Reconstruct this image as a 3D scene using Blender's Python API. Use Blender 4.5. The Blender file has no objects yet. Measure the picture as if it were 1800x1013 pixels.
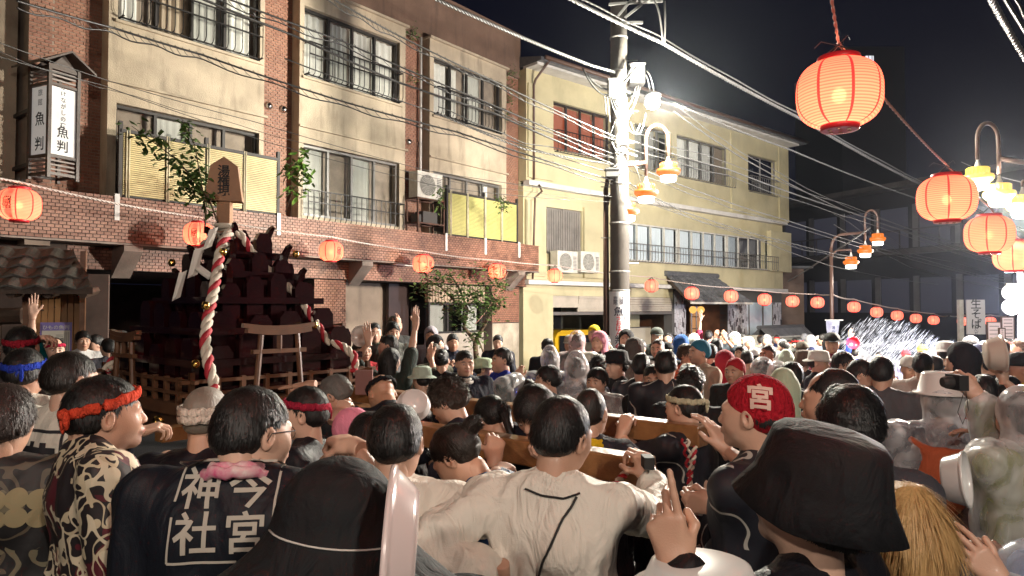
import bpy, bmesh, math, random
import numpy as np
from mathutils import Vector, Matrix, Quaternion
from mathutils.bvhtree import BVHTree
R = math.radians
rnd = random.Random(7)
S = bpy.context.scene
COL = S.collection

# ------------------------------------------------------------------ camera, night sky, exposure
FOC, PITCH, CAMZ = 1250.0, R(1.68), 2.1
cd = bpy.data.cameras.new('camera'); cam = bpy.data.objects.new('camera', cd); COL.objects.link(cam)
cd.sensor_width = 36; cd.lens = 36 * FOC / 1800; cd.clip_start = .05; cd.clip_end = 600
cam.location = (0, 0, CAMZ); cam.rotation_euler = (R(90) + PITCH, 0, 0)
S.camera = cam
W = bpy.data.worlds.new('World'); S.world = W; W.use_nodes = True
_n = W.node_tree.nodes; _l = W.node_tree.links
_bg = _n['Background']
_tc = _n.new('ShaderNodeTexCoord'); _sx = _n.new('ShaderNodeSeparateXYZ'); _cr = _n.new('ShaderNodeValToRGB')
_l.new(_tc.outputs['Generated'], _sx.inputs[0]); _l.new(_sx.outputs['Z'], _cr.inputs[0]); _l.new(_cr.outputs[0], _bg.inputs[0])
_cr.color_ramp.elements[0].color = (.0045, .0048, .011, 1); _cr.color_ramp.elements[0].position = .0
_cr.color_ramp.elements[1].color = (.0026, .0028, .0075, 1); _cr.color_ramp.elements[1].position = .6
_bg.inputs[1].default_value = 1.0
S.view_settings.view_transform = 'Standard'; S.view_settings.look = 'None'
S.view_settings.exposure = 0.0; S.view_settings.gamma = 1.0
S.render.engine = 'CYCLES'
S.cycles.use_denoising = True
S.cycles.max_bounces = 5; S.cycles.diffuse_bounces = 2; S.cycles.glossy_bounces = 2
S.cycles.transmission_bounces = 3; S.cycles.transparent_max_bounces = 12; S.cycles.volume_bounces = 0
S.cycles.caustics_reflective = False; S.cycles.caustics_refractive = False
S.cycles.sample_clamp_indirect = 3.0; S.cycles.sample_clamp_direct = 0
S.cycles.use_light_tree = True

_c, _s = math.cos(PITCH), math.sin(PITCH)
def P(px, py, Y):
    """point of the place that stands Y metres ahead of the camera along this line of sight"""
    u, v = (px - 900) / FOC, (506.5 - py) / FOC
    d = Vector((u, _c - _s * v, _s + _c * v))
    return Vector((0, 0, CAMZ)) + d * (Y / d.y)
def ground(x, y):
    t = max(0.0, y - 9 + .35 * x)
    return .15 - 0.035 * min(t, 22.0)

# ------------------------------------------------------------------ object helpers
ORG = {}
def link(name, data=None, parent=None):
    o = bpy.data.objects.new(name, data); COL.objects.link(o)
    if parent is not None: o.parent = parent
    return o
def tag(o, label=None, cat=None, group=None, kind=None):
    if label: o['label'] = label
    if cat: o['category'] = cat
    if group: o['group'] = group
    if kind: o['kind'] = kind
    return o
def thing(name, label, cat, loc=(0, 0, 0), group=None, rz=0.0):
    o = link(name); o.location = loc; o.rotation_euler = (0, 0, rz); o.empty_display_size = .1
    ORG[o.name] = Vector(loc)
    return tag(o, label, cat, group)
def copy_tree(o, parent=None):
    c = o.copy(); COL.objects.link(c)
    if parent is not None: c.parent = parent
    for ch in list(o.children): copy_tree(ch, c)
    return c
def org_of(o):
    v = Vector((0, 0, 0))
    while o is not None:
        v = v + ORG.get(o.name, Vector((0, 0, 0))); o = o.parent
    return v
def mesh_of(name, V, F, mats, smooth=False, mi=None):
    me = bpy.data.meshes.new(name)
    if isinstance(F, np.ndarray):
        V = np.asarray(V, np.float32); n = len(V); k = F.shape[1]; m = len(F)
        me.vertices.add(n); me.vertices.foreach_set('co', V.ravel())
        me.loops.add(m * k); me.loops.foreach_set('vertex_index', F.astype(np.int32).ravel())
        me.polygons.add(m); me.polygons.foreach_set('loop_start', np.arange(0, m * k, k, dtype=np.int32))
        me.update(calc_edges=True)
    else:
        me.from_pydata([tuple(v) for v in V], [], F); me.update()
    for m_ in (mats if isinstance(mats, (list, tuple)) else [mats]): me.materials.append(m_)
    if mi is not None: me.polygons.foreach_set('material_index', np.asarray(mi, np.int32))
    if smooth: me.polygons.foreach_set('use_smooth', np.ones(len(me.polygons), bool))
    return me
class MB:
    def __init__(s): s.v = []; s.f = []; s.m = []
    def add(s, V, F, m=0):
        b = len(s.v); s.v.extend([tuple(v) for v in V]); s.f.extend([tuple(i + b for i in f) for f in F]); s.m.extend([m] * len(F))
    def hexa(s, c, m=0):
        s.add(c, [(0, 3, 2, 1), (4, 5, 6, 7), (0, 1, 5, 4), (1, 2, 6, 5), (2, 3, 7, 6), (3, 0, 4, 7)], m)
    def box(s, a, b, m=0):
        (x0, y0, z0), (x1, y1, z1) = a, b
        s.hexa([(x0, y0, z0), (x1, y0, z0), (x1, y1, z0), (x0, y1, z0), (x0, y0, z1), (x1, y0, z1), (x1, y1, z1), (x0, y1, z1)], m)
    def bar(s, a, b, w, h=None, up=(0, 0, 1), m=0):
        h = h or w; a = Vector(a); b = Vector(b); d = (b - a).normalized(); up = Vector(up)
        if abs(d.dot(up)) > .98: up = Vector((0, 1, 0))
        x = d.cross(up).normalized() * w / 2; y = x.cross(d).normalized() * h / 2
        s.hexa([a - x - y, a + x - y, a + x + y, a - x + y, b - x - y, b + x - y, b + x + y, b - x + y], m)
    def tube(s, pts, r, n=8, m=0, caps=True, ell=1.0):
        pts = [Vector(p) for p in pts]; N = len(pts); rs = r if isinstance(r, (list, tuple)) else [r] * N
        base = len(s.v); t0 = (pts[1] - pts[0]).normalized()
        ref = Vector((0, 0, 1)) if abs(t0.z) < .9 else Vector((1, 0, 0))
        x = t0.cross(ref).normalized()
        for i, p in enumerate(pts):
            t = (pts[min(i + 1, N - 1)] - pts[max(i - 1, 0)]).normalized()
            x = (x - t * x.dot(t)).normalized(); y = t.cross(x)
            for k in range(n):
                a = 2 * math.pi * k / n
                s.v.append(tuple(p + x * (math.cos(a) * rs[i]) + y * (math.sin(a) * rs[i] * ell)))
        for i in range(N - 1):
            for k in range(n):
                k2 = (k + 1) % n
                s.f.append((base + i * n + k, base + i * n + k2, base + (i + 1) * n + k2, base + (i + 1) * n + k)); s.m.append(m)
        if caps:
            s.f.append(tuple(base + k for k in reversed(range(n)))); s.m.append(m)
            s.f.append(tuple(base + (N - 1) * n + k for k in range(n))); s.m.append(m)
    def lathe(s, prof, c=(0, 0, 0), n=24, m=0, sx=1, sy=1, M=None):
        base = len(s.v); c = Vector(c); N = len(prof)
        for (r, z) in prof:
            for k in range(n):
                a = 2 * math.pi * k / n
                p = Vector((math.cos(a) * r * sx, math.sin(a) * r * sy, z))
                if M is not None: p = M @ p
                s.v.append(tuple(c + p))
        for i in range(N - 1):
            for k in range(n):
                k2 = (k + 1) % n
                s.f.append((base + i * n + k, base + i * n + k2, base + (i + 1) * n + k2, base + (i + 1) * n + k)); s.m.append(m)
    def xform(s, M): s.v = [tuple(M @ Vector(v)) for v in s.v]; return s
    def build(s, name, mats, parent=None, smooth=False, **kw):
        o_ = org_of(parent) if parent is not None else Vector((0, 0, 0))
        V = np.array(s.v, np.float32).reshape(-1, 3) - np.array(o_, np.float32)
        me = mesh_of(name, V.tolist(), s.f, mats, smooth, s.m if isinstance(mats, (list, tuple)) else None)
        return tag(link(name, me, parent), **kw)
def islands(mb):
    par = list(range(len(mb.v)))
    def fd(a):
        while par[a] != a: par[a] = par[par[a]]; a = par[a]
        return a
    for f in mb.f:
        r0 = fd(f[0])
        for i in f[1:]: par[fd(i)] = r0
    g = {}
    for f, m in zip(mb.f, mb.m): g.setdefault(fd(f[0]), []).append((f, m))
    out = []
    for fs in g.values():
        q = MB(); mp = {}
        for f, m in fs:
            for i in f:
                if i not in mp: mp[i] = len(q.v); q.v.append(mb.v[i])
            q.f.append(tuple(mp[i] for i in f)); q.m.append(m)
        out.append(q)
    return out
def build_each(mb, name, mats, parent, smooth=False):
    for q in islands(mb): o = q.build(name, mats, parent, smooth)
    return o
class Frame:
    def __init__(s, o, d, n): s.o = Vector(o); s.d = Vector(d).normalized(); s.n = Vector(n).normalized()
    def p(s, a, o, z): q = s.o + s.d * a + s.n * o; return Vector((q.x, q.y, z))
    def box(s, mb, s0, s1, o0, o1, z0, z1, m=0):
        mb.hexa([s.p(s0, o0, z0), s.p(s1, o0, z0), s.p(s1, o1, z0), s.p(s0, o1, z0), s.p(s0, o0, z1), s.p(s1, o0, z1), s.p(s1, o1, z1), s.p(s0, o1, z1)], m)
    def hit(s, px, py, o=0.0):
        d = P(px, py, 1.0) - Vector((0, 0, CAMZ)); c = Vector((0, 0, CAMZ)); q = s.o + s.n * o
        t = ((q - c).dot(s.n)) / d.dot(s.n); w = c + d * t
        return (w - s.o).dot(s.d), w.z
    def rot(s): return math.atan2(s.d.y, s.d.x)

# ------------------------------------------------------------------ materials
MATS = {}
def mat(name, col=(.5, .5, .5), rough=.6, metal=0.0, var=0.0, vscale=3.0, col2=None, bump=0.0, bscale=40.0, emit=None, estr=1.0,
        spec=.5, objcol=False, island=0.0, island_col=None, stain=None, coat=0.0, sss=0.0, streak=0.0, coords='Object', trans=0.0):
    if name in MATS: return MATS[name]
    m = bpy.data.materials.new(name); m.use_nodes = True; MATS[name] = m
    n = m.node_tree.nodes; l = m.node_tree.links; b = n['Principled BSDF']
    b.inputs['Roughness'].default_value = rough; b.inputs['Metallic'].default_value = metal
    b.inputs['Specular IOR Level'].default_value = spec
    b.inputs['Coat Weight'].default_value = coat; b.inputs['Coat Roughness'].default_value = .15
    b.inputs['Transmission Weight'].default_value = trans
    if sss: b.inputs['Subsurface Weight'].default_value = sss; b.inputs['Subsurface Radius'].default_value = (.02, .008, .004); b.inputs['Subsurface Scale'].default_value = .3
    tc = n.new('ShaderNodeTexCoord')
    co = tc.outputs[coords]
    rgb = n.new('ShaderNodeRGB'); rgb.outputs[0].default_value = (*col, 1); cur = rgb.outputs[0]
    if objcol:
        oi = n.new('ShaderNodeObjectInfo'); cur = oi.outputs['Color']
    def noise(scale, det=4, vec=None, rough_=.6):
        t = n.new('ShaderNodeTexNoise'); t.inputs['Scale'].default_value = scale; t.inputs['Detail'].default_value = det; t.inputs['Roughness'].default_value = rough_
        l.new(vec or co, t.inputs['Vector']); return t.outputs['Fac']
    def mix(fac, a, c2, mode='MIX'):
        x = n.new('ShaderNodeMix'); x.data_type = 'RGBA'; x.blend_type = mode
        if isinstance(fac, float): x.inputs[0].default_value = fac
        else: l.new(fac, x.inputs[0])
        l.new(a, x.inputs[6])
        if isinstance(c2, tuple): x.inputs[7].default_value = (*c2, 1)
        else: l.new(c2, x.inputs[7])
        return x.outputs[2]
    def ramp(v, lo, hi):
        x = n.new('ShaderNodeMapRange'); x.inputs[1].default_value = lo; x.inputs[2].default_value = hi; l.new(v, x.inputs[0]); return x.outputs[0]
    if island:
        g = n.new('ShaderNodeNewGeometry'); oi2 = n.new('ShaderNodeObjectInfo')
        ad = n.new('ShaderNodeMath'); ad.operation = 'ADD'; l.new(g.outputs['Random Per Island'], ad.inputs[0]); l.new(oi2.outputs['Random'], ad.inputs[1])
        fr = n.new('ShaderNodeMath'); fr.operation = 'FRACT'; l.new(ad.outputs[0], fr.inputs[0])
        x = n.new('ShaderNodeMath'); x.operation = 'MULTIPLY'; x.inputs[1].default_value = island; l.new(fr.outputs[0], x.inputs[0])
        cur = mix(x.outputs[0], cur, island_col or (0, 0, 0))
    if var or col2:
        f = ramp(noise(vscale), .32, .7)
        if col2: cur = mix(f, cur, col2)
        else:
            x = n.new('ShaderNodeMapRange'); x.inputs[1].default_value = 0; x.inputs[2].default_value = 1; x.inputs[3].default_value = 1 - var; x.inputs[4].default_value = 1 + var * .6
            l.new(f, x.inputs[0])
            cb = n.new('ShaderNodeCombineColor'); [l.new(x.outputs[0], cb.inputs[i]) for i in range(3)]
            cur = mix(1.0, cur, cb.outputs[0], 'MULTIPLY')
    if streak:
        mp = n.new('ShaderNodeMapping'); mp.inputs['Scale'].default_value = (3.0, 3.0, .5) if 'yellow' not in name else (1.3, 1.3, .5); l.new(co, mp.inputs[0])
        f = ramp(noise(1.6, 6, mp.outputs[0]), .52, .78)
        x = n.new('ShaderNodeMath'); x.operation = 'MULTIPLY'; x.inputs[1].default_value = streak; l.new(f, x.inputs[0])
        cur = mix(x.outputs[0], cur, stain or (.05, .045, .04))
    l.new(cur, b.inputs['Base Color'])
    if emit:
        b.inputs['Emission Color'].default_value = (*emit, 1); b.inputs['Emission Strength'].default_value = estr
    if bump:
        bp = n.new('ShaderNodeBump'); bp.inputs['Strength'].default_value = bump; bp.inputs['Distance'].default_value = .01
        l.new(noise(bscale, 3), bp.inputs['Height']); l.new(bp.outputs[0], b.inputs['Normal'])
    m['n'] = 0
    return m
def glass_mat(name, tint=(.95, .96, .96), refl=.14, rough=.03, alpha=None):
    if name in MATS: return MATS[name]
    m = bpy.data.materials.new(name); m.use_nodes = True; MATS[name] = m
    n = m.node_tree.nodes; l = m.node_tree.links; n.remove(n['Principled BSDF'])
    t = n.new('ShaderNodeBsdfTransparent'); t.inputs[0].default_value = (*tint, 1)
    g = n.new('ShaderNodeBsdfGlossy'); g.inputs['Roughness'].default_value = rough
    fr = n.new('ShaderNodeLayerWeight'); fr.inputs[0].default_value = refl
    x = n.new('ShaderNodeMixShader'); l.new(fr.outputs['Fresnel'], x.inputs[0]); l.new(t.outputs[0], x.inputs[1]); l.new(g.outputs[0], x.inputs[2])
    l.new(x.outputs[0], n['Material Output'].inputs[0])
    return m
def emis(name, col, st):
    if name in MATS: return MATS[name]
    m = bpy.data.materials.new(name); m.use_nodes = True; MATS[name] = m
    n = m.node_tree.nodes; l = m.node_tree.links; n.remove(n['Principled BSDF'])
    e = n.new('ShaderNodeEmission'); e.inputs[0].default_value = (*col, 1); e.inputs[1].default_value = st
    l.new(e.outputs[0], n['Material Output'].inputs[0]); return m

stucco = mat('stucco', (.46, .385, .285), .9, var=.22, vscale=1.4, bump=1.0, bscale=55, streak=.6, stain=(.12, .10, .075))
stucco_y = mat('yellow_plaster', (.52, .465, .29), .85, var=.14, vscale=1.1, bump=.25, bscale=45, streak=.28, stain=(.15, .14, .10))
stucco_w = mat('white_soffit', (.62, .60, .56), .8, var=.15, vscale=2, streak=.3, stain=(.2, .15, .13))
fascia = mat('brown_render', (.17, .105, .075), .9, var=.25, vscale=1.2, bump=.3, bscale=30, streak=.5, stain=(.05, .035, .03))
brick_m = mat('brick_tile', (.31, .15, .095), .62, island=.55, island_col=(.20, .075, .05), var=.2, vscale=9, bump=.3, bscale=90)
brick_w = mat('brick_weathered', (.33, .165, .11), .5, island=.55, island_col=(.16, .065, .04), var=.5, vscale=2.2, bump=.4, bscale=70)
mortar = mat('mortar_dark', (.075, .055, .045), .95, var=.4, vscale=2.5)
mortar_l = mat('mortar_light', (.30, .24, .19), .95, var=.3, vscale=3)
concrete = mat('concrete', (.26, .21, .18), .9, var=.25, vscale=2, bump=.4, bscale=25, streak=.4)
conc_pole = mat('pole_concrete', (.13, .12, .105), .8, var=.25, vscale=2, bump=.3, bscale=30, streak=.3)
alu = mat('dark_aluminium', (.030, .026, .024), .6, .1, var=.2)
alu_g = mat('grey_aluminium', (.22, .21, .20), .45, .5, var=.2)
iron = mat('black_iron', (.018, .016, .016), .45, .3, var=.3)
rust = mat('rusty_iron', (.12, .055, .035), .75, .2, col2=(.06, .03, .02), vscale=8, bump=.3)
curtain_w = mat('white_curtain', (.74, .72, .66), .9, var=.12, vscale=5)
curtain_g = mat('grey_blind', (.42, .41, .37), .85, var=.12, vscale=2)
curtain_b = mat('beige_curtain', (.42, .33, .24), .9, var=.12, vscale=3)
glass = glass_mat('window_glass')
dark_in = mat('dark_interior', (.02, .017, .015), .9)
dk_glass = mat('dark_window_glass', (.012, .012, .014), .08, spec=.6)
white_p = mat('white_paint', (.68, .68, .66), .5, var=.08, vscale=6)
white_m = mat('white_metal', (.60, .58, .52), .45, var=.18, vscale=7, streak=.2)
black_p = mat('black_ink', (.012, .012, .012), .7)
red_ink = mat('red_ink', (.55, .03, .04), .6)
bamboo = mat('bamboo_yellow', (.52, .42, .18), .5, var=.15, vscale=5)
bamboo_p = mat('bamboo_pole', (.58, .52, .36), .45, var=.2, vscale=12)
wood_y = mat('pine_board', (.42, .23, .09), .55, col2=(.30, .15, .06), vscale=4, bump=.2, bscale=30)
wood_b = mat('beam_wood', (.34, .165, .065), .32, col2=(.16, .065, .022), vscale=7, bump=.35, bscale=45, coat=.35)
wood_d = mat('dark_wood', (.055, .033, .022), .5, var=.35, vscale=6, bump=.3, bscale=30)
wood_t = mat('torii_wood', (.15, .07, .035), .42, col2=(.09, .04, .02), vscale=8, coat=.2)
lacquer = mat('red_lacquer', (.019, .002, .003), .2, col2=(.008, .0012, .002), vscale=5, coat=.6, bump=.15, bscale=14)
tile_m = mat('grey_roof_tile', (.15, .155, .165), .35, island=.4, island_col=(.035, .035, .04), var=.3, vscale=9, bump=.2)
rubber = mat('black_cable', (.03, .03, .03), .4)
cable_l = mat('grey_cable', (.065, .065, .063), .45, var=.2, vscale=6)
gold = mat('gold_metal', (.75, .50, .14), .25, 1.0)
paper = mat('white_paper', (.78, .76, .70), .7)
leaf_m = mat('leaf_green', (.12, .20, .055), .4, island=.7, island_col=(.03, .07, .015))
leaf_l = mat('leaf_light_green', (.13, .25, .04), .4, island=.6, island_col=(.05, .13, .02))
bark = mat('bark', (.13, .09, .055), .85, var=.3, vscale=12, bump=.6, bscale=30)
asphalt = mat('wet_asphalt', (.045, .045, .048), .3, var=.4, vscale=1.5, bump=.5, bscale=120)
plastic_w = mat('white_plastic', (.74, .72, .70), .25, var=.04, coat=.4)
yellow_car = mat('yellow_car_paint', (.72, .43, .02), .3, coat=.6)
pipe_m = mat('brown_pipe', (.10, .055, .04), .45, var=.2)

# ------------------------------------------------------------------ lettering
_TC = {}
def text2d(body, size=1.0, vertical=True, subdiv=0.0, spacing=1.0, bold=0.0):
    key = (body, vertical, subdiv, spacing, bold)
    if key not in _TC:
        c = bpy.data.curves.new('lettering', 'FONT'); c.body = '\n'.join(body) if vertical else body
        c.align_x = 'CENTER'; c.align_y = 'CENTER'; c.resolution_u = 2; c.space_line = spacing; c.offset = bold
        o = bpy.data.objects.new('lettering', c); COL.objects.link(o)
        me = bpy.data.meshes.new_from_object(o.evaluated_get(bpy.context.evaluated_depsgraph_get()))
        bpy.data.objects.remove(o); bpy.data.curves.remove(c)
        bm = bmesh.new(); bm.from_mesh(me); bmesh.ops.triangulate(bm, faces=bm.faces[:])
        if subdiv:
            for _ in range(4):
                es = [e for e in bm.edges if e.calc_length() > subdiv]
                if not es: break
                bmesh.ops.subdivide_edges(bm, edges=es, cuts=1); bmesh.ops.triangulate(bm, faces=bm.faces[:])
        V = np.array([v.co[:2] for v in bm.verts], float).reshape(-1, 2); F = [tuple(v.index for v in f.verts) for f in bm.faces]
        bm.free(); bpy.data.meshes.remove(me)
        if len(V):
            V = V - (V.max(0) + V.min(0)) / 2
        _TC[key] = (V, F)
    V, F = _TC[key]
    return V * size, F
def letter(name, body, fn, size, m, parent, vertical=True, subdiv=0.0, spacing=1.0, bold=0.0, label=None):
    V, F = text2d(body, size, vertical, subdiv / size if subdiv else 0, spacing, bold)
    mb = MB(); mb.add([fn(x, y) for x, y in V], F)
    return mb.build(name, m, parent, label=label)

LEAF = None
def leaves_mb(mb, c, n, spread, size, r, m=0, droop=.3):
    for _ in range(n):
        p = Vector(c) + Vector((r.gauss(0, 1) * spread[0], r.gauss(0, 1) * spread[1], r.gauss(0, 1) * spread[2]))
        a = r.random() * 6.28; t = Vector((math.cos(a), math.sin(a), -droop + r.uniform(-.5, .4))).normalized()
        s_ = t.cross(Vector((r.uniform(-.4, .4), r.uniform(-.4, .4), 1))).normalized(); L = size * r.uniform(.7, 1.3); w = L * .27
        nrm = s_.cross(t) * (L * .08)
        mb.add([p, p + t * L * .35 + s_ * w - nrm, p + t * L * .7 + s_ * w * .7, p + t * L, p + t * L * .7 - s_ * w * .7, p + t * L * .35 - s_ * w - nrm, p + t * L * .5 + nrm], [(0, 1, 6), (1, 2, 6), (2, 3, 6), (3, 4, 6), (4, 5, 6), (5, 0, 6)], m)
# ================================================================== SETTING: ground
def build_ground():
    mb = MB(); N = 60
    xs = [-80 + 160 * i / N for i in range(N + 1)]; ys = [-20 + 140 * i / N for i in range(N + 1)]
    V = [(x, y, ground(x, y)) for y in ys for x in xs]
    F = [(j * (N + 1) + i, j * (N + 1) + i + 1, (j + 1) * (N + 1) + i + 1, (j + 1) * (N + 1) + i) for j in range(N) for i in range(N)]
    mb.add(V, F); mb.build('road', asphalt, smooth=True, kind='structure')
build_ground()

# ================================================================== HOTEL
HD = Vector((.621, .784, 0)); HN = Vector((.784, -.621, 0))
HF = Frame((-4.06, 13.8, 0), HD, HN)
hotel = thing('brick_hotel', 'three storey hotel with brick piers, beige stucco window bays and brick balcony band', 'building', HF.p(0, 0, 0))
H_END = HF.hit(925, 300)[0]
BR = []  # (distance, matrix, material key)
def bricks(F_, s0, s1, z0, z1, o, key, w=.1, h=.05, g=.010, along=None, brk=None):
    """running bond tiles on a face; along=None: face of the frame, else a (origin, dir, normal) face"""
    row = 0; z = z0
    while z + h * .6 < z1:
        x = s0 - (w / 2 if row % 2 else 0)
        while x < s1:
            a = max(x, s0); b = min(x + w - g, s1); zt = min(z + h - g, z1)
            if b - a > .02:
                c = F_.p((a + b) / 2, o, (z + zt) / 2)
                BR.append(((c - Vector((0, 0, CAMZ))).length, F_, a, b, z, zt, o + rnd.uniform(0, .004), key))
            x += w
        z += h; row += 1

def railing(F_, s0, s1, z0, z1, o, m, parent, step=.13, curve=True):
    mb = MB(); oo = o + .12
    for zz in (z1, z0 + (z1 - z0) * .62):
        mb.bar(F_.p(s0, oo, zz), F_.p(s1, oo, zz), .028, .022)
    mb.bar(F_.p(s0, o + .02, z0), F_.p(s1, o + .02, z0), .022)
    n = max(2, int((s1 - s0) / step))
    for i in range(n + 1):
        a = s0 + (s1 - s0) * i / n
        mb.tube([F_.p(a, oo, z1), F_.p(a, oo, z0 + .09), F_.p(a, oo - .03, z0 + .02), F_.p(a, o + .02, z0)], .008, 5, caps=False)
    for a in (s0, s1):
        for zz in (z0, z1): mb.bar(F_.p(a, o - .12, zz), F_.p(a, oo, zz), .022)
    return mb.build('railing', m, parent)
def curtain_mb(F_, a, b, z0, z1, o, r, amp=.02):
    mb = MB(); n = max(6, int((b - a) / .025)); V = []; ph = r.random() * 6
    for i in range(n + 1):
        s_ = a + (b - a) * i / n; u = o + amp * math.sin(s_ * 46 + ph + 2.2 * math.sin(s_ * 7)) ; V += [F_.p(s_, u, z0), F_.p(s_ , u * 1.0, z1)]
    mb.add(V, [(2 * i, 2 * i + 2, 2 * i + 3, 2 * i + 1) for i in range(n)]); return mb
def window(parent, F_, s0, s1, z0, z1, o, fills, fm=alu, depth=.12, lattice=False, gm=None, backz=None, name='window'):
    """o: outer face of the glass; fills: list of curtain kinds per pane"""
    r = random.Random(int(s0 * 97 + z0 * 13)); t = .045; mb = MB()
    F_.box(mb, s0, s1, o - .06, o + .02, z0, z0 + t); F_.box(mb, s0, s1, o - .06, o + .02, z1 - t, z1)
    F_.box(mb, s0, s0 + t, o - .06, o + .018, z0 + t, z1 - t); F_.box(mb, s1 - t, s1, o - .06, o + .018, z0 + t, z1 - t)
    n = len(fills); w = (s1 - s0 - 2 * t) / n
    for i in range(1, n):
        a = s0 + t + w * i; F_.box(mb, a - .025, a + .025, o - .05, o + .012 + .004 * (i % 2), z0 + t, z1 - t)
    win = mb.build(name, fm, parent)
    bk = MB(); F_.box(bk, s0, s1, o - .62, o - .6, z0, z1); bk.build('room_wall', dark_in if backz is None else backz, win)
    for i, k in enumerate(fills):
        a = s0 + t + w * i + .028; b = s0 + t + w * (i + 1) - .028
        p = MB(); F_.box(p, a, b, o - .012, o - .006, z0 + t + .002, z1 - t - .002); p.build('pane', gm or glass, win)
        if k == 'dark': continue
        cz1 = z1 - t - .004
        if k in ('white', 'beige', 'grey', 'half'):
            bb = b if k != 'half' else a + (b - a) * .55
            curtain_mb(F_, a, bb, z0 + t, cz1, o - .12, r, .022 if k != 'grey' else .004).build('curtain', {'white': curtain_w, 'half': curtain_w, 'beige': curtain_b, 'grey': curtain_g}[k], win)
        if k == 'shoji':
            q = MB(); zt = z0 + t + (cz1 - z0) * .68
            F_.box(q, a, b, o - .13, o - .12, z0 + t, zt, 0)
            for j in range(9): x = a + (b - a) * (j + .5) / 9; F_.box(q, x - .004, x + .004, o - .12, o - .112, z0 + t, zt, 1)
            for j in range(5): zz = z0 + t + (zt - z0) * (j + .5) / 5; F_.box(q, a, b, o - .118, o - .113, zz - .004, zz + .004, 1)
            F_.box(q, a, b, o - .125, o - .115, zt, zt + .03, 1)
            q.build('paper_screen', [curtain_w, wood_d], win)
    return win

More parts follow.
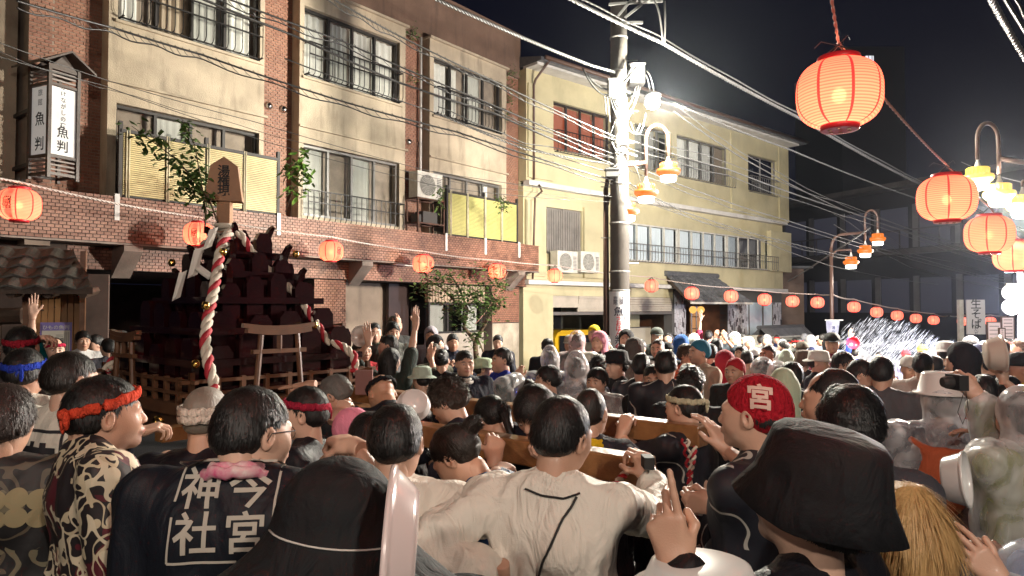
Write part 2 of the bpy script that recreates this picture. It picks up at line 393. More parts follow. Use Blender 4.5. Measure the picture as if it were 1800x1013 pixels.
def build_hotel():
    F = HF; B = hotel
    ZB = F.hit(532, 384, .45)[1]; ZL = F.hit(532, 449, .45)[1]     # top and bottom of the brick band
    ZSOF = 2.70; ZBAY1 = 8.45; ZTOP = 9.62
    sx = lambda px, o=0: F.hit(px, 300, o)[0]
    A0 = -10.5
    # core volume (upper) and roof
    mb = MB(); F.box(mb, A0, H_END, -7, -.262, ZSOF + .3, ZTOP); mb.build('wall', mortar_l, B)
    mb = MB(); F.box(mb, A0, H_END, -.26, -.2, ZBAY1 + .02, ZTOP); F.box(mb, A0, H_END + .05, -.3, -.15, ZTOP, ZTOP + .07); mb.build('roof_fascia', fascia, B)
    # bays
    bays = [(A0, sx(24), []), (sx(187), sx(463), None), (sx(525), sx(712), None), (sx(755), sx(890), None)]
    wins = {1: (sx(203), sx(455)), 2: (sx(533), sx(702)), 3: (sx(762), sx(882))}
    for i, (a, b, _) in enumerate(bays):
        mb = MB(); z0 = ZB - .5; za, zb, zc, zd = 3.92, 5.34, 6.66, 8.06
        if i in wins:
            w0, w1 = wins[i]
            F.box(mb, a, w0, -.25, 0, z0, ZBAY1); F.box(mb, w1, b, -.25, 0, z0, ZBAY1)
            F.box(mb, w0, w1, -.25, 0, z0, za); F.box(mb, w0, w1, -.25, .0, zb, zc); F.box(mb, w0, w1, -.25, 0, zd, ZBAY1)
            F.box(mb, a - .02, b + .05, .0, .06, 5.64, 5.68); F.box(mb, a - .03, b + .06, -.24, .07, ZBAY1, ZBAY1 + .05)
            F.box(mb, w0 - .05, w1 + .05, -.02, .05, zc - .05, zc - .004)
            mb.build('window_bay', stucco, B)
        else:
            F.box(mb, a, b, -.25, .05, z0, ZBAY1); mb.build('window_bay', stucco, B)
    z3 = (6.67, 8.05); z2 = (3.93, 5.33)
    window(B, F, *wins[1], *z3, -.1, ['half', 'beige', 'grey', 'white']); window(B, F, *wins[2], *z3, -.1, ['white', 'white', 'white', 'white'])
    window(B, F, *wins[3], *z3, -.1, ['white', 'half', 'grey', 'dark'])
    window(B, F, *wins[1], *z2, -.1, ['shoji', 'grey', 'shoji', 'shoji'], alu); window(B, F, *wins[2], *z2, -.1, ['grey', 'dark', 'grey', 'dark'], alu_g)
    window(B, F, *wins[3], *z2, -.1, ['dark', 'shoji', 'shoji', 'half'], alu_g)
    for i in (1, 2, 3): railing(F, wins[i][0] + .03, wins[i][1] - .03, 6.70, 7.32, .02, iron, B)
    railing(F, wins[2][0] + .02, wins[2][1] + .02, ZB + .02, ZB + .62, .02, iron, B)
    # recessed brick strips between bays
    for a, b in ((sx(463), sx(525) + .1), (sx(712), sx(755) + .2), (sx(890), H_END)):
        bricks(F, a, b, 3.6, ZBAY1 + (.0 if b < H_END else .0), -.262, 'brick')
    # left pier, proud of the bays
    pa, pb = sx(46, .3), sx(91, .3)
    mb = MB(); F.box(mb, pa, pb, -.26, .29, ZL - .1, ZBAY1 + 1); mb.build('brick_pier', mortar_l, B)
    bricks(F, pa, pb, 3.4, ZBAY1 + .3, .29, 'brick')
    bricks(F, sx(91, -.26) - .1, sx(187) + .05, 3.4, ZBAY1 + .3, -.262, 'brick')
    # brick band (2F balcony front)
    e = F.hit(947, 430, .45)[0]
    mb = MB(); F.box(mb, A0, e, -.2, .44, ZL, ZB - .002); mb.build('balcony_band', mortar, B)
    bricks(F, A0 + 2.5, e, ZL + .005, ZB, .44, 'band')
    mb = MB(); F.box(mb, A0, e + .02, -.1, .455, ZL - .03, ZL - .003); mb.build('band_soffit', concrete, B)
    # beam below
    mb = MB(); F.box(mb, A0, H_END, -.5, .0, ZSOF, ZL - .034); mb.build('ground_beam', mortar, B)
    bricks(F, sx(120), H_END, ZSOF + .01, ZL - .04, .0, 'low')
    # ground storey: piers, interior
    for p0, p1 in ((557, 612), (868, 915)):
        a, b = sx(p0), sx(p1); mb = MB(); F.box(mb, a, b, -.5, -.06, -.6, ZSOF - .004); mb.build('brick_pier', mortar, B)
        bricks(F, a, b, (.1 if p0 < 600 else 1.75), ZSOF - .01, -.06, 'pier')
    a, b = sx(868), sx(915)
    mb = MB(); F.box(mb, a + .01, b - .01, -.06, -.045, -.6, 1.72); mb.build('plaster_panel', mat('pale_plaster', (.42, .36, .28), .85, var=.3, vscale=3), B)
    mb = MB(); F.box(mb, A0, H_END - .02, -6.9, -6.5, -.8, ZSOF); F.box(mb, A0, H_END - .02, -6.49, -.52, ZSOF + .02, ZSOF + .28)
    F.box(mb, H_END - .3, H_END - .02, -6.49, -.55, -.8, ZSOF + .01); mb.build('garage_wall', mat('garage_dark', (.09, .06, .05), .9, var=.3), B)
    s1, s2 = sx(618), sx(742, 0)
    mb = MB(); F.box(mb, s1 - .5, s2 + .3, -1.3, -1.2, -.8, ZSOF); mb.build('back_wall', mat('garage_beige', (.34, .27, .21), .9, var=.25, vscale=1.3, streak=.3), B)
    mb = MB(); F.box(mb, s2 - .1, s2 + .55, -1.1, -1.0, -.8, ZSOF); mb.build('dark_door', mat('maroon_door', (.04, .018, .016), .5, var=.3), B)
    a, b = sx(770), sx(868)
    mb = MB(); F.box(mb, a, b, -.42, -.34, -.6, 1.5); 
    for k in range(14): F.box(mb, a + .3, b - .45, -.34, -.325, -.2 + k * .12, -.2 + k * .12 + .1)
    mb.build('shutter', mat('grey_shutter', (.40, .35, .30), .7, var=.2, vscale=4), B)
    window(B, F, a + .05, b - .05, 1.5, 2.25, -.36, ['grey', 'dark', 'grey'], alu)
    mb = MB(); F.box(mb, a, b, -.42, -.3, 2.26, ZSOF - .01)
    for k in range(20): F.box(mb, a + .02 + k * (b - a) / 20, a + .02 + (k + .5) * (b - a) / 20, -.3, -.28, 2.27, ZSOF - .02)
    mb.build('slatted_transom', curtain_b, B)
    # corbels
    for px in (225, 634, 905):
        c = sx(px, .2); mb = MB(); w = .28
        pr = [(0, ZL - .035), (.44, ZL - .035), (.44, ZL - .12), (0, ZL - .52)]
        V = [F.p(c - w / 2, o, z) for o, z in pr] + [F.p(c + w / 2, o, z) for o, z in pr]
        mb.add(V, [(0, 1, 2, 3), (7, 6, 5, 4), (0, 4, 5, 1), (1, 5, 6, 2), (2, 6, 7, 3), (3, 7, 4, 0)]); mb.build('corbel', concrete, B)
    # window air vents (pairs of chrome domes)
    for px, py in ((471, 187), (497, 193), (717, 250), (735, 254)):
        s_, z_ = F.hit(px, py, -.26); mb = MB(); M_ = Matrix.Rotation(F.rot(), 4, 'Z') @ Matrix.Rotation(R(90), 4, 'X')
        mb.lathe([(.0, .09), (.04, .085), (.065, .06), (.075, .03), (.075, 0)], F.p(s_, -.26, z_), 14, M=M_); mb.build('vent_hood', mat('chrome', (.6, .6, .6), .2, 1), B, True)
    # drain pipe
    s_ = sx(741, -.12); mb = MB(); mb.tube([F.p(s_, -.16, ZBAY1), F.p(s_, -.16, 5.1), F.p(s_ + .05, -.1, 4.8)], .035, 8); mb.build('drain_pipe', stucco_w, B, True)
    # white fixing plates on the band
    for px in (207, 491, 785, 854, 913):
        s_ = sx(px, .47); mb = MB(); F.box(mb, s_ - .035, s_ + .035, .452, .475, ZB - .36, ZB + .04); mb.build('fixing_plate', white_p, B)
    # fluorescent fittings under the band
    for px, py in ((533, 448), (710, 466)):
        s_, z_ = F.hit(px, py, .25); mb = MB(); F.box(mb, s_ - .35, s_ + .35, .2, .3, z_ - .02, z_ + .02); mb.build('light_fitting', white_m, B)
    # small ferns rooted in the joints
    g = MB(); r = random.Random(3)
    for px, py, n, sp in ((722, 62, 60, .10), (700, 55, 30, .08), (725, 140, 45, .08), (893, 130, 60, .12), (892, 165, 110, .1), (890, 200, 60, .08)):
        s_, z_ = F.hit(px, py, -.2); leaves_mb(g, F.p(s_, -.15, z_), n, (sp, sp * .5, sp * (1.0 if n < 100 else 2.2)), .07, r)
    g.build('wall_fern', leaf_m, B, kind='stuff')
    return ZB, ZL
ZB, ZL = build_hotel()

def flush_bricks(parent, M_by_key, keep=300):
    global BR
    BR.sort(key=lambda t: t[0]); cache = {}
    rest = {}
    for i, (dist, F_, a, b, z0, z1, o, key) in enumerate(BR):
        full = abs((b - a) - .090) < .001 and abs(z1 - z0 - .040) < .001
        if full and keep > 0:
            # only visible ones count first
            q = F_.p((a + b) / 2, o, z0); px = 900 + FOC * q.x / q.y
            if -20 < px < 1820 and (q.z - CAMZ) / q.y < .42:
                if key not in cache:
                    m = MB(); m.box((-.045, -.012, -.020), (.045, .0, .020)); m.f.pop(4)
                    m.m.pop(); bm = bmesh.new(); cache[key] = mesh_of('brick', m.v, [f for f in m.f], M_by_key[key]); bm.free()
                ob = link('brick', cache[key], parent); c = F_.p((a + b) / 2, o + .009, (z0 + z1) / 2)
                ob.location = c - org_of(parent); ob.rotation_euler = (0, 0, F_.rot()); keep -= 1
                continue
        mb = rest.setdefault(key, MB()); e = .0015
        c = [F_.p(a, o + .009, z0), F_.p(b, o + .009, z0), F_.p(b, o + .009, z1), F_.p(a, o + .009, z1), F_.p(a, o - .004, z0), F_.p(b, o - .004, z0), F_.p(b, o - .004, z1), F_.p(a, o - .004, z1)]
        mb.add(c, [(0, 1, 2, 3), (0, 4, 5, 1), (1, 5, 6, 2), (2, 6, 7, 3), (3, 7, 4, 0)])
    allm = MB(); mats = [M_by_key[k] for k in rest]
    for i, k in enumerate(rest): allm.add(rest[k].v, rest[k].f, i)
    allm.build('remaining_bricks', mats, parent, kind='stuff'); BR = []
flush_bricks(hotel, {'brick': brick_m, 'band': brick_w, 'low': brick_w, 'pier': brick_m})

# bamboo screens on the balcony band
def screen(px0, px1, npan, mat_, lab, top=1.02):
    F = HF; o = .36; a, b = F.hit(px0, 330, o)[0], F.hit(px1, 330, o)[0]
    root = thing('bamboo_screen', lab, 'screen', F.p((a + b) / 2, o, ZB), 'bamboo screens on the brick balcony band')
    z0, z1 = ZB + .02, ZB + top
    for i in range(npan):
        x0 = a + (b - a) * i / npan; x1 = a + (b - a) * (i + 1) / npan; mb = MB(); n = 30
        for k in range(n):
            zz = z0 + .03 + (z1 - z0 - .04) * (k + .5) / n; h = (z1 - z0 - .04) / n * .36
            F.box(mb, x0 + .02, x1 - .02, o - .004, o + .014, zz - h, zz + h)
        F.box(mb, x0 + .02, x1 - .02, o - .012, o - .008, z0 + .03, z1, 1)  # backing sheet, its dark colour stands in for shade between the slats
        mb.build('bamboo_panel', [mat_, mat('bamboo_gap_shade', (.16, .12, .05), .7)], root)
        for xx in (x0, x0 + .035) if i else (x0 + .06, x0 + .1):
            q = MB(); q.tube([F.p(xx, o + .028, z0 - .01), F.p(xx, o + .028, z1 + .05)], .013, 7); q.build('bamboo_pole', bamboo_p, root, True)
    mb = MB()
    mb.bar(F.p(a - .02, o + .01, z1 + .015), F.p(b + .02, o + .01, z1 + .015), .05); mb.bar(F.p(a - .02, o - .03, z0 + .02), F.p(b + .02, o - .03, z0 + .02), .03)
    for x in (a - .02, b + .02, (a + b) / 2): mb.bar(F.p(x, o - .01, z0 - .02), F.p(x, o - .01, z1 + .16), .055, .055, up=F.d)
    mb.build('post_frame', alu, root)
screen(213, 487, 4, bamboo, 'yellow bamboo screen with four panels left of the brick pier, behind the wooden festival board')
screen(787, 908, 4, mat('bamboo_greenish', (.50, .47, .17), .5, var=.12, vscale=4), 'yellow green bamboo screen beside the raised air conditioner')

def ac_unit(c, d, n, lab, shelf=None, w=.78, h=.58):
    F = Frame((c.x, c.y, 0), d, n); root = thing('air_conditioner', lab, 'air conditioner', c, 'outdoor air conditioner units')
    mb = MB(); F.box(mb, -w / 2, w / 2, -.14, .14, c.z, c.z + h); F.box(mb, -w / 2 - .005, w / 2 + .005, -.145, .148, c.z + h - .03, c.z + h + .004)
    mb.build('casing', white_m, root)
    M_ = Matrix.Rotation(F.rot(), 4, 'Z') @ Matrix.Rotation(R(90), 4, 'X'); cc = F.p(-.08, .142, c.z + h * .5)
    q = MB(); q.lathe([(.0, .0), (.235, .0)], cc, 28, M=M_); q.build('fan', mat('fan_dark', (.16, .16, .15), .7), root)
    q = MB()
    for rr in (.04, .08, .12, .16, .2, .24): q.lathe([(rr - .006, .006), (rr, .014), (rr + .006, .006)], cc, 28, M=M_)
    for k in range(12):
        a = k * math.pi / 6; v = F.d * math.cos(a) + Vector((0, 0, 1)) * math.sin(a); q.bar(cc + F.n * .014 + v * .03, cc + F.n * .014 + v * .24, .006)
    q.build('grille', white_m, root)
    q = MB()
    for k in range(10): F.box(q, w / 2 - .17, w / 2 - .04, .14, .148, c.z + .08 + k * .04, c.z + .1 + k * .04)
    q.build('vent_slots', alu_g, root)
    return root
s_, z_ = HF.hit(750, 350, .25)
acu = ac_unit(HF.p(s_, .22, z_), HF.d, HF.n, 'white air conditioner raised on a rusty frame above the brick balcony band')
mb = MB(); F = HF
for a in (-.42, .40):
    for o in (.05, .40): mb.bar(F.p(s_ + a, o, ZB), F.p(s_ + a, o, z_ - .01), .035, .035, up=F.d)
for z in (z_ - .03, ZB + .22): 
    for o in (.05, .40): mb.bar(F.p(s_ - .44, o, z), F.p(s_ + .42, o, z), .035)
    for a in (-.42, 0, .40): mb.bar(F.p(s_ + a, .05, z + .002), F.p(s_ + a, .40, z + .002), .03)
tag(mb.build('steel_shelf', rust), 'rusty two tier steel shelf under the air conditioner on the brick balcony', 'shelf')
mb = MB(); F.box(mb, s_ - .2, s_ + .25, .08, .34, ZB + .245, ZB + .5); F.box(mb, s_ - .35, s_ - .22, .1, .3, ZB + .245, ZB + .42)
tag(mb.build('storage_box', mat('dark_box', (.05, .045, .04), .6)), 'dark box stored on the rusty shelf below the air conditioner', 'box')

# projecting lantern sign
def hotel_sign():
    F = HF; root_s, zt = F.hit(97, 100, .75); zb = F.hit(97, 318, .75)[1]
    c = F.p(root_s, .75, 0); w = .2; root = thing('box_sign', 'tall dark wooden box sign with little gabled roof reading 魚判 on the brick pier', 'sign', (c.x, c.y, zb))
    ang = math.atan2(-c.x, c.y)     # box turned so two faces show
    d1 = Vector((math.cos(R(66)), math.sin(R(66)), 0)); n1 = Vector((d1.y, -d1.x, 0)); G = Frame((c.x, c.y, 0), d1, n1)
    H = zt - zb; z0 = zb + .0; zr = zt - .22
    mb = MB()
    for a in (-w, w):
        for o in (-w, w): mb.bar(G.p(a, o, z0), G.p(a, o, zr + .04), .045, .045, up=G.d)
    for z in (z0 + .06, z0 + .3, zr - .22, zr):
        G.box(mb, -w, w, -w - .012, -w + .02, z - .02, z + .02); G.box(mb, -w, w, w - .02, w + .012, z - .02, z + .02)
        G.box(mb, -w - .012, -w + .02, -w, w, z - .021, z + .019); G.box(mb, w - .02, w + .012, -w, w, z - .021, z + .019)
    mb.build('frame', wood_d, root)
    mb = MB()
    for z in (z0 + .12, z0 + .18, z0 + .24, zr - .16, zr - .1, zr - .05):
        G.box(mb, -w + .02, w - .02, w - .02, w, z - .012, z + .012); G.box(mb, -w, -w + .02, -w + .02, w - .02, z - .012, z + .012)
    mb.build('louvre', mat('grey_wood', (.25, .22, .2), .7), root)
    lam = mat('lit_sign_face', (.7, .7, .68), .5, emit=(1, .97, .92), estr=.2)
    pz0, pz1 = z0 + .33, zr - .25
    mb = MB(); G.box(mb, -w + .02, w - .02, w - .03, w - .01, pz0, pz1); G.box(mb, -w + .01, -w + .03, -w + .02, w - .035, pz0, pz1)
    mb.build('panel', lam, root)
    fr = lambda zc, xs=0: (lambda x, y: G.p(x + xs, w - .007, zc + y))
    fl = lambda zc: (lambda x, y: G.p(-w + .007, -x * -1 * 1, zc + y))
    hh = pz1 - pz0
    letter('lettering', 'かけながしの宿', fr(pz1 - hh * .27), .078, black_p, root, spacing=1.12, bold=.012)
    letter('lettering', '魚判', fr(pz0 + hh * .24, .0), .17, black_p, root, spacing=1.15, bold=.012)
    letter('lettering', '旅館', fl(pz1 - hh * .16), .1, black_p, root, spacing=1.3)
    letter('lettering', '魚判', fl(pz0 + hh * .34), .2, black_p, root, spacing=1.7, bold=.012)
    mb = MB(); e = .36
    for sgn in (-1, 1):
        V = [G.p(0, -e, zt), G.p(0, e, zt), G.p(sgn * e, e, zr + .0), G.p(sgn * e, -e, zr + .0)]
        V2 = [v + Vector((0, 0, .03)) for v in V]; mb.hexa(V + V2)
    for o in (-w, w): mb.add([G.p(-w, o, zr), G.p(w, o, zr), G.p(0, o, zt - .01), G.p(-w, o - .02, zr), G.p(w, o - .02, zr), G.p(0, o - .02, zt - .01)], [(0, 1, 2), (5, 4, 3)])
    mb.build('roof', wood_d, root)
    mb = MB(); mb.bar(G.p(-w, -w, z0 + .2), F.p(root_s - .25, .0, z0 + .2), .05); mb.bar(G.p(-w, -w, z0 + H * .55), F.p(root_s - .25, .0, z0 + H * .55), .05); build_each(mb, 'bracket', iron, root)
hotel_sign()
# ================================================================== YELLOW BUILDING
YD = Vector((.75, .661, 0)).normalized(); YN = Vector((YD.y, -YD.x, 0))
YF = Frame((.5, 19.4, 0), YD, YN)
def build_yellow():
    F = YF; root = thing('yellow_inn', 'long three storey inn in yellow plaster with balconies, garage and tiled entrance', 'building', F.p(0, 0, 0)); B = root
    hx = lambda px, py=300, o=0: F.hit(px, py, o)[0]; hz = lambda px, py, o=0: F.hit(px, py, o)[1]
    E3 = hx(1386); E2 = hx(1379); W0 = hx(925) - .0
    z_eave = hz(930, 118); z_f3 = hz(1000, 330); z_g = hz(960, 492); z_top = z_eave
    # third floor openings
    op3 = [(hx(973), hx(1074), hz(973, 263), hz(973, 177)), (hx(1116), hx(1182), hz(1150, 300), hz(1150, 222)), (hx(1190), hx(1281), hz(1230, 320), hz(1230, 237)), (hx(1315), hx(1366), hz(1340, 342), hz(1340, 272))]
    op3 = [(a, b, op3[0][2], op3[0][3]) for a, b, _, _ in op3]
    op2 = [(hx(964), hx(1028), hz(990, 447), hz(990, 366)), (hx(1098), hx(1356), hz(1099, 457), hz(1099, 389))]
    def wall_with(name, s0, s1, z0, z1, ops, o0, o1, m):
        mb = MB(); x = s0
        for a, b, c, d in ops:
            F.box(mb, x, a, o0, o1, z0, z1); F.box(mb, a, b, o0, o1, z0, c); F.box(mb, a, b, o0, o1, d, z1); x = b
        F.box(mb, x, s1, o0, o1, z0, z1); return mb.build(name, m, B)
    wall_with('wall', W0, E3, z_f3 + .02, z_eave - .05, op3, -.3, .0, stucco_y)
    wall_with('wall', W0, E2, z_g, z_f3 - .12, op2, -.35, -.12, stucco_y)
    mb = MB(); F.box(mb, W0, E3, -7, -1.0, z_g + .02, z_eave); F.box(mb, W0, E3, -7, -5.65, -.8, z_g); F.box(mb, E3 - .2, E3 - .01, -7, -.3, z_g, z_eave - .1); F.box(mb, W0 + .01, W0 + .2, -7, -.3, -.8, z_eave - .1); mb.build('rear_wall', stucco_y, B)
    # raised plaster panels
    mb = MB()
    for p0, p1 in ((927, 970), (1083, 1113), (1284, 1313), (1368, 1384)): F.box(mb, hx(p0), hx(p1), .0, .05, z_f3 + .1, z_eave - .45 if p0 < 1000 else z_eave - .12)
    for p0, p1 in ((1029, 1062), (927, 962)): F.box(mb, hx(p0), hx(p1), -.12, -.04, z_g + .1, z_f3 - .5)
    F.box(mb, hx(1352), hx(1387), -.12, .06, hz(1370, 478), hz(1370, 408)); build_each(mb, 'plaster_panel', stucco_y, B)
    # floor ledges
    mb = MB(); F.box(mb, W0, E2 - .02, -.12, .12, z_f3 - .12, z_f3 + .015); F.box(mb, W0, E3 + .02, -.12, .45, z_eave - .05, z_eave + .02); F.box(mb, W0, E2, -.12, .1, z_g - .14, z_g - .02)
    build_each(mb, 'ledge', stucco_w, B)
    # eave: roof slab with gutter
    mb = MB(); V = []
    for a in (W0, E3 + .35): V += [F.p(a, .6, z_eave + .02), F.p(a, .6, z_eave + .12), F.p(a, -4, z_eave + 1.2), F.p(a, -4, z_eave + .02)]
    mb.add(V, [(0, 1, 2, 3), (7, 6, 5, 4), (0, 4, 5, 1), (1, 5, 6, 2), (3, 7, 4, 0)]); mb.build('roof', tile_m, B)
    mb = MB(); mb.tube([F.p(W0 + .1, .66, z_eave + .1), F.p(E3 + .35, .66, z_eave + .1)], .06, 8)
    mb.tube([F.p(W0 + .3, .62, z_eave + .08), F.p(W0 + .22, .15, z_eave - .35), F.p(W0 + .22, .07, z_eave - .5), F.p(W0 + .22, .07, z_f3 + .05)], .035, 7)
    mb.tube([F.p(W0 + .35, .15, z_f3 - .1), F.p(W0 + .3, .3, z_f3 - .3), F.p(W0 + .05, .3, z_f3 - .5), F.p(W0 + .05, .2, z_g)], .03, 7); build_each(mb, 'gutter', pipe_m, B, True)
    # windows
    o3 = -.12
    red_lit = mat('red_lit_room', (.2, .05, .03), .8, emit=(1, .2, .08), estr=.3)
    global curtain_g, curtain_b
    sv = curtain_g; curtain_g = mat('red_lit_blind', (.17, .06, .04), .8, emit=(1, .26, .13), estr=.26)
    window(B, F, *op3[0], o3, ['grey', 'grey', 'grey', 'grey'], alu, backz=red_lit); curtain_g = sv
    window(B, F, *op3[1], o3, ['grey', 'grey', 'dark'], alu_g); window(B, F, *op3[2], o3, ['white', 'white', 'white', 'beige'], alu_g); window(B, F, *op3[3], o3, ['half', 'dark'], alu_g)
    for (a, b, c, d) in op3: railing(F, a + .05, b - .05 + (.3 if a > hx(1185) and a < hx(1200) else 0), c - .05, c + .55, .02, iron if a < 3 else alu_g, B, .14)
    # 2F long glazed balcony
    a, b, c, d = op2[1]; w = (b - a) / 3
    lit = mat('lit_white_blind', (.62, .66, .68), .8, var=.08, vscale=2, emit=(.8, .92, 1), estr=.22)
    for k in range(3): 
        sv = curtain_g; curtain_g = lit
        window(B, F, a + w * k + .03, a + w * (k + 1) - .03, c, d, -.16, ['grey', 'grey', 'grey', 'grey'] if k < 2 else ['grey', 'half', 'grey', 'grey'], white_m); curtain_g = sv
    railing(F, a, b + .25, c - .02, c + .52, .0, alu_g, B, .15)
    a, b, c, d = op2[0]; mb = MB(); F.box(mb, a, b, -.3, -.2, c, d)
    for k in range(16):
        x = a + (b - a) * (k + .5) / 16; F.box(mb, x - (b - a) / 40, x + (b - a) / 40, -.2, -.17, c + .05, d - .05)
    F.box(mb, (a + b) / 2 - .03, (a + b) / 2 + .03, -.17, -.15, c, d); mb.build('rain_shutter', mat('shutter_grey', (.24, .22, .20), .5, .2, var=.2), B)
    # ground floor garage
    g0, g1 = hx(977), hx(1190); zb = hz(1000, 548); zs = hz(1000, 520)
    mb = MB(); F.box(mb, W0, g0, -.5, -.12, -.9, z_g - .14); F.box(mb, g0, g1, -.5, -.2, zs, z_g - .14); build_each(mb, 'garage_front', stucco_y, B)
    mb = MB(); F.box(mb, g0, g1 - 2.2, -.32, -.24, zb + .12, zs)
    for k in range(6): F.box(mb, g1 - 4.6, g1, -.3 + .012 * k, -.26 + .012 * k, zb + k * (zs - zb) / 6, zb + (k + .9) * (zs - zb) / 6)
    F.box(mb, g0, g1, -.34, -.22, zb - .1, zb - .01, 1)
    mb.build('garage_shutter', [mat('shutter_cream', (.45, .40, .33), .6, var=.15), alu_g], B)
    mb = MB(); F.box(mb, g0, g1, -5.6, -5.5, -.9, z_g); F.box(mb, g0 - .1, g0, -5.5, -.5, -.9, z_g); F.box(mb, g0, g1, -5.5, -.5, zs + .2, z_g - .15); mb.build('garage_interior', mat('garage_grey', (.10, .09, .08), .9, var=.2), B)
    m0 = F.hit(1098, 600, -1.8)[0]; mb = MB(); F.box(mb, m0, g1 + .1, -1.9, -1.7, -.9, zb + .2); mb.build('garage_back_wall', stucco_y, B)
    mb = MB(); a, b = F.hit(1103, 600, -1.7)[0], F.hit(1170, 600, -1.7)[0]; zt = F.hit(1150, 574, -1.7)[1]
    F.box(mb, a, b, -1.7, -1.66, -.8, zt); F.box(mb, a + .04, b - .04, -1.66, -1.655, -.8, zt - .04, 1); mb.build('garage_door', [alu_g, mat('cream_door', (.62, .56, .45), .5)], B)
    # meter box
    s_, z_ = F.hit(1040, 610, -.1); 
    # entrance: stone mosaic, wooden inside, tiled canopy
    e0, e1 = hx(1194), hx(1382); mb = MB(); F.box(mb, e0 - .1, hx(1214), -.6, -.26, -1, z_g - .15); F.box(mb, hx(1288), e1, -.6, -.26, -1, z_g - .15); build_each(mb, 'entrance_wall', mat('mosaic_grout', (.10, .095, .09), .9), B)
    r = random.Random(5); MM = [mat('mosaic_pale', (.62, .62, .66), .35, island=.5, island_col=(.25, .22, .24)), mat('mosaic_dark', (.10, .09, .10), .4)]
    st = MB()
    def mosaic(a, b, z0, z1, o):
        x = a
        while x < b:
            w = r.uniform(.05, .085); z = z0 + r.random() * .1
            while z < z1:
                h = r.uniform(.10, .26); 
                q = [F.p(x, o, z), F.p(min(x + w - .008, b), o, z), F.p(min(x + w - .008, b), o, min(z + h - .01, z1)), F.p(x, o, min(z + h - .01, z1))]; dd = F.n * r.uniform(.008, .03)
                k = 1 if r.random() < .22 else 0; st.add([v + dd for v in q] + q, [(0, 1, 2, 3), (0, 4, 5, 1), (1, 5, 6, 2), (2, 6, 7, 3), (3, 7, 4, 0)], k); z += h
            x += w
    mosaic(hx(1195), hx(1214), -.9, hz(1200, 505), -.26); mosaic(hx(1288), hx(1322), -.5, hz(1300, 533), -.26); mosaic(hx(1364), hx(1380), -.2, hz(1370, 532), -.26)
    st.build('stone_mosaic', MM, B, kind='stuff')
    mb = MB(); a, b = hx(1322) , hx(1364); zt = hz(1340, 532); F.box(mb, a, b, -.26, -.22, -.4, zt); F.box(mb, a, a + .05, -.22, -.19, -.4, zt, 1); F.box(mb, (a + b) / 2 + .1, (a + b) / 2 + .18, -.22, -.19, -.4, zt, 1); F.box(mb, b - .05, b, -.22, -.19, -.4, zt, 1)
    mb.build('frosted_glazing', [mat('frosted_pane', (.50, .58, .62), .15, var=.1, emit=(.7, .85, 1), estr=.08), alu_g], B)
    wd = mat('entrance_wood', (.14, .06, .03), .35, col2=(.07, .03, .015), vscale=3, bump=.3, bscale=20)
    mb = MB(); a, b = hx(1214), hx(1288); F.box(mb, a - .3, b + .3, -2.9, -2.8, -1, z_g); F.box(mb, b, b + .1, -2.8, -.3, -1, z_g - .2); F.box(mb, a - .1, a, -2.8, -.3, -1, z_g - .2); F.box(mb, a, b, -2.8, -.3, zt + .1, zt + .2); mb.build('entrance_hall', wd, B)
    mb = MB(); aa = F.hit(1213, 560, -1.5)[0]; 
    F.box(mb, aa, aa + .95, -1.5, -1.46, -1, zt - .15, 0)
    for k in range(4): mb.bar(F.p(aa + .95 * k / 3, -1.44, -1), F.p(aa + .95 * k / 3, -1.44, zt - .15), .05, m=1)
    for k in range(7): mb.bar(F.p(aa, -1.435, -.9 + .45 * k), F.p(aa + .95, -1.435, -.9 + .45 * k), .035, m=1)
    mb.build('lattice_door', [mat('warm_pane', (.45, .25, .12), .4, emit=(1, .45, .15), estr=.25), wood_t], B)
    # canopy of round roof tiles
    c0, c1 = hx(1181, 480, .4), hx(1322, 520, 1.1); zt_, zl_ = hz(1190, 482, .2), hz(1200, 529, 1.1)
    rows = 6; cols = 15
    mb = MB(); mb.hexa([F.p(c0 + .4, -.1, zt_ - .2), F.p(c1 - .4, -.1, zt_ - .2), F.p(c1, 1.1, zl_ - .1), F.p(c0, 1.1, zl_ - .1), F.p(c0 + .4, -.1, zt_ - .04), F.p(c1 - .4, -.1, zt_ - .04), F.p(c1, 1.1, zl_ - .03), F.p(c0, 1.1, zl_ - .03)])
    can = mb.build('canopy', wood_d, B)
    for i in range(cols):
        for j in range(rows):
            t0, t1 = j / rows, (j + 1.08) / rows; q = MB(); f0 = (i + .5) / cols
            def pt(t, f, du=0, dz=0):
                a_ = c0 + .4 * (1 - t); b_ = c1 - .4 * (1 - t); return F.p(a_ + (b_ - a_) * f + du, -.1 + 1.2 * t, (zt_ - .04) + (zl_ - zt_ + .01) * t + dz)
            ww = (c1 - c0) / cols / 2 * .62; V = []
            for t, dz in ((t0, .0), (min(t1, 1.02), .03)):
                for k in range(5): an = math.pi * k / 4; V.append(pt(t, f0, math.cos(an) * ww, dz + math.sin(an) * ww * .8))
                V.append(pt(t, f0, -ww * 1.6, dz * .5)); V.append(pt(t, f0, ww * 1.6, dz * .5))
            q.add(V, [(0, 1, 8, 7), (1, 2, 9, 8), (2, 3, 10, 9), (3, 4, 11, 10), (4, 5, 12, 11), (6, 0, 7, 13), (7, 8, 9, 10, 11)])
            q.build('roof_tile', tile_m, can)
    q = MB(); q.tube([F.p(c0 + .3, -.08, zt_ + .03), F.p(c1 - .3, -.08, zt_ + .03)], .09, 8); q.build('ridge', tile_m, can)
    q = MB(); q.bar(F.p(c0, 1.12, zl_ - .06), F.p(c1, 1.12, zl_ - .06), .04, .07); q.build('canopy_gutter', white_m, can)
    return root, dict(hx=hx, hz=hz, z_g=z_g, zl=zl_)
yellow, YI = build_yellow()
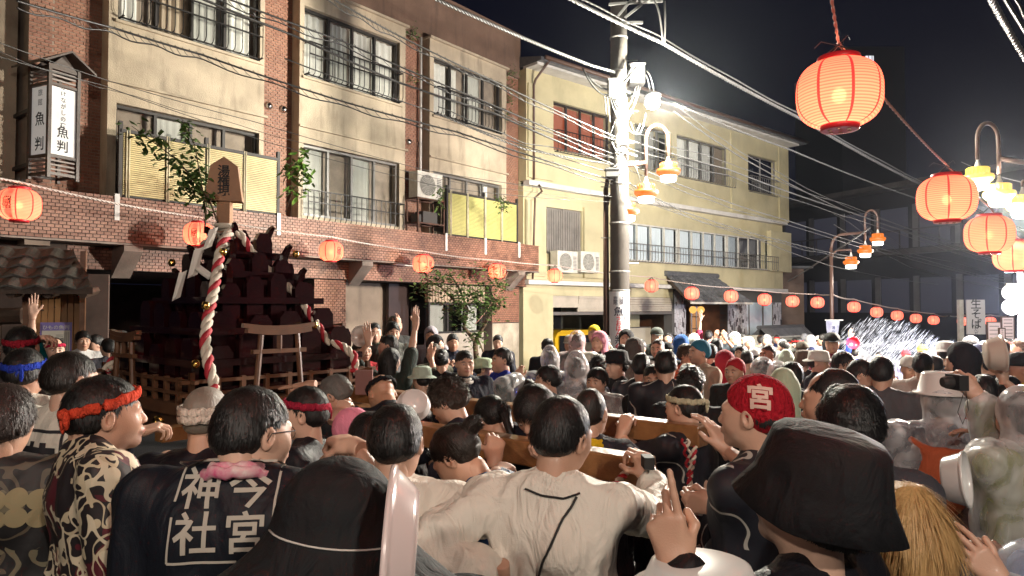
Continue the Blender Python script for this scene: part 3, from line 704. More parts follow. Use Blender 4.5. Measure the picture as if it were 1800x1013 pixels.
# globe lamps in the entrance
for px in (1218, 1232):
    s_, z_ = YF.hit(px, 545, -.5); c = YF.p(s_, -.5, z_); g = thing('globe_lamp', 'left of the two glowing amber globe lamps in the inn entrance' if px < 1225 else 'right of the two glowing amber globe lamps in the inn entrance', 'lamp', c, 'globe lamps in the entrance')
    mb = MB(); mb.lathe([(.0, -.13), (.07, -.11), (.12, -.05), (.135, 0), (.12, .06), (.07, .115), (.0, .13)], c, 18); mb.build('globe', emis('amber_globe', (1, .50, .12), 1.3), g, True)
    mb = MB(); mb.tube([c + Vector((0, 0, .12)), c + Vector((0, 0, .4))], .01, 5); mb.build('hanger', iron, g)
for px, w in ((988, 0), (1028, 1)):
    s_, z_ = YF.hit(px, 480, .1)
    ac_unit(YF.p(s_, .18, z_), YF.d, YF.n, ['left of the two white air conditioners on the ledge above the yellow garage', 'right one of the paired white air conditioners above the garage, nearer the street lamp'][w], w=.80, h=.60)
# meter on wall pier
s_, z_ = YF.hit(1070, 610, .2)
# low walls with tiled cap by the entrance
def low_wall():
    F = YF; a, b = F.hit(1305, 610, 1.6)[0], F.hit(1412, 600, 1.6)[0]; zt = F.hit(1360, 592, 1.6)[1]
    root = thing('garden_wall', 'low cream garden wall capped with grey tiles at the end of the yellow inn', 'wall', F.p((a + b) / 2, 1.6, -.7))
    mb = MB(); F.box(mb, a, a + 1.2, 1.45, 1.65, -1.5, zt + .08); F.box(mb, a + 1.25, b - .9, 1.4, 1.7, -1.5, zt - .02); F.box(mb, b - .55, b, 1.4, 1.7, -1.5, zt - .02); F.box(mb, b - .9, b - .55, 1.4, 1.7, zt - .4, zt - .02); mb.build('wall', mat('cream_wall', (.55, .53, .42), .85, var=.12), root)
    for i in range(20):
        c = a + 1.2 + (b - a - 1.0) * (i + .5) / 20
        for sg in (1, -1):
            q = MB(); w = (b - a - 1.0) / 40 * .9; V = []
            for o, z in ((0, .30), (.32, .02)):
                for k in range(5): an = math.pi * k / 4; V.append(F.p(c + math.cos(an) * w, 1.55 + sg * o, zt + z + math.sin(an) * w * .8))
            q.add(V, [(k, k + 1, k + 6, k + 5) for k in range(4)] + [(5, 6, 7, 8, 9)]); q.build('roof_tile', tile_m, root)
    q = MB(); q.tube([F.p(a + 1.1, 1.55, zt + .33), F.p(b + .1, 1.55, zt + .33)], .07, 8); q.bar(F.p(a + 1.1, 1.86, zt + .0), F.p(b + .1, 1.86, zt + .0), .03, .05, m=1); q.build('ridge', [tile_m, white_m], root)
low_wall()
def yellow_van():
    F = YF; a, b = F.hit(979, 600, -1.4)[0], F.hit(1050, 600, -1.4)[0]; zt = F.hit(1000, 581, -1.4)[1]
    root = thing('parked_van', 'yellow van parked nose in inside the dark garage of the inn', 'van', F.p((a + b) / 2, -2.5, -.8))
    mb = MB(); o1 = -1.4; pr = [(a, -.5), (a, zt - .25), (a + .12, zt - .06), (a + .3, zt), (b - .3, zt), (b - .12, zt - .06), (b, zt - .3), (b, -.5)]
    n = len(pr); V = [F.p(s, o1 + (0 if z < zt - .7 else -.08), z) for s, z in pr] + [F.p(s, o1 - 3, z) for s, z in pr]
    mb.add(V, [tuple(range(n)), tuple(range(2 * n - 1, n - 1, -1))] + [(i, i + n, (i + 1) % n + n, (i + 1) % n) for i in range(n)]); mb.build('body', yellow_car, root)
    mb = MB(); F.box(mb, a + .12, b - .12, o1, o1 + .01, zt - .68, zt - .16); mb.build('windscreen', dk_glass, root)
    mb = MB(); F.box(mb, a + .1, b - .1, o1, o1 + .03, -.35, -.2); mb.build('bumper', alu_g, root)
    for x in (a + .15, b - .3):
        mb = MB(); F.box(mb, x, x + .16, o1, o1 + .02, -.1, .12); mb.build('headlight', plastic_w, root)
    for x in (a + .15, b - .3):
        mb = MB(); mb.lathe([(0, .1), (.28, .1), (.28, -.1), (0, -.1)], F.p(x + .1, -1.8, -.62), 16, M=Matrix.Rotation(F.rot(), 4, 'Z') @ Matrix.Rotation(R(90), 4, 'Y')); mb.build('wheel', rubber, root)
yellow_van()

# ================================================================== tiled shop roof and board wall at the left
def left_shop():
    Yb = 8.7; n = Vector((.35, -.94, 0)).normalized(); d = Vector((-n.y, n.x, 0)); o = P(60, 600, Yb)
    F = Frame((o.x, o.y, 0), d, n); root = thing('shop_annex', 'small shop front with mossy grey tile roof and knotty pine board wall', 'building', (o.x, o.y, 0))
    e = F.hit(140, 600, 0)[0]; zr = F.hit(80, 512, 0)[1]
    k = 0; x = 0.0; nb = 7
    for i in range(nb):
        a, b = e * i / nb, e * (i + 1) / nb; mb = MB(); F.box(mb, a + .004, b - .004, -.05, .0 + .003 * (i % 2), -.5, zr + .2); mb.build('board', wood_y, root)
    r = random.Random(11); kn = MB()
    for _ in range(16):
        s_, z_ = r.uniform(.05, e - .03), r.uniform(1.3, zr - .05); kn.lathe([(0, .0), (r.uniform(.006, .014), .0)], F.p(s_, .006, z_), 8, M=Matrix.Rotation(F.rot(), 4, 'Z') @ Matrix.Rotation(R(90), 4, 'X') @ Matrix.Scale(1, 4))
    kn.build('knot', wood_d, root)
    mb = MB(); mb.bar(F.p(e + .03, .02, -.5), F.p(e + .03, .02, zr + .5), .06, up=F.d); mb.bar(F.p(-.05, .03, -.5), F.p(-.05, .03, zr), .12, up=F.d); mb.build('corner_post', wood_t, root)
    mb = MB(); mb.tube([F.p(-1.6, .1, zr - .35), F.p(-.1, .12, zr - .30)], .1, 8); mb.bar(F.p(-.38, .05, -.5), F.p(-.38, .05, zr - .3), .09, up=F.d)
    for k in range(6): mb.tube([F.p(-1.2 + .36 * k, -.3, zr + .02), F.p(-1.2 + .36 * k, .5, zr - .05)], .05, 6)
    mb.build('beam', wood_d, root)
    mb = MB(); F.box(mb, -2.5, -.4, -1.2, -1.1, -.5, zr); F.box(mb, -2.5, e, -2.0, -1.9, -.5, zr + .3); mb.build('inner_wall', mat('garage_dark'), root)
    # roof slope with tiles: overhanging eave
    z_e = F.hit(80, 508, .55)[1]; z_t = F.hit(60, 438, -.3)[1]; x0, x1 = -2.3, F.hit(163, 508, .55)[0]; xt = F.hit(128, 440, -.3)[0]
    mb = MB(); mb.hexa([F.p(x0, .55, z_e - .06), F.p(x1, .55, z_e - .06), F.p(xt, -.3, z_t - .08), F.p(x0, -.3, z_t - .08), F.p(x0, .55, z_e + .02), F.p(x1, .55, z_e + .02), F.p(xt, -.3, z_t), F.p(x0, -.3, z_t)]); rf = mb.build('roof', wood_d, root)
    rows = 4; pw = .27
    for j in range(rows):
        t0, t1 = j / rows, (j + 1.15) / rows; nx = int((x1 - x0) / pw)
        for i in range(nx):
            q = MB(); V = []
            for t, dz in ((t0, .01), (min(t1, 1.03), .045)):
                for k in range(7):
                    f = k / 6; xx = x0 + (i + f * 1.04) * pw; lim = xt + (x1 - xt) * t
                    zz = (z_t) + (z_e - z_t) * t + dz + .020 * math.cos(f * 2 * math.pi)
                    V.append(F.p(min(xx, lim), -.3 + .85 * t, zz))
            if (V[0] - V[6]).length < .08: continue
            V += [v - Vector((0, 0, .022)) for v in V[7:14]]
            q.add(V, [(k, k + 7, k + 8, k + 1) for k in range(6)] + [(k + 7, k + 14, k + 15, k + 8) for k in range(6)]); q.build('roof_tile', mat('mossy_roof_tile', (.065, .062, .055), .45, island=.5, island_col=(.03, .028, .025), var=.4, vscale=6, bump=.5), rf)
    # poster
    pz0, pz1 = F.hit(97, 645, .01)[1], F.hit(97, 567, .01)[1]; a, b = F.hit(70, 600, .01)[0], F.hit(126, 600, .01)[0]
    pr = thing('wall_poster', 'white poster with purple border headed ひもの魚判 on the pine boards', 'poster', F.p((a + b) / 2, .01, pz0))
    mb = MB(); F.box(mb, a, b, .006, .010, pz0, pz1, 0); F.box(mb, a + .02, b - .02, .010, .012, pz0 + .02, pz1 - .02, 1); F.box(mb, a + .02, b - .02, .0125, .0135, pz1 - .10, pz1 - .02, 0)
    mb.build('sheet', [mat('purple_print', (.22, .18, .48), .5), mat('cream_print', (.62, .60, .52), .5)], pr)
    c = (a + b) / 2
    letter('lettering', 'ひもの魚判', lambda x, y: F.p(c + x, .0145, pz1 - .06 + y), .058, white_p, pr, vertical=False, bold=.01)
    mb = MB(); mb.add([F.p(a + .05 + .05 * (1 + math.cos(t * .52)), .0130, pz1 - .19 + .03 * math.sin(t * .52)) for t in range(12)], [tuple(range(12))]); mb.build('printed_fish', mat('fish_brown', (.25, .12, .06), .6), pr)
    mb = MB()
    for k in range(5): F.box(mb, c + .0, b - .09, .0125, .0130, pz1 - .16 - k * .022, pz1 - .152 - k * .022)
    for k in range(3): F.box(mb, b - .075 + k * .02, b - .07 + k * .02, .0125, .0130, pz0 + .1, pz1 - .12)
    mb.build('printed_lines', mat('grey_ink', (.2, .2, .2), .7), pr)
left_shop()

# ================================================================== distant right-hand street
def far_right():
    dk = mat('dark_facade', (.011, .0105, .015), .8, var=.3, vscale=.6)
    F = Frame((P(1800, 543, 30).x, 30, 0), (-.30, .954, 0), (-.954, -.30, 0)); F.d = Vector((-.42, .907, 0)); F.n = Vector((-.907, -.42, 0))
    root = thing('soba_shop', 'dim old timber shop house with long balcony at the far end of the street', 'building', F.p(0, 0, -1))
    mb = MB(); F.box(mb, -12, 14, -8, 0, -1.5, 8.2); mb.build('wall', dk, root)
    mb = MB(); z2 = 5.0
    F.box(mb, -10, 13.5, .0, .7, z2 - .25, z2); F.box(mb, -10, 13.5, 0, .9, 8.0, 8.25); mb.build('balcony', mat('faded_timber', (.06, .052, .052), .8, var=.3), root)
    mb = MB()
    for k in range(24): mb.bar(F.p(-9.8 + k, .65, z2), F.p(-9.8 + k, .65, z2 + .9), .05)
    mb.bar(F.p(-10, .65, z2 + .9), F.p(13.5, .65, z2 + .9), .06); mb.build('railing', mat('faded_timber'), root)
    for k in range(11):
        a = -9.5 + 2.1 * k
        for z0, z1 in ((z2 + .1, z2 + 2.1), (1.9, 3.6)):
            q = MB(); F.box(q, a, a + 1.5, .0, .03, z0, z1); q.build('window', mat('dim_window', (.05, .05, .06), .3, emit=(.5, .5, .8), estr=.006 if k % 3 else .03), root)
            q = MB(); F.box(q, a + 1.55, a + 1.85, .0, .06, z0, z1 + .1); q.build('shutter', mat('pale_shutter', (.11, .105, .11), .7, var=.2), root)
    # vertical board
    zt, zb = P(1715, 527, 27).z, P(1715, 588, 27).z; c = P(1716, 550, 27)
    G = Frame((c.x, c.y, 0), (1, 0, 0), (0, -1, 0)); w = .34
    sg = thing('vertical_sign', 'pale vertical shop sign reading 生そば beside the far lantern row', 'sign', (c.x, c.y, zb))
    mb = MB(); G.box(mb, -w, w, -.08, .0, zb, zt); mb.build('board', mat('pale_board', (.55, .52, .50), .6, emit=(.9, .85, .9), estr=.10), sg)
    letter('lettering', '生そば', lambda x, y: G.p(x, .004, (zt * .6 + zb * .4) + y), .42, black_p, sg, spacing=.9, bold=.01)
    letter('lettering', 'あだち', lambda x, y: G.p(x, .004, (zt * .15 + zb * .85) + y), .2, black_p, sg, spacing=.9)
    mb = MB(); mb.bar(G.p(-w - .25, -.02, -1), G.p(-w - .25, -.02, zt), .16); mb.build('post', white_m, sg)
    # notice boards
    for i, (px, py, wd, h, tx) in enumerate(((1748, 593, .5, 1.1, 'orange lit notice board on the shop front below the lantern row'), (1772, 580, .45, .9, 'white menu board hung on the shop front under the floodlights'), (1762, 590, .22, .5, 'small purple lit menu sign right of the notice board'))):
        c = P(px, py, 25 - i); mb = MB(); G = Frame((c.x, c.y, 0), (1, 0, 0), (0, -1, 0)); G.box(mb, -wd / 2, wd / 2, -.05, 0, c.z - h / 2, c.z + h / 2, 0); G.box(mb, -wd / 2 + .04, wd / 2 - .04, 0, .004, c.z - h / 2 + .04, c.z + h / 2 - .04, 1)
        for k in range(7): G.box(mb, -wd / 2 + .08, wd / 2 - .08, .004, .006, c.z - h / 2 + .1 + k * h / 8, c.z - h / 2 + .12 + k * h / 8, 0)
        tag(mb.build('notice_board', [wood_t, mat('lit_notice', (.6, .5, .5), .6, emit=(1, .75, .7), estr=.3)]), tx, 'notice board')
    # tiers of dark buildings and wooded hill behind
    b1 = MB(); F2 = Frame((14, 40, 0), (1, .1, 0), (.1, -1, 0)); 
    c = P(1565, 80, 60); tw = thing('far_apartment_tower', 'unlit apartment tower far behind with one bright stair window near its top', 'building', (c.x, 60, 0))
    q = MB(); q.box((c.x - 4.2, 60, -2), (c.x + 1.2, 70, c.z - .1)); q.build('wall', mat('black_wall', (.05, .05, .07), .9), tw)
    q = MB(); w_ = P(1528, 105, 60); q.box((w_.x - .33, 59.9, w_.z - .3), (w_.x + .33, 60, w_.z + .3)); q.build('window', emis('stair_light', (.9, .95, 1), 1.0), tw)
    for k in range(2): q = MB(); q.box((w_.x - .34 + .3 * k + .2, 59.86, w_.z - .3), (w_.x - .3 + .3 * k + .2, 59.9, w_.z + .3)); q.build('window_bar', iron, tw)
    hm = MB(); r = random.Random(2); N = 40; V = []
    for i in range(N + 1):
        x = -5 + 75 * i / N; z = 12 + 6 * math.sin(x * .11 + 1) + r.uniform(-.8, .8)
        V += [(x, 78 + r.uniform(-2, 2), -3), (x, 80, z * .6), (x, 95, z)]
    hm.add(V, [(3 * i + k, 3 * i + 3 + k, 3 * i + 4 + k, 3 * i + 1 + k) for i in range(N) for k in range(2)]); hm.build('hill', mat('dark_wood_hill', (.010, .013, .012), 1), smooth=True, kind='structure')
    # brown house wall next to the yellow building
    s0 = YF.hit(1379, 500)[0]; c0 = YF.p(s0, 0, 0)
    ad = thing('brown_house', 'narrow brown panelled house wall right behind the end of the yellow inn', 'house', (c0.x + 1, c0.y + 2, -1))
    zt = P(1395, 470, 30).z; q = MB(); x0, x1 = c0.x - .3, P(1413, 500, 31).x; q.box((x0, 31, -2), (x1, 38, zt)); q.build('wall', mat('brown_panel', (.16, .11, .085), .8, var=.2), ad)
    for k in range(14): q = MB(); q.box((x0, 30.95, -1.2 + k * .34), (x1 - .15, 30.998, -.9 + k * .34)); q.build('panel', mat('brown_panel'), ad)
    q = MB(); q.box((x0 - .5, 30.7, zt), (x1 + .3, 38, zt + .1)); q.build('roof', tile_m, ad)
far_right()
# parked white car glimpsed past the garden wall
def far_car():
    c = P(1395, 622, 27); root = thing('parked_car', 'small white car seen past the garden wall beside the banner', 'car', (c.x + .9, 27, ground(c.x, 27)))
    g = ground(c.x, 27); x = c.x - .3; mb = MB(); pr = [(0, .35), (0, .8), (.5, .95), (1.1, 1.45), (2.6, 1.48), (3.2, .95), (3.5, .85), (3.5, .35)]
    n = len(pr); V = [(x + a, 27, g + z) for a, z in pr] + [(x + a, 28.5, g + z) for a, z in pr]
    mb.add(V, [tuple(range(n)), tuple(range(2 * n - 1, n - 1, -1))] + [(i, i + n, (i + 1) % n + n, (i + 1) % n) for i in range(n)]); mb.build('body', white_p, root)
    mb = MB(); mb.add([(x + 1.1, 26.99, g + .98), (x + 1.35, 26.99, g + 1.38), (x + 2.5, 26.99, g + 1.4), (x + 2.85, 26.99, g + .98)], [(0, 1, 2, 3)]); mb.build('side_window', dk_glass, root)
    for a in (.7, 2.8): mb = MB(); mb.lathe([(0, -.1), (.3, -.1), (.3, .1), (0, .1)], (x + a, 27.05, g + .3), 16, M=Matrix.Rotation(R(90), 4, 'X')); mb.build('wheel', rubber, root)
far_car()
# ================================================================== lamps, poles, lanterns, cables
def point(name, loc, power, col, radius, parent=None):
    l = bpy.data.lights.new(name, 'POINT'); l.energy = power * 1.4; l.color = col; l.shadow_soft_size = radius
    o = bpy.data.objects.new(name, l); COL.objects.link(o)
    if parent is not None: o.parent = parent; o.location = Vector(loc) - org_of(parent)
    else: o.location = loc
    return o
amber = mat('amber_shade', (.12, .025, .002), .5, emit=(1, .22, .006), estr=.8)
amber_y = mat('yellow_shade', (.7, .55, .05), .3, emit=(1, .75, .12), estr=.75)
lampg = emis('lamp_diffuser', (1, .97, .86), 9.0)
def shade_lamp(c, s, m, root, power):
    sh = MB(); pr = [(.09, .20), (.14, .20), (.15, .185), (.15, .10), (.205, .085), (.215, .06), (.215, .035), (.195, .0), (.16, -.03), (.15, -.04)]
    sh.lathe([(r * s, z * s) for r, z in pr], c, 24)
    for k in range(20):
        a = k * math.pi / 10; v = Vector((math.cos(a), math.sin(a), 0)); sh.bar(c + v * .152 * s + Vector((0, 0, .1 * s)), c + v * .152 * s + Vector((0, 0, .19 * s)), .008 * s)
    l = sh.build('shade', m, root, True)
    q = MB(); q.lathe([(.02, .30), (.025, .24), (.06, .2), (.14, .195)], c, 12) if False else q.lathe([(.014 * s, .36 * s), (.02 * s, .30 * s), (.05 * s, .21 * s), (.10 * s, .2 * s)], c, 12); q.build('collar', white_m, root, True)
    q = MB(); q.lathe([(.145 * s, -.03 * s), (.14 * s, -.12 * s), (.11 * s, -.14 * s), (0, -.145 * s)], c, 20); q.build('diffuser', lampg, root, True)
    point('lamp_light', c + Vector((0, 0, -.32 * s)), power, (1, .89, .76), .13, root)
def arm_curve(a, b, top):
    pts = []
    for i in range(13):
        t = i / 12; an = math.pi * (1 - t); m_ = (a + b) / 2; pts.append(m_ + (a - b) / 2 * -math.cos(an) * 1.0 + Vector((0, 0, top * math.sin(an))))
    return pts
def lamp_post(name, px, Y, zbase, lamps, m, lab, power, polem=pipe_m, s=1.0, top_px=None):
    """curved iron post carrying three stacked shades; lamps: list of (px, py) from low to high"""
    p = P(px, 600, Y); root = thing(name, lab, 'street lamp', (p.x, p.y, zbase), 'three shaded ornamental street lamps')
    L = [P(a, b, Y) for a, b in lamps]; sgn = 1 if L[2].x > p.x else -1
    zt = L[1].z + .42 * s
    mb = MB(); mb.tube([(p.x, Y, zbase), (p.x, Y, zbase + .9)], .085, 12); mb.tube([(p.x, Y, zbase + .85), (p.x, Y, zt - .3)], [.06, .045], 10)
    mb.tube([(p.x, Y, zt - .35), (p.x + .03 * sgn, Y, zt - .15), (p.x + .12 * sgn, Y, zt + .02), (p.x + .28 * sgn, Y, zt + .10), (L[1].x, Y, zt + .16)], .04, 10)
    # goose neck carrying the highest lamp
    pts = [Vector((L[1].x, Y, zt - .06 + .0)), Vector((L[1].x, Y, L[2].z + .62 * s))] + arm_curve(Vector((L[1].x, Y, L[2].z + .62 * s)), Vector((L[2].x, Y, L[2].z + .62 * s)), .26 * s)[1:] + [Vector((L[2].x, Y, L[2].z + .32 * s))]
    mb.tube(pts, .032 * s, 10)
    zl = L[0].z + .36 * s; mb.tube([(p.x, Y, zl - .3), (p.x + .05 * sgn, Y, zl - .08), (p.x + .16 * sgn, Y, zl + .03), (L[0].x, Y, zl + .05)], .03, 8)
    mb.tube([(L[0].x, Y, zl + .05), (L[0].x, Y, zl - .03)], .02, 6); mb.tube([(L[1].x, Y, zt + .15), (L[1].x, Y, L[1].z + .33 * s)], .022, 6)
    mb.build('post', polem, root, True)
    for c in L: shade_lamp(c, s, m, root, power)
    return root
lamp_post('street_lamp', 1066, 12.6, ground(1.6, 12.6), [(1102, 376), (1136, 343), (1175, 306)], amber, 'ornamental lamp with three glowing orange shades beside the utility pole', 24, s=1.0)
lamp_post('street_lamp', 1463, 20.5, ground(9, 20.5), [(1496, 464), (1521, 444), (1543, 423)], amber, 'farther ornamental lamp with three orange shades above the banner', 30, s=1.0)
lamp_post('street_lamp', 1850, 10.5, ground(8, 10.5), [(1798, 367), (1757, 347), (1719, 318)], amber_y, 'ornamental lamp with yellow shades hanging in at the right edge of the street', 1700, s=.98)
# unseen lamps of this kind, added behind the viewer to light the foreground
def back_fill_lamp(x, y, z, power, lab):
    root = thing('street_lamp', lab, 'street lamp', (x, y, 0), 'three shaded ornamental street lamps'); mb = MB(); mb.tube([(x, y, 0), (x, y, z + .6)], .05, 10); mb.tube([(x, y, z + .6), (x + .2, y, z + .8), (x + .5, y, z + .75), (x + .6, y, z + .33)], .035, 8); mb.build('post', pipe_m, root, True)
    shade_lamp(Vector((x + .6, y, z)), 1.0, amber_y, root, power)
back_fill_lamp(-2.6, -3.6, 5.0, 350, 'added fill lamp with one yellow shade, unseen behind the viewer on the hotel side')
back_fill_lamp(1.9, -3.6, 5.2, 560, 'added fill lamp with one yellow shade, unseen behind the viewer on the far kerb')

# utility pole
def utility_pole():
    Y = 12.5; p = P(1090, 600, Y); g = ground(p.x, Y); root = thing('utility_pole', 'concrete utility pole with steel boxes, cables and a white hotel sign', 'pole', (p.x, Y, g))
    mb = MB(); mb.tube([(p.x, Y, g), (p.x, Y, 9.4)], [.185, .135], 20); mb.build('pole', conc_pole, root, True)
    q = MB()
    for z in (2.42, 2.75, 3.6, 4.3, 5.0, 5.45, 5.9, 6.3, 6.9): q.lathe([(.19 - .006 * z + .006, z - .02), (.19 - .006 * z + .012, z), (.19 - .006 * z + .006, z + .02)], (p.x, Y, 0), 18)
    for k in range(9): z = 2.9 + k * .45; sg = (-1) ** k; q.tube([(p.x + sg * .1, Y, z), (p.x + sg * .33, Y - .02, z)], .010, 5)
    build_each(q, 'step_bolt', alu_g, root)
    def boxat(px, py, w, h, dep, dy, nm):
        c = P(px, py, Y + dy); m = MB(); m.box((c.x - w / 2, c.y - dep / 2, c.z - h / 2), (c.x + w / 2, c.y + dep / 2, c.z + h / 2)); m.box((c.x - w / 2 - .015, c.y - dep / 2 - .015, c.z + h / 2), (c.x + w / 2 + .015, c.y + dep / 2 + .015, c.z + h / 2 + .02)); m.build(nm, cable_l, root); return c
    boxat(1119, 133, .26, .34, .22, -.05, 'switch_box'); boxat(1077, 157, .16, .28, .2, -.25, 'switch_box'); boxat(1076, 305, .22, .12, .12, -.2, 'junction_box'); boxat(1100, 615, .10, .3, .1, .25, 'meter_box')
    q = MB(); a = P(1040, -5, Y)
    for (x0, y0, x1, y1) in ((1083, 40, 1130, 40), (1070, 8, 1165, 2), (1085, 30, 1110, 0), (1098, 32, 1128, 8), (1075, 152, 1122, 170), (1085, 255, 1115, 250), (1080, 262, 1120, 275)):
        q.bar(P(x0, y0, Y - .16), P(x1, y1, Y - .16), .05, .04)
    for px in (1118, 1128, 1140, 1150): c = P(px, 6, Y - .16); q.lathe([(.03, .0), (.05, .03), (.03, .06), (.05, .09), (.02, .12)], c, 8)
    build_each(q, 'cross_arm', cable_l, root)
    q = MB(); r = random.Random(4)
    def loop(x0, y0, x1, y1, sag, dy=-.25, rr=.012):
        A, B = P(x0, y0, Y + dy), P(x1, y1, Y + dy); q.tube([A.lerp(B, t / 10) + Vector((0, -.05 * math.sin(math.pi * t / 10), -sag * 4 * (t / 10) * (1 - t / 10))) for t in range(11)], rr, 5)
    loop(1072, 172, 1122, 150, .55); loop(1075, 172, 1126, 152, .42); loop(1079, 175, 1118, 152, .3); loop(1137, 125, 1150, 165, -.05); loop(1134, 130, 1146, 190, -.08)
    loop(1150, 2, 1165, 72, -.12, rr=.018); loop(1168, 2, 1168, 75, -.0, rr=.018); loop(1062, 165, 1066, 205, .06); loop(1066, 168, 1072, 215, .02)
    loop(1030, 130, 1118, 118, .35, rr=.02); loop(1024, 120, 1110, 118, .5, rr=.016); loop(1075, 250, 1100, 265, .15); loop(1100, 215, 1125, 218, .2); loop(1108, 215, 1135, 200, .3)
    for k in range(12):
        x, y = r.uniform(1072, 1118), r.uniform(140, 320); loop(x, y, x + r.uniform(-22, 22), y + r.uniform(5, 50), r.uniform(-.05, .12), -.2, .007)
    build_each(q, 'looped_wire', cable_l, root, True)
    # wrap-around sign
    zt, zb = P(1090, 513, Y).z, P(1090, 632, Y).z; rad = .193; ctr = Vector((p.x, Y, 0)); th0 = -math.pi / 2 + math.atan2(p.x, Y) * -1 - .12
    q = MB(); V = []
    for k in range(17):
        a = th0 + (k / 16 - .5) * 2.3; V += [ctr + Vector((math.cos(a) * rad, math.sin(a) * rad, zb + .0)), ctr + Vector((math.cos(a) * rad, math.sin(a) * rad, zt))]
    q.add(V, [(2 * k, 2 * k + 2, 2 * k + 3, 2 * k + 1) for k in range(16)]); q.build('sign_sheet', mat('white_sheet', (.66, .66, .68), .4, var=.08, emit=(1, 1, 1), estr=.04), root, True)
    def wrap(zc, dx=0, rr=rad + .004): return lambda x, y: ctr + Vector((math.cos(th0 + (x + dx) / rad) * rr, math.sin(th0 + (x + dx) / rad) * rr, zc + y))
    H = zt - zb; bl = mat('blue_black_ink', (.02, .02, .05), .6)
    letter('sign_lettering', '旅館', wrap(zt - H * .13, -.055), .085, bl, root, spacing=.8, bold=.008); letter('sign_lettering', 'は楽', wrap(zt - H * .13, .055), .085, bl, root, spacing=.8, bold=.008)
    letter('sign_lettering', '魚', wrap(zt - H * .29, -.0), .17, bl, root, bold=.012); letter('sign_lettering', 'うおはん', wrap(zt - H * .50, 0), .105, red_ink, root, spacing=.85, bold=.02)
    letter('sign_lettering', '判', wrap(zt - H * .705, 0), .15, bl, root, bold=.012); letter('sign_lettering', '←', wrap(zt - H * .80, 0), .16, red_ink, root, bold=.02)
    letter('sign_lettering', '63-3737', wrap(zt - H * .86, 0), .062, bl, root, vertical=False)
    letter('sign_lettering', '自家製ひもの販売しています', wrap(zt - H * .48, .105), .03, bl, root, spacing=.8)
    q = MB(); V = []
    for k in range(9):
        a = th0 + (k / 8 - .5) * 1.55; V += [ctr + Vector((math.cos(a) * (rad + .005), math.sin(a) * (rad + .005), zb + .02)), ctr + Vector((math.cos(a) * (rad + .005), math.sin(a) * (rad + .005), zb + H * .11))]
    q.add(V, [(2 * k, 2 * k + 2, 2 * k + 3, 2 * k + 1) for k in range(8)]); q.build('black_label', black_p, root)
    letter('sign_lettering', '湯河原営業所', wrap(zb + H * .08, 0, rad + .008), .04, white_p, root, vertical=False); letter('sign_lettering', '#50', wrap(zb + H * .04, 0, rad + .008), .05, white_p, root, vertical=False)
    # bright security light on the pole
    c = P(1147, 181, 12.2); sl = thing('security_light', 'blazing white street light on an arm of the utility pole', 'light', c)
    q = MB(); q.tube([P(1105, 170, 12.4), P(1125, 160, 12.3), c + Vector((-.02, 0, .14))], .03, 8); q.lathe([(.03, .2), (.13, .15), (.15, .10), (.145, .09)], c, 20); q.build('bracket', cable_l, sl, True)
    q = MB(); q.lathe([(.0, .1), (.09, .085), (.13, .03), (.13, -.03), (.09, -.09), (0, -.12)], c, 20); q.build('bulb', emis('lamp_white', (1, 1, .93), 40), sl, True)
    point('lamp_light', c + Vector((.14, -.38, -.14)), 2500, (1, .95, .80), .10, sl)
utility_pole()

# floodlights at right
def flood():
    root = thing('floodlight_stand', 'pair of dazzling stacked floodlights on a white stand at the right edge', 'floodlight', P(1793, 700, 14.5))
    q = MB(); q.bar(P(1795, 720, 14.5), P(1793, 470, 14.5), .07); q.bar(P(1797, 500, 14.5), P(1770, 500, 14.5), .04); q.bar(P(1797, 548, 14.5), P(1770, 548, 14.5), .04); q.build('stand', white_m, root)
    for py in (514, 540):
        c = P(1780, py, 14.4); q = MB(); q.lathe([(0, -.0), (.16, -.0), (.17, .02), (.15, .12), (.06, .16)], c, 20, M=Matrix.Rotation(R(-70), 4, 'Y') @ Matrix.Rotation(R(90), 4, 'X') if False else Matrix.Rotation(R(-90), 4, 'X')); q.build('housing', white_m, root, True)
        q = MB(); q.lathe([(.0, -.03), (.10, -.025), (.15, .0)], c, 20, M=Matrix.Rotation(R(-90), 4, 'X') @ Matrix.Scale(1, 4)); q.build('lens', emis('flood_white', (.92, .93, 1), 34), root, True)
    point('lamp_light', P(1776, 528, 14.0), 1100, (.80, .83, 1), .16, root)
flood()

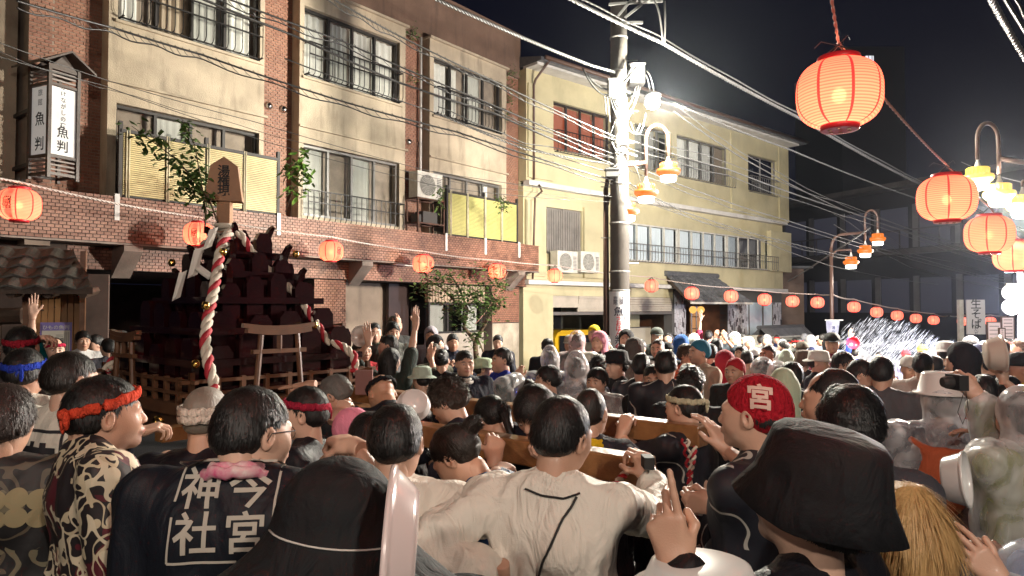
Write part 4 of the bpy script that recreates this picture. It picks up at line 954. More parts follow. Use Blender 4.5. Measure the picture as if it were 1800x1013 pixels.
# ---- paper lanterns
def lantern_mat(es=.50):
    m = bpy.data.materials.new('lantern_paper'); m.use_nodes = True; n = m.node_tree.nodes; l = m.node_tree.links; n.remove(n['Principled BSDF'])
    tc = n.new('ShaderNodeTexCoord'); sp = n.new('ShaderNodeSeparateXYZ'); l.new(tc.outputs['Object'], sp.inputs[0])
    at = n.new('ShaderNodeMath'); at.operation = 'ARCTAN2'; l.new(sp.outputs[1], at.inputs[0]); l.new(sp.outputs[0], at.inputs[1])
    mu = n.new('ShaderNodeMath'); mu.operation = 'MULTIPLY'; mu.inputs[1].default_value = 8 / (2 * math.pi); l.new(at.outputs[0], mu.inputs[0])
    fr = n.new('ShaderNodeMath'); fr.operation = 'FRACT'; l.new(mu.outputs[0], fr.inputs[0])
    sb = n.new('ShaderNodeMath'); sb.operation = 'SUBTRACT'; sb.inputs[1].default_value = .5; l.new(fr.outputs[0], sb.inputs[0])
    ab = n.new('ShaderNodeMath'); ab.operation = 'ABSOLUTE'; l.new(sb.outputs[0], ab.inputs[0])
    gt = n.new('ShaderNodeMath'); gt.operation = 'LESS_THAN'; gt.inputs[1].default_value = .045; l.new(ab.outputs[0], gt.inputs[0])
    at2 = n.new('ShaderNodeAttribute'); at2.attribute_name = 'rib'
    mx = n.new('ShaderNodeMix'); mx.data_type = 'RGBA'; mx.inputs[6].default_value = (1, .27, .18, 1); mx.inputs[7].default_value = (.75, .02, .03, 1); l.new(gt.outputs[0], mx.inputs[0])
    mr = n.new('ShaderNodeMath'); mr.operation = 'MULTIPLY'; mr.inputs[1].default_value = .62; l.new(at2.outputs['Fac'], mr.inputs[0])
    m2 = n.new('ShaderNodeMix'); m2.data_type = 'RGBA'; l.new(mr.outputs[0], m2.inputs[0]); l.new(mx.outputs[2], m2.inputs[6]); m2.inputs[7].default_value = (.42, .03, .02, 1)
    em = n.new('ShaderNodeEmission'); l.new(m2.outputs[2], em.inputs[0]); em.inputs[1].default_value = es
    tl = n.new('ShaderNodeBsdfTranslucent'); l.new(m2.outputs[2], tl.inputs[0]); tr = n.new('ShaderNodeBsdfTransparent'); tr.inputs[0].default_value = (1, .55, .4, 1)
    df = n.new('ShaderNodeBsdfDiffuse'); l.new(m2.outputs[2], df.inputs[0])
    a = n.new('ShaderNodeMixShader'); a.inputs[0].default_value = .55; l.new(tl.outputs[0], a.inputs[1]); l.new(df.outputs[0], a.inputs[2])
    b = n.new('ShaderNodeMixShader'); b.inputs[0].default_value = .09; l.new(a.outputs[0], b.inputs[1]); l.new(tr.outputs[0], b.inputs[2])
    c = n.new('ShaderNodeAddShader'); l.new(b.outputs[0], c.inputs[0]); l.new(em.outputs[0], c.inputs[1]); l.new(c.outputs[0], n['Material Output'].inputs[0])
    return m
LM = lantern_mat(); LM2 = lantern_mat(.95); red_cap = mat('red_lacquer_rim', (.55, .02, .03), .35, emit=(1, .03, .03), estr=.06); bulb_m = emis('lantern_bulb', (1, .66, .32), 14.0)
def lantern_shell(r, ribs, seg):
    prof = []; N = ribs * 2
    for i in range(N + 1):
        t = -1 + 2 * i / N; ang = t * R(66); z = math.sin(ang) / math.sin(R(66)) * r * .80; rr = (abs(math.cos(ang)) ** .62) * r
        rr = r * (1 - abs(t) ** 2.6 * .52); rib = 1 if i % 2 == 0 else 0
        prof.append((rr * (1 - .012 * rib), z, rib))
    V = []; rib = []
    for rr, z, b in prof:
        for k in range(seg): a = 2 * math.pi * k / seg; V.append((math.cos(a) * rr, math.sin(a) * rr, z)); rib.append(b if seg > 30 else .12)
    F = np.array([(i * seg + k, i * seg + (k + 1) % seg, (i + 1) * seg + (k + 1) % seg, (i + 1) * seg + k) for i in range(N) for k in range(seg)])
    me = mesh_of('paper', np.array(V), F, LM if seg > 30 else LM2, True); at = me.attributes.new('rib', 'FLOAT', 'POINT'); at.data.foreach_set('value', np.array(rib, np.float32)); return me
SH = {'hi': lantern_shell(1, 26, 56), 'lo': lantern_shell(1, 9, 24)}
def lantern(c, r, q, lab, power=0, text=None, rot=0.0, dim=False):
    root = thing('paper_lantern', lab, 'paper lantern', c, 'red paper lanterns strung over the street', rz=0); root.scale = (1, 1, 1)
    me = SH['hi' if q else 'lo']
    o = link('paper', me, root); o.scale = (r, r, r); o.rotation_euler = (0, 0, rot)
    n = 28 if q else 14
    for sg in (1, -1):
        mb = MB(); z0 = .80 * r * .98; mb.lathe([(.50 * r, sg * z0), (.52 * r, sg * (z0 + .02 * r)), (.50 * r, sg * (z0 + .13 * r)), (.43 * r, sg * (z0 + .13 * r)), (.43 * r, sg * z0)] if sg > 0 else [(.44 * r, -z0), (.46 * r, -z0 - .02 * r), (.44 * r, -z0 - .13 * r), (.38 * r, -z0 - .13 * r), (0, -z0 - .1 * r)], (0, 0, 0), n, m=0)
        if q and sg < 0:
            for k in range(6): a = k * 1.05; mb.box((math.cos(a) * .25 * r - .01, math.sin(a) * .25 * r - .006, -z0 - .145 * r), (math.cos(a) * .25 * r + .01, math.sin(a) * .25 * r + .006, -z0 - .13 * r), 1)
        mb.v = [tuple(Vector(v) + Vector(c)) for v in mb.v]; mb.build('rim', [red_cap, gold], root, True)
    mb = MB(); mb.lathe([(0, .05), (.03, .03), (.04, 0), (.03, -.03), (0, -.05)], (c[0], c[1], c[2] - .05 * r), 12); mb.build('bulb', bulb_m, root, True)
    mb = MB()
    for a in range(4): v = Vector((math.cos(a * 1.57 + .4), math.sin(a * 1.57 + .4), 0)) * .46 * r; mb.bar(Vector(c) + v + Vector((0, 0, .9 * r)), Vector(c) + Vector((0, 0, 1.22 * r)), .006 * (1 + 2 * (r > .3)) if q else .012)
    if q:
        for a in range(5):
            v = Vector((math.cos(a * 1.3), math.sin(a * 1.3), 0)); p0 = Vector(c) + Vector((0, 0, 1.2 * r)); mb.tube([p0, p0 + v * .03 * (a % 3 + 1) + Vector((0, 0, .04)), p0 + v * .05 * (a % 3 + .5) + Vector((0, 0, .01 + .03 * (a % 2)))], .002, 4)
    mb.build('tie', rubber, root)
    if text:
        th = -math.pi / 2 + rot
        def fn(x, y):
            t = max(-.97, min(.97, y / (r * .80))); rr = r * (1 - abs(t) ** 2.6 * .52) * 1.015
            a = th + x * 1.35 / r; return Vector(c) + Vector((math.cos(a) * rr, math.sin(a) * rr, y))
        letter('lettering', text, fn, r * 1.62 / len(text) * 1.1, black_p, root, spacing=.9, bold=.02, subdiv=r * .12)
    if power: point('lantern_light', (c[0], c[1], c[2] - .05), power, (1, .46, .30), .05, root)
    return root
BIG = [(1475, 165, 3.95, .226), (1664, 349, 5.95, .226), (1739, 412, 7.3, .226), (1782, 450, 8.9, .226)]
BL = ['largest red lantern, hanging nearest high at the upper right', 'second large lantern below and right of the largest one', 'third lantern of the descending row, in front of the yellow lamps', 'fourth descending lantern, cut by the right edge of the picture']
bigp = []
for (px, py, Y, r), lab in zip(BIG, BL):
    c = P(px, py, Y); bigp.append(c); lantern(c, r, True, lab, 24, rot=.25 + Y)
over = [Vector((.95, 2.35, 3.75)), Vector((-.15, .6, 4.1)), Vector((-1.2, -1.1, 4.4))]
for i, c in enumerate(over): lantern(c, .226, True, ['lantern hanging overhead just out of view above the bearers', 'lantern hanging directly above the viewer', 'lantern hanging behind the viewer'][i], [200, 330, 150][i], rot=i * .8)
LEFT = [(34, 360, 8.3, .225, 'leftmost lantern with black writing, over the tiled shop roof', .05), (349, 412, 11.0, .22, 'lantern with black writing half hidden behind the shrine top', .12), (582, 442, 13.0, .22, 'lantern over the brick pier between the two garage openings', .95), (744, 464, 15.0, .22, 'lantern hanging in front of the dark climbing tree', .9), (874, 477, 17.2, .212, 'lantern at the end of the brick hotel by the downpipes', .8), (975, 485, 18.0, .195, 'lantern below the paired air conditioners', 5)]
lp = []
for px, py, Y, r, lab, rt in LEFT:
    c = P(px, py, Y); lp.append(c); lantern(c, r, True, lab, 24, text='湯河原温泉' if rt < 2 else None, rot=rt)
ROW = [(1145, 503, 12), (1216, 516, 12.5), (1285, 521, 11.8), (1344, 527, 11.5), (1393, 530, 11), (1437, 532, 11), (1501, 540, 10.5), (1541, 549, 10), (1577, 555, 9.5), (1610, 560, 9), (1641, 563, 8.8), (1668, 565, 7.5), (1692, 565, 8.5), (1716, 566, 8.2), (1741, 565, 8.5), (1783, 567, 8)]
RL = ['over the garage shutter just right of the utility pole', 'in front of the left end of the tiled canopy', 'in front of the right part of the tiled canopy', 'before the mosaic wall of the inn', 'at the right corner of the yellow inn', 'between the yellow inn and the far street lamp', 'first right of the far street lamp', 'second right of the far street lamp', 'third right of the far street lamp', 'fourth right of the far street lamp', 'fifth right of the far street lamp, left of the unlit pink one', 'pale pink and unlit, in the far row', 'just left of the vertical soba sign', 'right in front of the vertical soba sign', 'above the orange notice board', 'beneath the floodlights at the end of the far row']
rp = []
for (px, py, w), t in zip(ROW, RL):
    Y = .20 * FOC / w; c = P(px, py, Y); rp.append(c); lantern(c, .205, False, 'small lantern ' + t, 0)
# ---- cables
def sagline(A, B, sag, n=24): return [A.lerp(B, t / n) - Vector((0, 0, sag * 4 * (t / n) * (1 - t / n))) for t in range(n + 1)]
def helix(mb, pts, rad, r, pitch, m=0, ph=0.0, seg=8, n=5):
    L = 0.0; out = []; up = Vector((0, 0, 1))
    for i in range(len(pts) - 1):
        a, b = pts[i], pts[i + 1]; d = b - a; ln = d.length; t = d / ln; x = t.cross(up if abs(t.z) < .95 else Vector((1, 0, 0))).normalized(); y = t.cross(x)
        k = max(1, int(ln / pitch * seg))
        for j in range(k): u = j / k; an = ph + 2 * math.pi * (L + ln * u) / pitch; out.append(a.lerp(b, u) + x * (math.cos(an) * rad) + y * (math.sin(an) * rad))
        L += ln
    mb.tube(out, r, n, m, caps=False)
def cable(pts, lab, r=.010, m=None, twist=0, lash=0, extra=None, name='power_cable'):
    """pts: list of (px, py, Y) joined by slightly sagging spans"""
    W3 = [P(*p) for p in pts]; line = []
    if pts[0][1] < 0 or pts[0][0] < 0: W3.insert(0, W3[0] + (W3[0] - W3[1]) * 1.4)
    if pts[-1][0] > 1800 and len(W3) > 1: W3.append(W3[-1] + (W3[-1] - W3[-2]) * (1.2 if pts[-1][2] < 10 else .6))
    for a, b in zip(W3, W3[1:]): line += sagline(a, b, (b - a).length * .006, 12)[:-1]
    line.append(W3[-1]); mb = MB()
    if twist:
        for k in range(twist): helix(mb, line, r * .8, r * .75, r * 11, ph=k * 2 * math.pi / twist, seg=6, n=4)
    else: mb.tube(line, r, 5, caps=False)
    if lash:
        low = [p - Vector((0, 0, .07 + .02 * math.sin(i))) for i, p in enumerate(line)]; mb.tube(low, r * .7, 4, caps=False)
        for i in range(1, len(line) - 1): mb.tube([line[i] + Vector((0, 0, .03)), line[i].lerp(low[i + 1], .5) , low[i + 1]], .004, 4)
    for e in extra or (): mb.tube([p + Vector(e) * (1 + .12 * math.sin(i * .9)) for i, p in enumerate(line)], r * .7, 4, caps=False)
    o = mb.build(name, m or rubber, None, True); tag(o, lab, 'cable', 'overhead cables between the poles'); return o
cable([(760, -4, 9.5), (1030, 112, 12.1), (1085, 128, 12.4)], 'thick pale twisted cable from the top centre down to the pole box', .020, cable_l, twist=3)
cable([(990, -8, 11.5), (1165, 76, 12.3), (1400, 205, 15.5), (1620, 325, 20.3), (1830, 420, 28)], 'thickest pale twisted double cable crossing the night sky past the pole top', .026, cable_l, twist=3, extra=[(0, 0, .09)])
cable([(1185, 182, 12.5), (1385, 262, 16), (1620, 352, 21), (1830, 432, 29)], 'pale cable leaving the street light along the inn eaves', .015, cable_l, twist=2)
cable([(1185, 196, 12.5), (1300, 275, 15), (1480, 368, 20), (1640, 420, 25), (1830, 476, 34)], 'slanting pale cable crossing the upper inn windows', .014, cable_l, extra=[(0, 0, .12)])
cable([(30, 2, 7.2), (201, 50, 8.2), (356, 97, 9), (600, 178, 10.2), (802, 232, 11.2), (1080, 318, 12.4)], 'lashed black cable pair crossing all three stucco bays from upper left', .014, rubber, lash=1)
cable([(395, -4, 8.4), (600, 72, 9.6), (845, 176, 11), (1080, 272, 12.4)], 'black cable with pale hangers crossing the middle bay windows', .013, rubber, lash=1)
cable([(345, -6, 8.2), (515, 62, 9.2), (700, 145, 10.3), (870, 200, 11.2), (1080, 290, 12.4)], 'plain thick black cable below the hangered one on the middle bay', .017, rubber)
cable([(584, -2, 9.6), (695, 60, 10.3), (862, 140, 11.2), (1084, 242, 12.4)], 'cable crossing the third bay upper window, lashed with pale ties', .013, cable_l, lash=1)
cable([(500, 103, 9.2), (755, 195, 10.8), (903, 250, 11.6), (1075, 304, 12.4)], 'thin black service wire across the stucco below the top windows', .009, rubber)
cable([(-10, 72, 7.0), (190, 142, 8.2), (450, 215, 9.4), (750, 300, 10.9), (1075, 346, 12.3)], 'thin grey wire running past the box sign to the inn', .005, cable_l, extra=[(0, 0, -.10)])
cable([(-10, 97, 6.9), (180, 150, 8.0), (470, 250, 9.5), (780, 330, 11), (1000, 352, 12)], 'thin grey wire just above the second floor windows', .005, cable_l)
cable([(770, 200, 10.8), (920, 262, 11.6), (1080, 290, 12.4)], 'pale pair of cables entering the pole over the red lit window', .012, cable_l, twist=2, extra=[(0, 0, .11)])
cable([(1095, 243, 12.5), (1280, 298, 15.2), (1500, 375, 19.5), (1830, 480, 30)], 'bundle of pale cables leaving the pole over the inn balconies', .013, cable_l, twist=2, extra=[(0, 0, .16), (0, 0, -.14)])
cable([(1098, 285, 12.5), (1250, 345, 14.6), (1375, 385, 16.8), (1620, 455, 24), (1830, 505, 34)], 'lower pair of cables passing the inn floor ledge', .012, cable_l, extra=[(0, 0, -.10)])
cable([(1098, 318, 12.5), (1200, 372, 14), (1380, 425, 17.5), (1500, 452, 20.4)], 'wire from the pole to the far street lamp below the inn windows', .010, cable_l, lash=1)
cable([(1108, 345, 12.6), (1330, 420, 16.5), (1462, 468, 20.4), (1650, 500, 28)], 'faint lowest wire to the far street lamp', .008, cable_l)
cable([(1385, 495, 24), (1470, 440, 20.5), (1530, 400, 18.5)], 'support wire rising from the inn corner over the far lamp', .02, cable_l)
cable([(1466, 395, 20.4), (1600, 470, 24), (1830, 520, 33)], 'drooping wires right of the far street lamp', .012, cable_l, extra=[(0, 0, .3), (0, 0, .55)])
cable([(1738, -10, 5.2), (1772, 52, 6.0), (1812, 118, 6.8)], 'twisted cable in the top right corner', .020, cable_l, twist=3)
cable([(1762, -10, 5.6), (1812, 70, 6.4)], 'smooth black cable pair in the top right corner', .018, rubber, extra=[(.05, 0, .05)])
cable([(1840, 330, 10.6), (1755, 310, 12), (1690, 285, 14)], 'thin stay wire beside the yellow shaded lamp', .006, cable_l)
# lantern strings
def string(W3, lab, r, m, top=.22, sag=.0):
    mb = MB(); line = []; pts = [Vector(w) + Vector((0, 0, top * 1.2)) for w in W3]
    for a, b in zip(pts, pts[1:]): line += sagline(a, b, (b - a).length * .012 + sag, 8)[:-1]
    line.append(pts[-1]); helix(mb, line, r * .8, r, .14, 0, 0, 5, 4); helix(mb, line, r * .8, r, .14, 0, math.pi, 5, 4)
    tag(mb.build('lantern_string', m, None, True), lab, 'string', 'twisted cords carrying the lanterns')
cord = mat('pink_cord', (.45, .22, .17), .5)
string(over[::-1] + bigp + [P(1840, 480, 11)], 'twisted copper coloured cord carrying the largest lanterns at right', .006, cord, .24)
string([P(-40, 348, 7.6)] + lp + rp[:6] + [P(1463, 534, 20.5)], 'pale cord carrying the lanterns along the hotel and the inn', .010, mat('pale_cord', (.5, .42, .38), .5), .22)
string([P(1463, 534, 20.5)] + rp[6:] + [P(1840, 565, 33)], 'pale cord carrying the far row of lanterns', .014, mat('pale_cord'), .22)
mb = MB(); mb.tube([HF.p(2.2, .4, 2.9).lerp(HF.p(2.2, .4, 2.9), 0), P(905, 480, 16.8)][::-1], .006, 4); 
w0, w1 = P(893, 478, 17), P(835, 570, 16.5); mb = MB(); mb.tube(sagline(w0, w1, .12, 8), .008, 4); tag(mb.build('loose_wire', cord, None, True), 'loose wire hanging from the last hotel lantern into the tree', 'wire')

# ================================================================== trees and plants
def climbing_tree():
    base = P(838, 690, 14.3); g = ground(base.x, 14.3); root = thing('climbing_tree', 'small leafy tree trained up the hotel wall beside the shutter', 'tree', (base.x, 14.3, g)); r = random.Random(8)
    mb = MB(); top = P(828, 560, 14.3)
    def limb(pts, r0, r1): n = len(pts); mb.tube([Vector(p) for p in pts], [r0 + (r1 - r0) * i / (n - 1) for i in range(n)], 7)
    B0 = Vector((base.x, 14.3, g)); f = P(835, 600, 14.3)
    limb([B0, B0 + Vector((.03, 0, .6)), P(838, 640, 14.3), f], .07, .05)
    limb([f, P(850, 575, 14.2), P(870, 540, 14.3), P(862, 505, 14.4)], .045, .015); limb([f, P(815, 575, 14.2), P(822, 545, 14.1), P(806, 505, 14.2), P(790, 480, 14.4)], .045, .012); limb([P(822, 545, 14.1), P(800, 530, 14), P(775, 505, 14), P(745, 490, 14.1)], .03, .01)
    limb([P(838, 640, 14.3), P(845, 655, 14.1), P(850, 620, 14), P(838, 590, 13.9)], .03, .015)
    mb.build('trunk', bark, root, True)
    cr = MB()
    for px, py, n, sp in ((790, 505, 160, .28), (765, 490, 110, .2), (820, 525, 150, .22), (850, 520, 130, .2), (855, 545, 90, .16), (875, 498, 60, .14), (815, 560, 90, .16), (838, 595, 60, .13), (835, 630, 40, .12), (800, 530, 110, .2), (870, 530, 70, .12), (745, 505, 60, .14), (850, 480, 50, .2), (838, 660, 30, .1)):
        leaves_mb(cr, P(px, py, 14.0), n, (sp, sp * .7, sp * .8), .105, r)
    cr.build('crown', leaf_m, root, kind='stuff')
climbing_tree()
def sprig(name, lab, cat, base, paths, m, n, size, sp, rr, seed):
    root = thing(name, lab, cat, base); r = random.Random(seed); st = MB(); lf = MB()
    for pts in paths:
        pts = [Vector(p) for p in pts]; st.tube(pts, [rr * (1 - .75 * i / (len(pts) - 1)) for i in range(len(pts))], 6)
        for i in range(n):
            t = (.25 + .75 * r.random()) * (len(pts) - 1); k = min(int(t), len(pts) - 2); c = pts[k].lerp(pts[k + 1], t - k)
            leaves_mb(lf, c, 1, (sp, sp, sp), size, r, droop=.6)
    st.build('stem', bark, root, True); lf.build('leaves', m, root, kind='stuff')
sprig('young_branch', 'bright green leafy branch growing from the brick joint between the first and second bays', 'plant', P(502, 372, 11.9), [[P(502, 372, 11.9), P(515, 335, 11.7), P(532, 315, 11.5), P(536, 292, 11.4)], [P(498, 320, 11.8), P(508, 300, 11.5), P(525, 283, 11.4), P(545, 272, 11.3)]], leaf_l, 42, .15, .085, .011, 21)
sprig('balcony_fern', 'small feathery plant behind the greenish bamboo screen', 'plant', P(882, 372, 16.5), [[P(882, 372, 16.5), P(880, 355, 16.5), P(876, 348, 16.4)], [P(884, 372, 16.5), P(888, 352, 16.5)]], leaf_m, 40, .09, .07, .01, 22)
sprig('balcony_creeper', 'creeper leaves hanging beside the rusty shelf', 'plant', P(775, 395, 15), [[P(775, 395, 15), P(776, 370, 15), P(773, 345, 15), P(776, 330, 15)]], leaf_m, 50, .09, .05, .01, 23)
sprig('garden_shrub', 'bright green shrub by the stone lantern at the inn entrance', 'plant', P(1295, 620, 24), [[P(1295, 625, 24), P(1292, 610, 24), P(1298, 602, 24)]], leaf_l, 110, .13, .2, .02, 24)
sprig('wall_top_ivy', 'ivy trailing over the tiled garden wall', 'plant', P(1340, 600, 26), [[P(1335, 590, 25.5), P(1345, 582, 25.5), P(1360, 586, 25.7)]], leaf_m, 60, .14, .1, .01, 25)
def stone_lantern():
    c = P(1306, 612, 24.5); root = thing('stone_lantern', 'low stone garden lantern with broad cap beside the inn entrance', 'stone lantern', (c.x, 24.5, ground(c.x, 24.5))); b = (c.x, 24.5, 0); z = c.z
    mb = MB(); mb.lathe([(.12, -1.2), (.1, z - .35), (.3, z - .3), (.3, z - .22)], b, 12); mb.build('pedestal', concrete, root)
    mb = MB(); mb.lathe([(.2, z - .22), (.2, z - .02)], b, 6); mb.build('fire_box', concrete, root); mb = MB(); mb.lathe([(.5, z - .04), (.52, z), (.3, z + .1), (.08, z + .16), (.05, z + .2), (.07, z + .24), (0, z + .28)], b, 12); mb.build('cap', concrete, root)
stone_lantern()
# banner on the far lamp post
def banner():
    a, b = P(1452, 564, 20.3), P(1475, 564, 20.3); zb = P(1462, 622, 20.3).z; root = thing('street_banner', 'narrow pale vertical banner hanging from a rod on the far lamp post', 'banner', P(1463, 564, 20.3))
    mb = MB(); V = []
    for i in range(9):
        z = a.z + (zb - a.z) * i / 8
        for j in range(5): x = a.x + (b.x - a.x) * j / 4; V.append((x + .01 * i * (1 - j / 4) * 1.2 - .004 * i * j / 4 * 2, 20.3 + .03 * math.sin(i * .8 + j * 1.1), z))
    mb.add(V, [(i * 5 + j, i * 5 + j + 1, i * 5 + j + 6, i * 5 + j + 5) for i in range(8) for j in range(4)]); mb.build('cloth', mat('banner_cloth', (.42, .44, .52), .7, col2=(.2, .2, .28), vscale=5), root)
    mb = MB(); mb.bar(P(1450, 563, 20.3), P(1482, 563, 20.3), .03); mb.build('rod', white_m, root)
    c = (a + b) / 2; letter('lettering', '湯かけまつり', lambda x, y: Vector((c.x + x, 20.24, (a.z + zb) / 2 + y)), .11, mat('navy_ink', (.03, .03, .12), .7), root)
banner()

# ================================================================== portable shrine
MC = Vector((-2.09, 5.44, 0)); MT = Vector((.765, -.644, 0)).normalized(); MN = Vector((-MT.y, MT.x, 0))
MF = Frame(MC, MT, MN)
redrope = mat('red_rope', (.42, .02, .035), .7, bump=.4, bscale=120); whiterope = mat('white_rope', (.66, .60, .50), .75, bump=.4, bscale=120)
def rope(mb, pts, rad, pitch): 
    for k in range(3): helix(mb, pts, rad * .62, rad * .60, pitch, m=0 if k == 0 else 1, ph=k * 2.094, seg=10, n=7)
def shrine():
    F = MF; root = thing('portable_shrine', 'portable festival shrine stacked with dark red boards under a tall wooden name board', 'shrine', (MC.x, MC.y, 1.4))
    mb = MB(); F.box(mb, -.72, .72, -.72, .72, 1.42, 1.50); F.box(mb, -.66, .66, -.66, .66, 1.28, 1.42); mb.build('platform', wood_t, root)
    for o, s1 in ((-.415, 3.76), (.415, 3.59)):
        b = MB(); n = 10
        for i in range(1): F.box(b, -2.6, s1, o - .052, o + .052, 1.435, 1.54)
        me = b.build('carrying_beam', wood_b, root); 
        bv = me.modifiers.new('edge', 'BEVEL'); bv.width = .008; bv.segments = 2
    b = MB()
    for s_ in (-1.5, .95): F.box(b, s_ - .05, s_ + .05, -1.0, 1.0, 1.345, 1.424)
    b.build('cross_beam', wood_b, root)
    # low balustrade
    for sg in (-1, 1):
        for ax in (0, 1):
            q = MB(); g = lambda u, z: F.p(u, sg * .69, z) if ax else F.p(sg * .69, u, z)
            for z, h in ((1.56, .02), (1.64, .022)): q.bar(g(-.76, z), g(.76, z), .028, h)
            for k in range(9): q.bar(g(-.69 + 1.38 * k / 8, 1.5), g(-.69 + 1.38 * k / 8, 1.66 if k % 8 else 1.70), .03, up=F.d)
            q.build('balustrade', wood_t, root)
    def torii(c, along, w, h, nm='torii'):
        q = MB(); u = along.normalized(); Z = Vector((0, 0, 1))
        for sg in (-1, 1): q.tube([c + u * sg * (w * .5), c + u * sg * (w * .38) + Z * h * .98], .019, 8)
        def barc(z, L, t, up=0):
            pts = [c + u * (L * k / 4 - L / 2) + Z * (z + up * abs(k - 2) ** 2 * .25) for k in range(5)]
            for a_, b_ in zip(pts, pts[1:]): q.bar(a_, b_, t * 1.25, t)
        barc(h, w * 1.35, .035, .02); barc(h + .032, w * 1.5, .028, .02); barc(h * .74, w * 1.12, .028); q.bar(c + Z * h * .74, c + Z * h, .028)
        q.build(nm, wood_t, root)
    torii(F.p(.76, -.12, 1.46), MN, .36, .48); torii(F.p(-.1, -.78, 1.47), MT, .30, .42); torii(F.p(-.76, .0, 1.46), MN, .36, .48); torii(F.p(0, .78, 1.46), MT, .36, .46)
    # stacked tiers of upright lacquered boards
    r = random.Random(12); tiers = [(.60, 1.52, 1.90), (.50, 1.72, 2.10), (.39, 1.95, 2.30), (.29, 2.15, 2.48), (.17, 2.32, 2.62)]
    for i, (h, z0, z1) in enumerate(tiers):
        q = MB(); F.box(q, -h + .06, h - .06, -h + .06, h - .06, z0 - .02, z1 - .07); q.build('tier_core', lacquer, root)
        nb = [5, 4, 4, 3, 2][i]
        for ax in (0, 1):
            for sg in (-1, 1):
                g = (lambda u, o, z: F.p(u, sg * (h + o), z)) if ax else (lambda u, o, z: F.p(sg * (h + o), u, z))
                for k in range(nb):
                    u = -h + 2 * h * (k + .5) / nb + r.uniform(-.02, .02); w = h / nb * .62; t1 = z1 + r.uniform(-.05, .07); ln = r.uniform(-.025, .02)
                    b = MB(); pr = [(u - w, z0), (u + w, z0), (u + w * 1.1, t1 - .05), (u + w * .6, t1), (u - w * .6, t1), (u - w * 1.1, t1 - .05)]
                    V = [g(a, -.02 + ln * (z - z0), z) for a, z in pr] + [g(a, .03 + ln * (z - z0), z) for a, z in pr]; n = 6
                    b.add(V, [tuple(range(n)), tuple(range(2 * n - 1, n - 1, -1))] + [(j, j + n, (j + 1) % n + n, (j + 1) % n) for j in range(n)])
                    o_ = b.build('upright_board', lacquer, root)
                b = MB(); b.bar(g(-h - .06, .045, z0 + (z1 - z0) * .6), g(h + .06, .045, z0 + (z1 - z0) * .6), .035, .045); b.bar(g(-h - .03, .04, z0 + .05), g(h + .03, .04, z0 + .05), .03, .04); b.build('cross_rail', lacquer, root)
        if i >= 2:      # horned finials crossing outward
            for sg in (-1, 1):
                for tg in (-1, 1):
                    b = MB(); base = F.p(sg * h * .9, tg * h * .7, z1 - .06); out = (F.d * sg * .8 + F.n * tg * .5).normalized()
                    pts = [base, base + out * .02 + Vector((0, 0, .08)), base + out * .05 + Vector((0, 0, .14)), base + out * .075 + Vector((0, 0, .165))]
                    b.tube(pts, [.034, .032, .026, .018], 4); b.build('horned_finial', lacquer, root)
    # gold bells and fittings
    for (s_, o, z) in ((.52, -.52, 2.12), (.32, -.30, 2.50), (-.2, -.42, 2.44), (.62, .25, 1.98), (.3, .3, 2.52), (.68, -.66, 1.75)):
        b = MB(); b.lathe([(0, .03), (.02, .025), (.028, 0), (.02, -.022), (0, -.028)], F.p(s_, o, z), 10); b.build('bell', gold, root, True)
    # mast and name board
    c = P(395, 390, 5.42); q = MB(); q.bar((c.x, c.y, 2.5), (c.x, c.y, P(395, 348, 5.42).z), .105, .095, up=(1, .15, 0)); q.build('mast', mat('name_board_wood', (.34, .17, .07), .5, col2=(.24, .11, .045), vscale=6, bump=.2), root)
    zb, zt = P(395, 354, 5.38).z, P(395, 277, 5.38).z; d = Vector((.97, .24, 0)).normalized(); n_ = Vector((d.y, -d.x, 0)); G = Frame((c.x + .0, c.y, 0), d, n_)
    pr = [(-.132, zb), (.132, zb), (.10, zt - .065), (.02, zt), (-.10, zt - .05)]; pr = [(-.132, zb), (.132, zb), (.098, zt - .07), (.0, zt), (-.098, zt - .07)]
    V = [G.p(a, .075, z) for a, z in pr] + [G.p(a, -.055, z) for a, z in pr]; n = 5
    q = MB(); q.add(V, [tuple(range(n)), tuple(range(2 * n - 1, n - 1, -1))] + [(j, j + n, (j + 1) % n + n, (j + 1) % n) for j in range(n)]); nb_ = q.build('name_board', mat('name_board_wood', (.34, .17, .07), .5, col2=(.24, .11, .045), vscale=6, bump=.2), root)
    letter('lettering', '湯権現', lambda x, y: G.p(x - .0, .0785, (zb + zt) / 2 - .015 + y), .088, black_p, nb_, spacing=.86, bold=.022)
    # ropes
    q = MB()
    top = P(400, 412, 5.30); ends = [F.p(.86, -.86, 1.5), F.p(.74, .86, 1.62), F.p(-.74, -.86, 1.62), F.p(-.8, .8, 1.6)]
    path = [P(404, 408, 5.2), P(392, 425, 5.1), P(385, 455, 5.0), P(376, 510, 4.85), P(365, 560, 4.72), P(360, 600, 4.62), P(368, 650, 4.52), P(378, 680, 4.5), P(368, 697, 4.48), P(348, 700, 4.5)]
    rope(q, path, .032, .20); 
    rope(q, [P(402, 402, 5.2), P(425, 415, 5.25), P(440, 440, 5.3), P(460, 465, 5.35), P(490, 490, 5.4), P(515, 512, 5.4), P(540, 545, 5.4), P(560, 575, 5.35), P(575, 600, 5.35), P(605, 610, 5.35), P(622, 625, 5.3), P(625, 648, 5.3), P(612, 652, 5.3)], .027, .18)
    rope(q, [P(395, 402, 5.5), P(360, 430, 5.6), P(330, 480, 5.6), P(290, 540, 5.5), P(250, 585, 5.3), P(215, 612, 5.2), P(195, 640, 5.1), P(185, 655, 5.05)], .03, .18)
    rope(q, [P(395, 402, 5.5), F.p(-.3, .3, 2.5), F.p(-.6, .6, 2.1), F.p(-.85, .85, 1.65)], .03, .18)
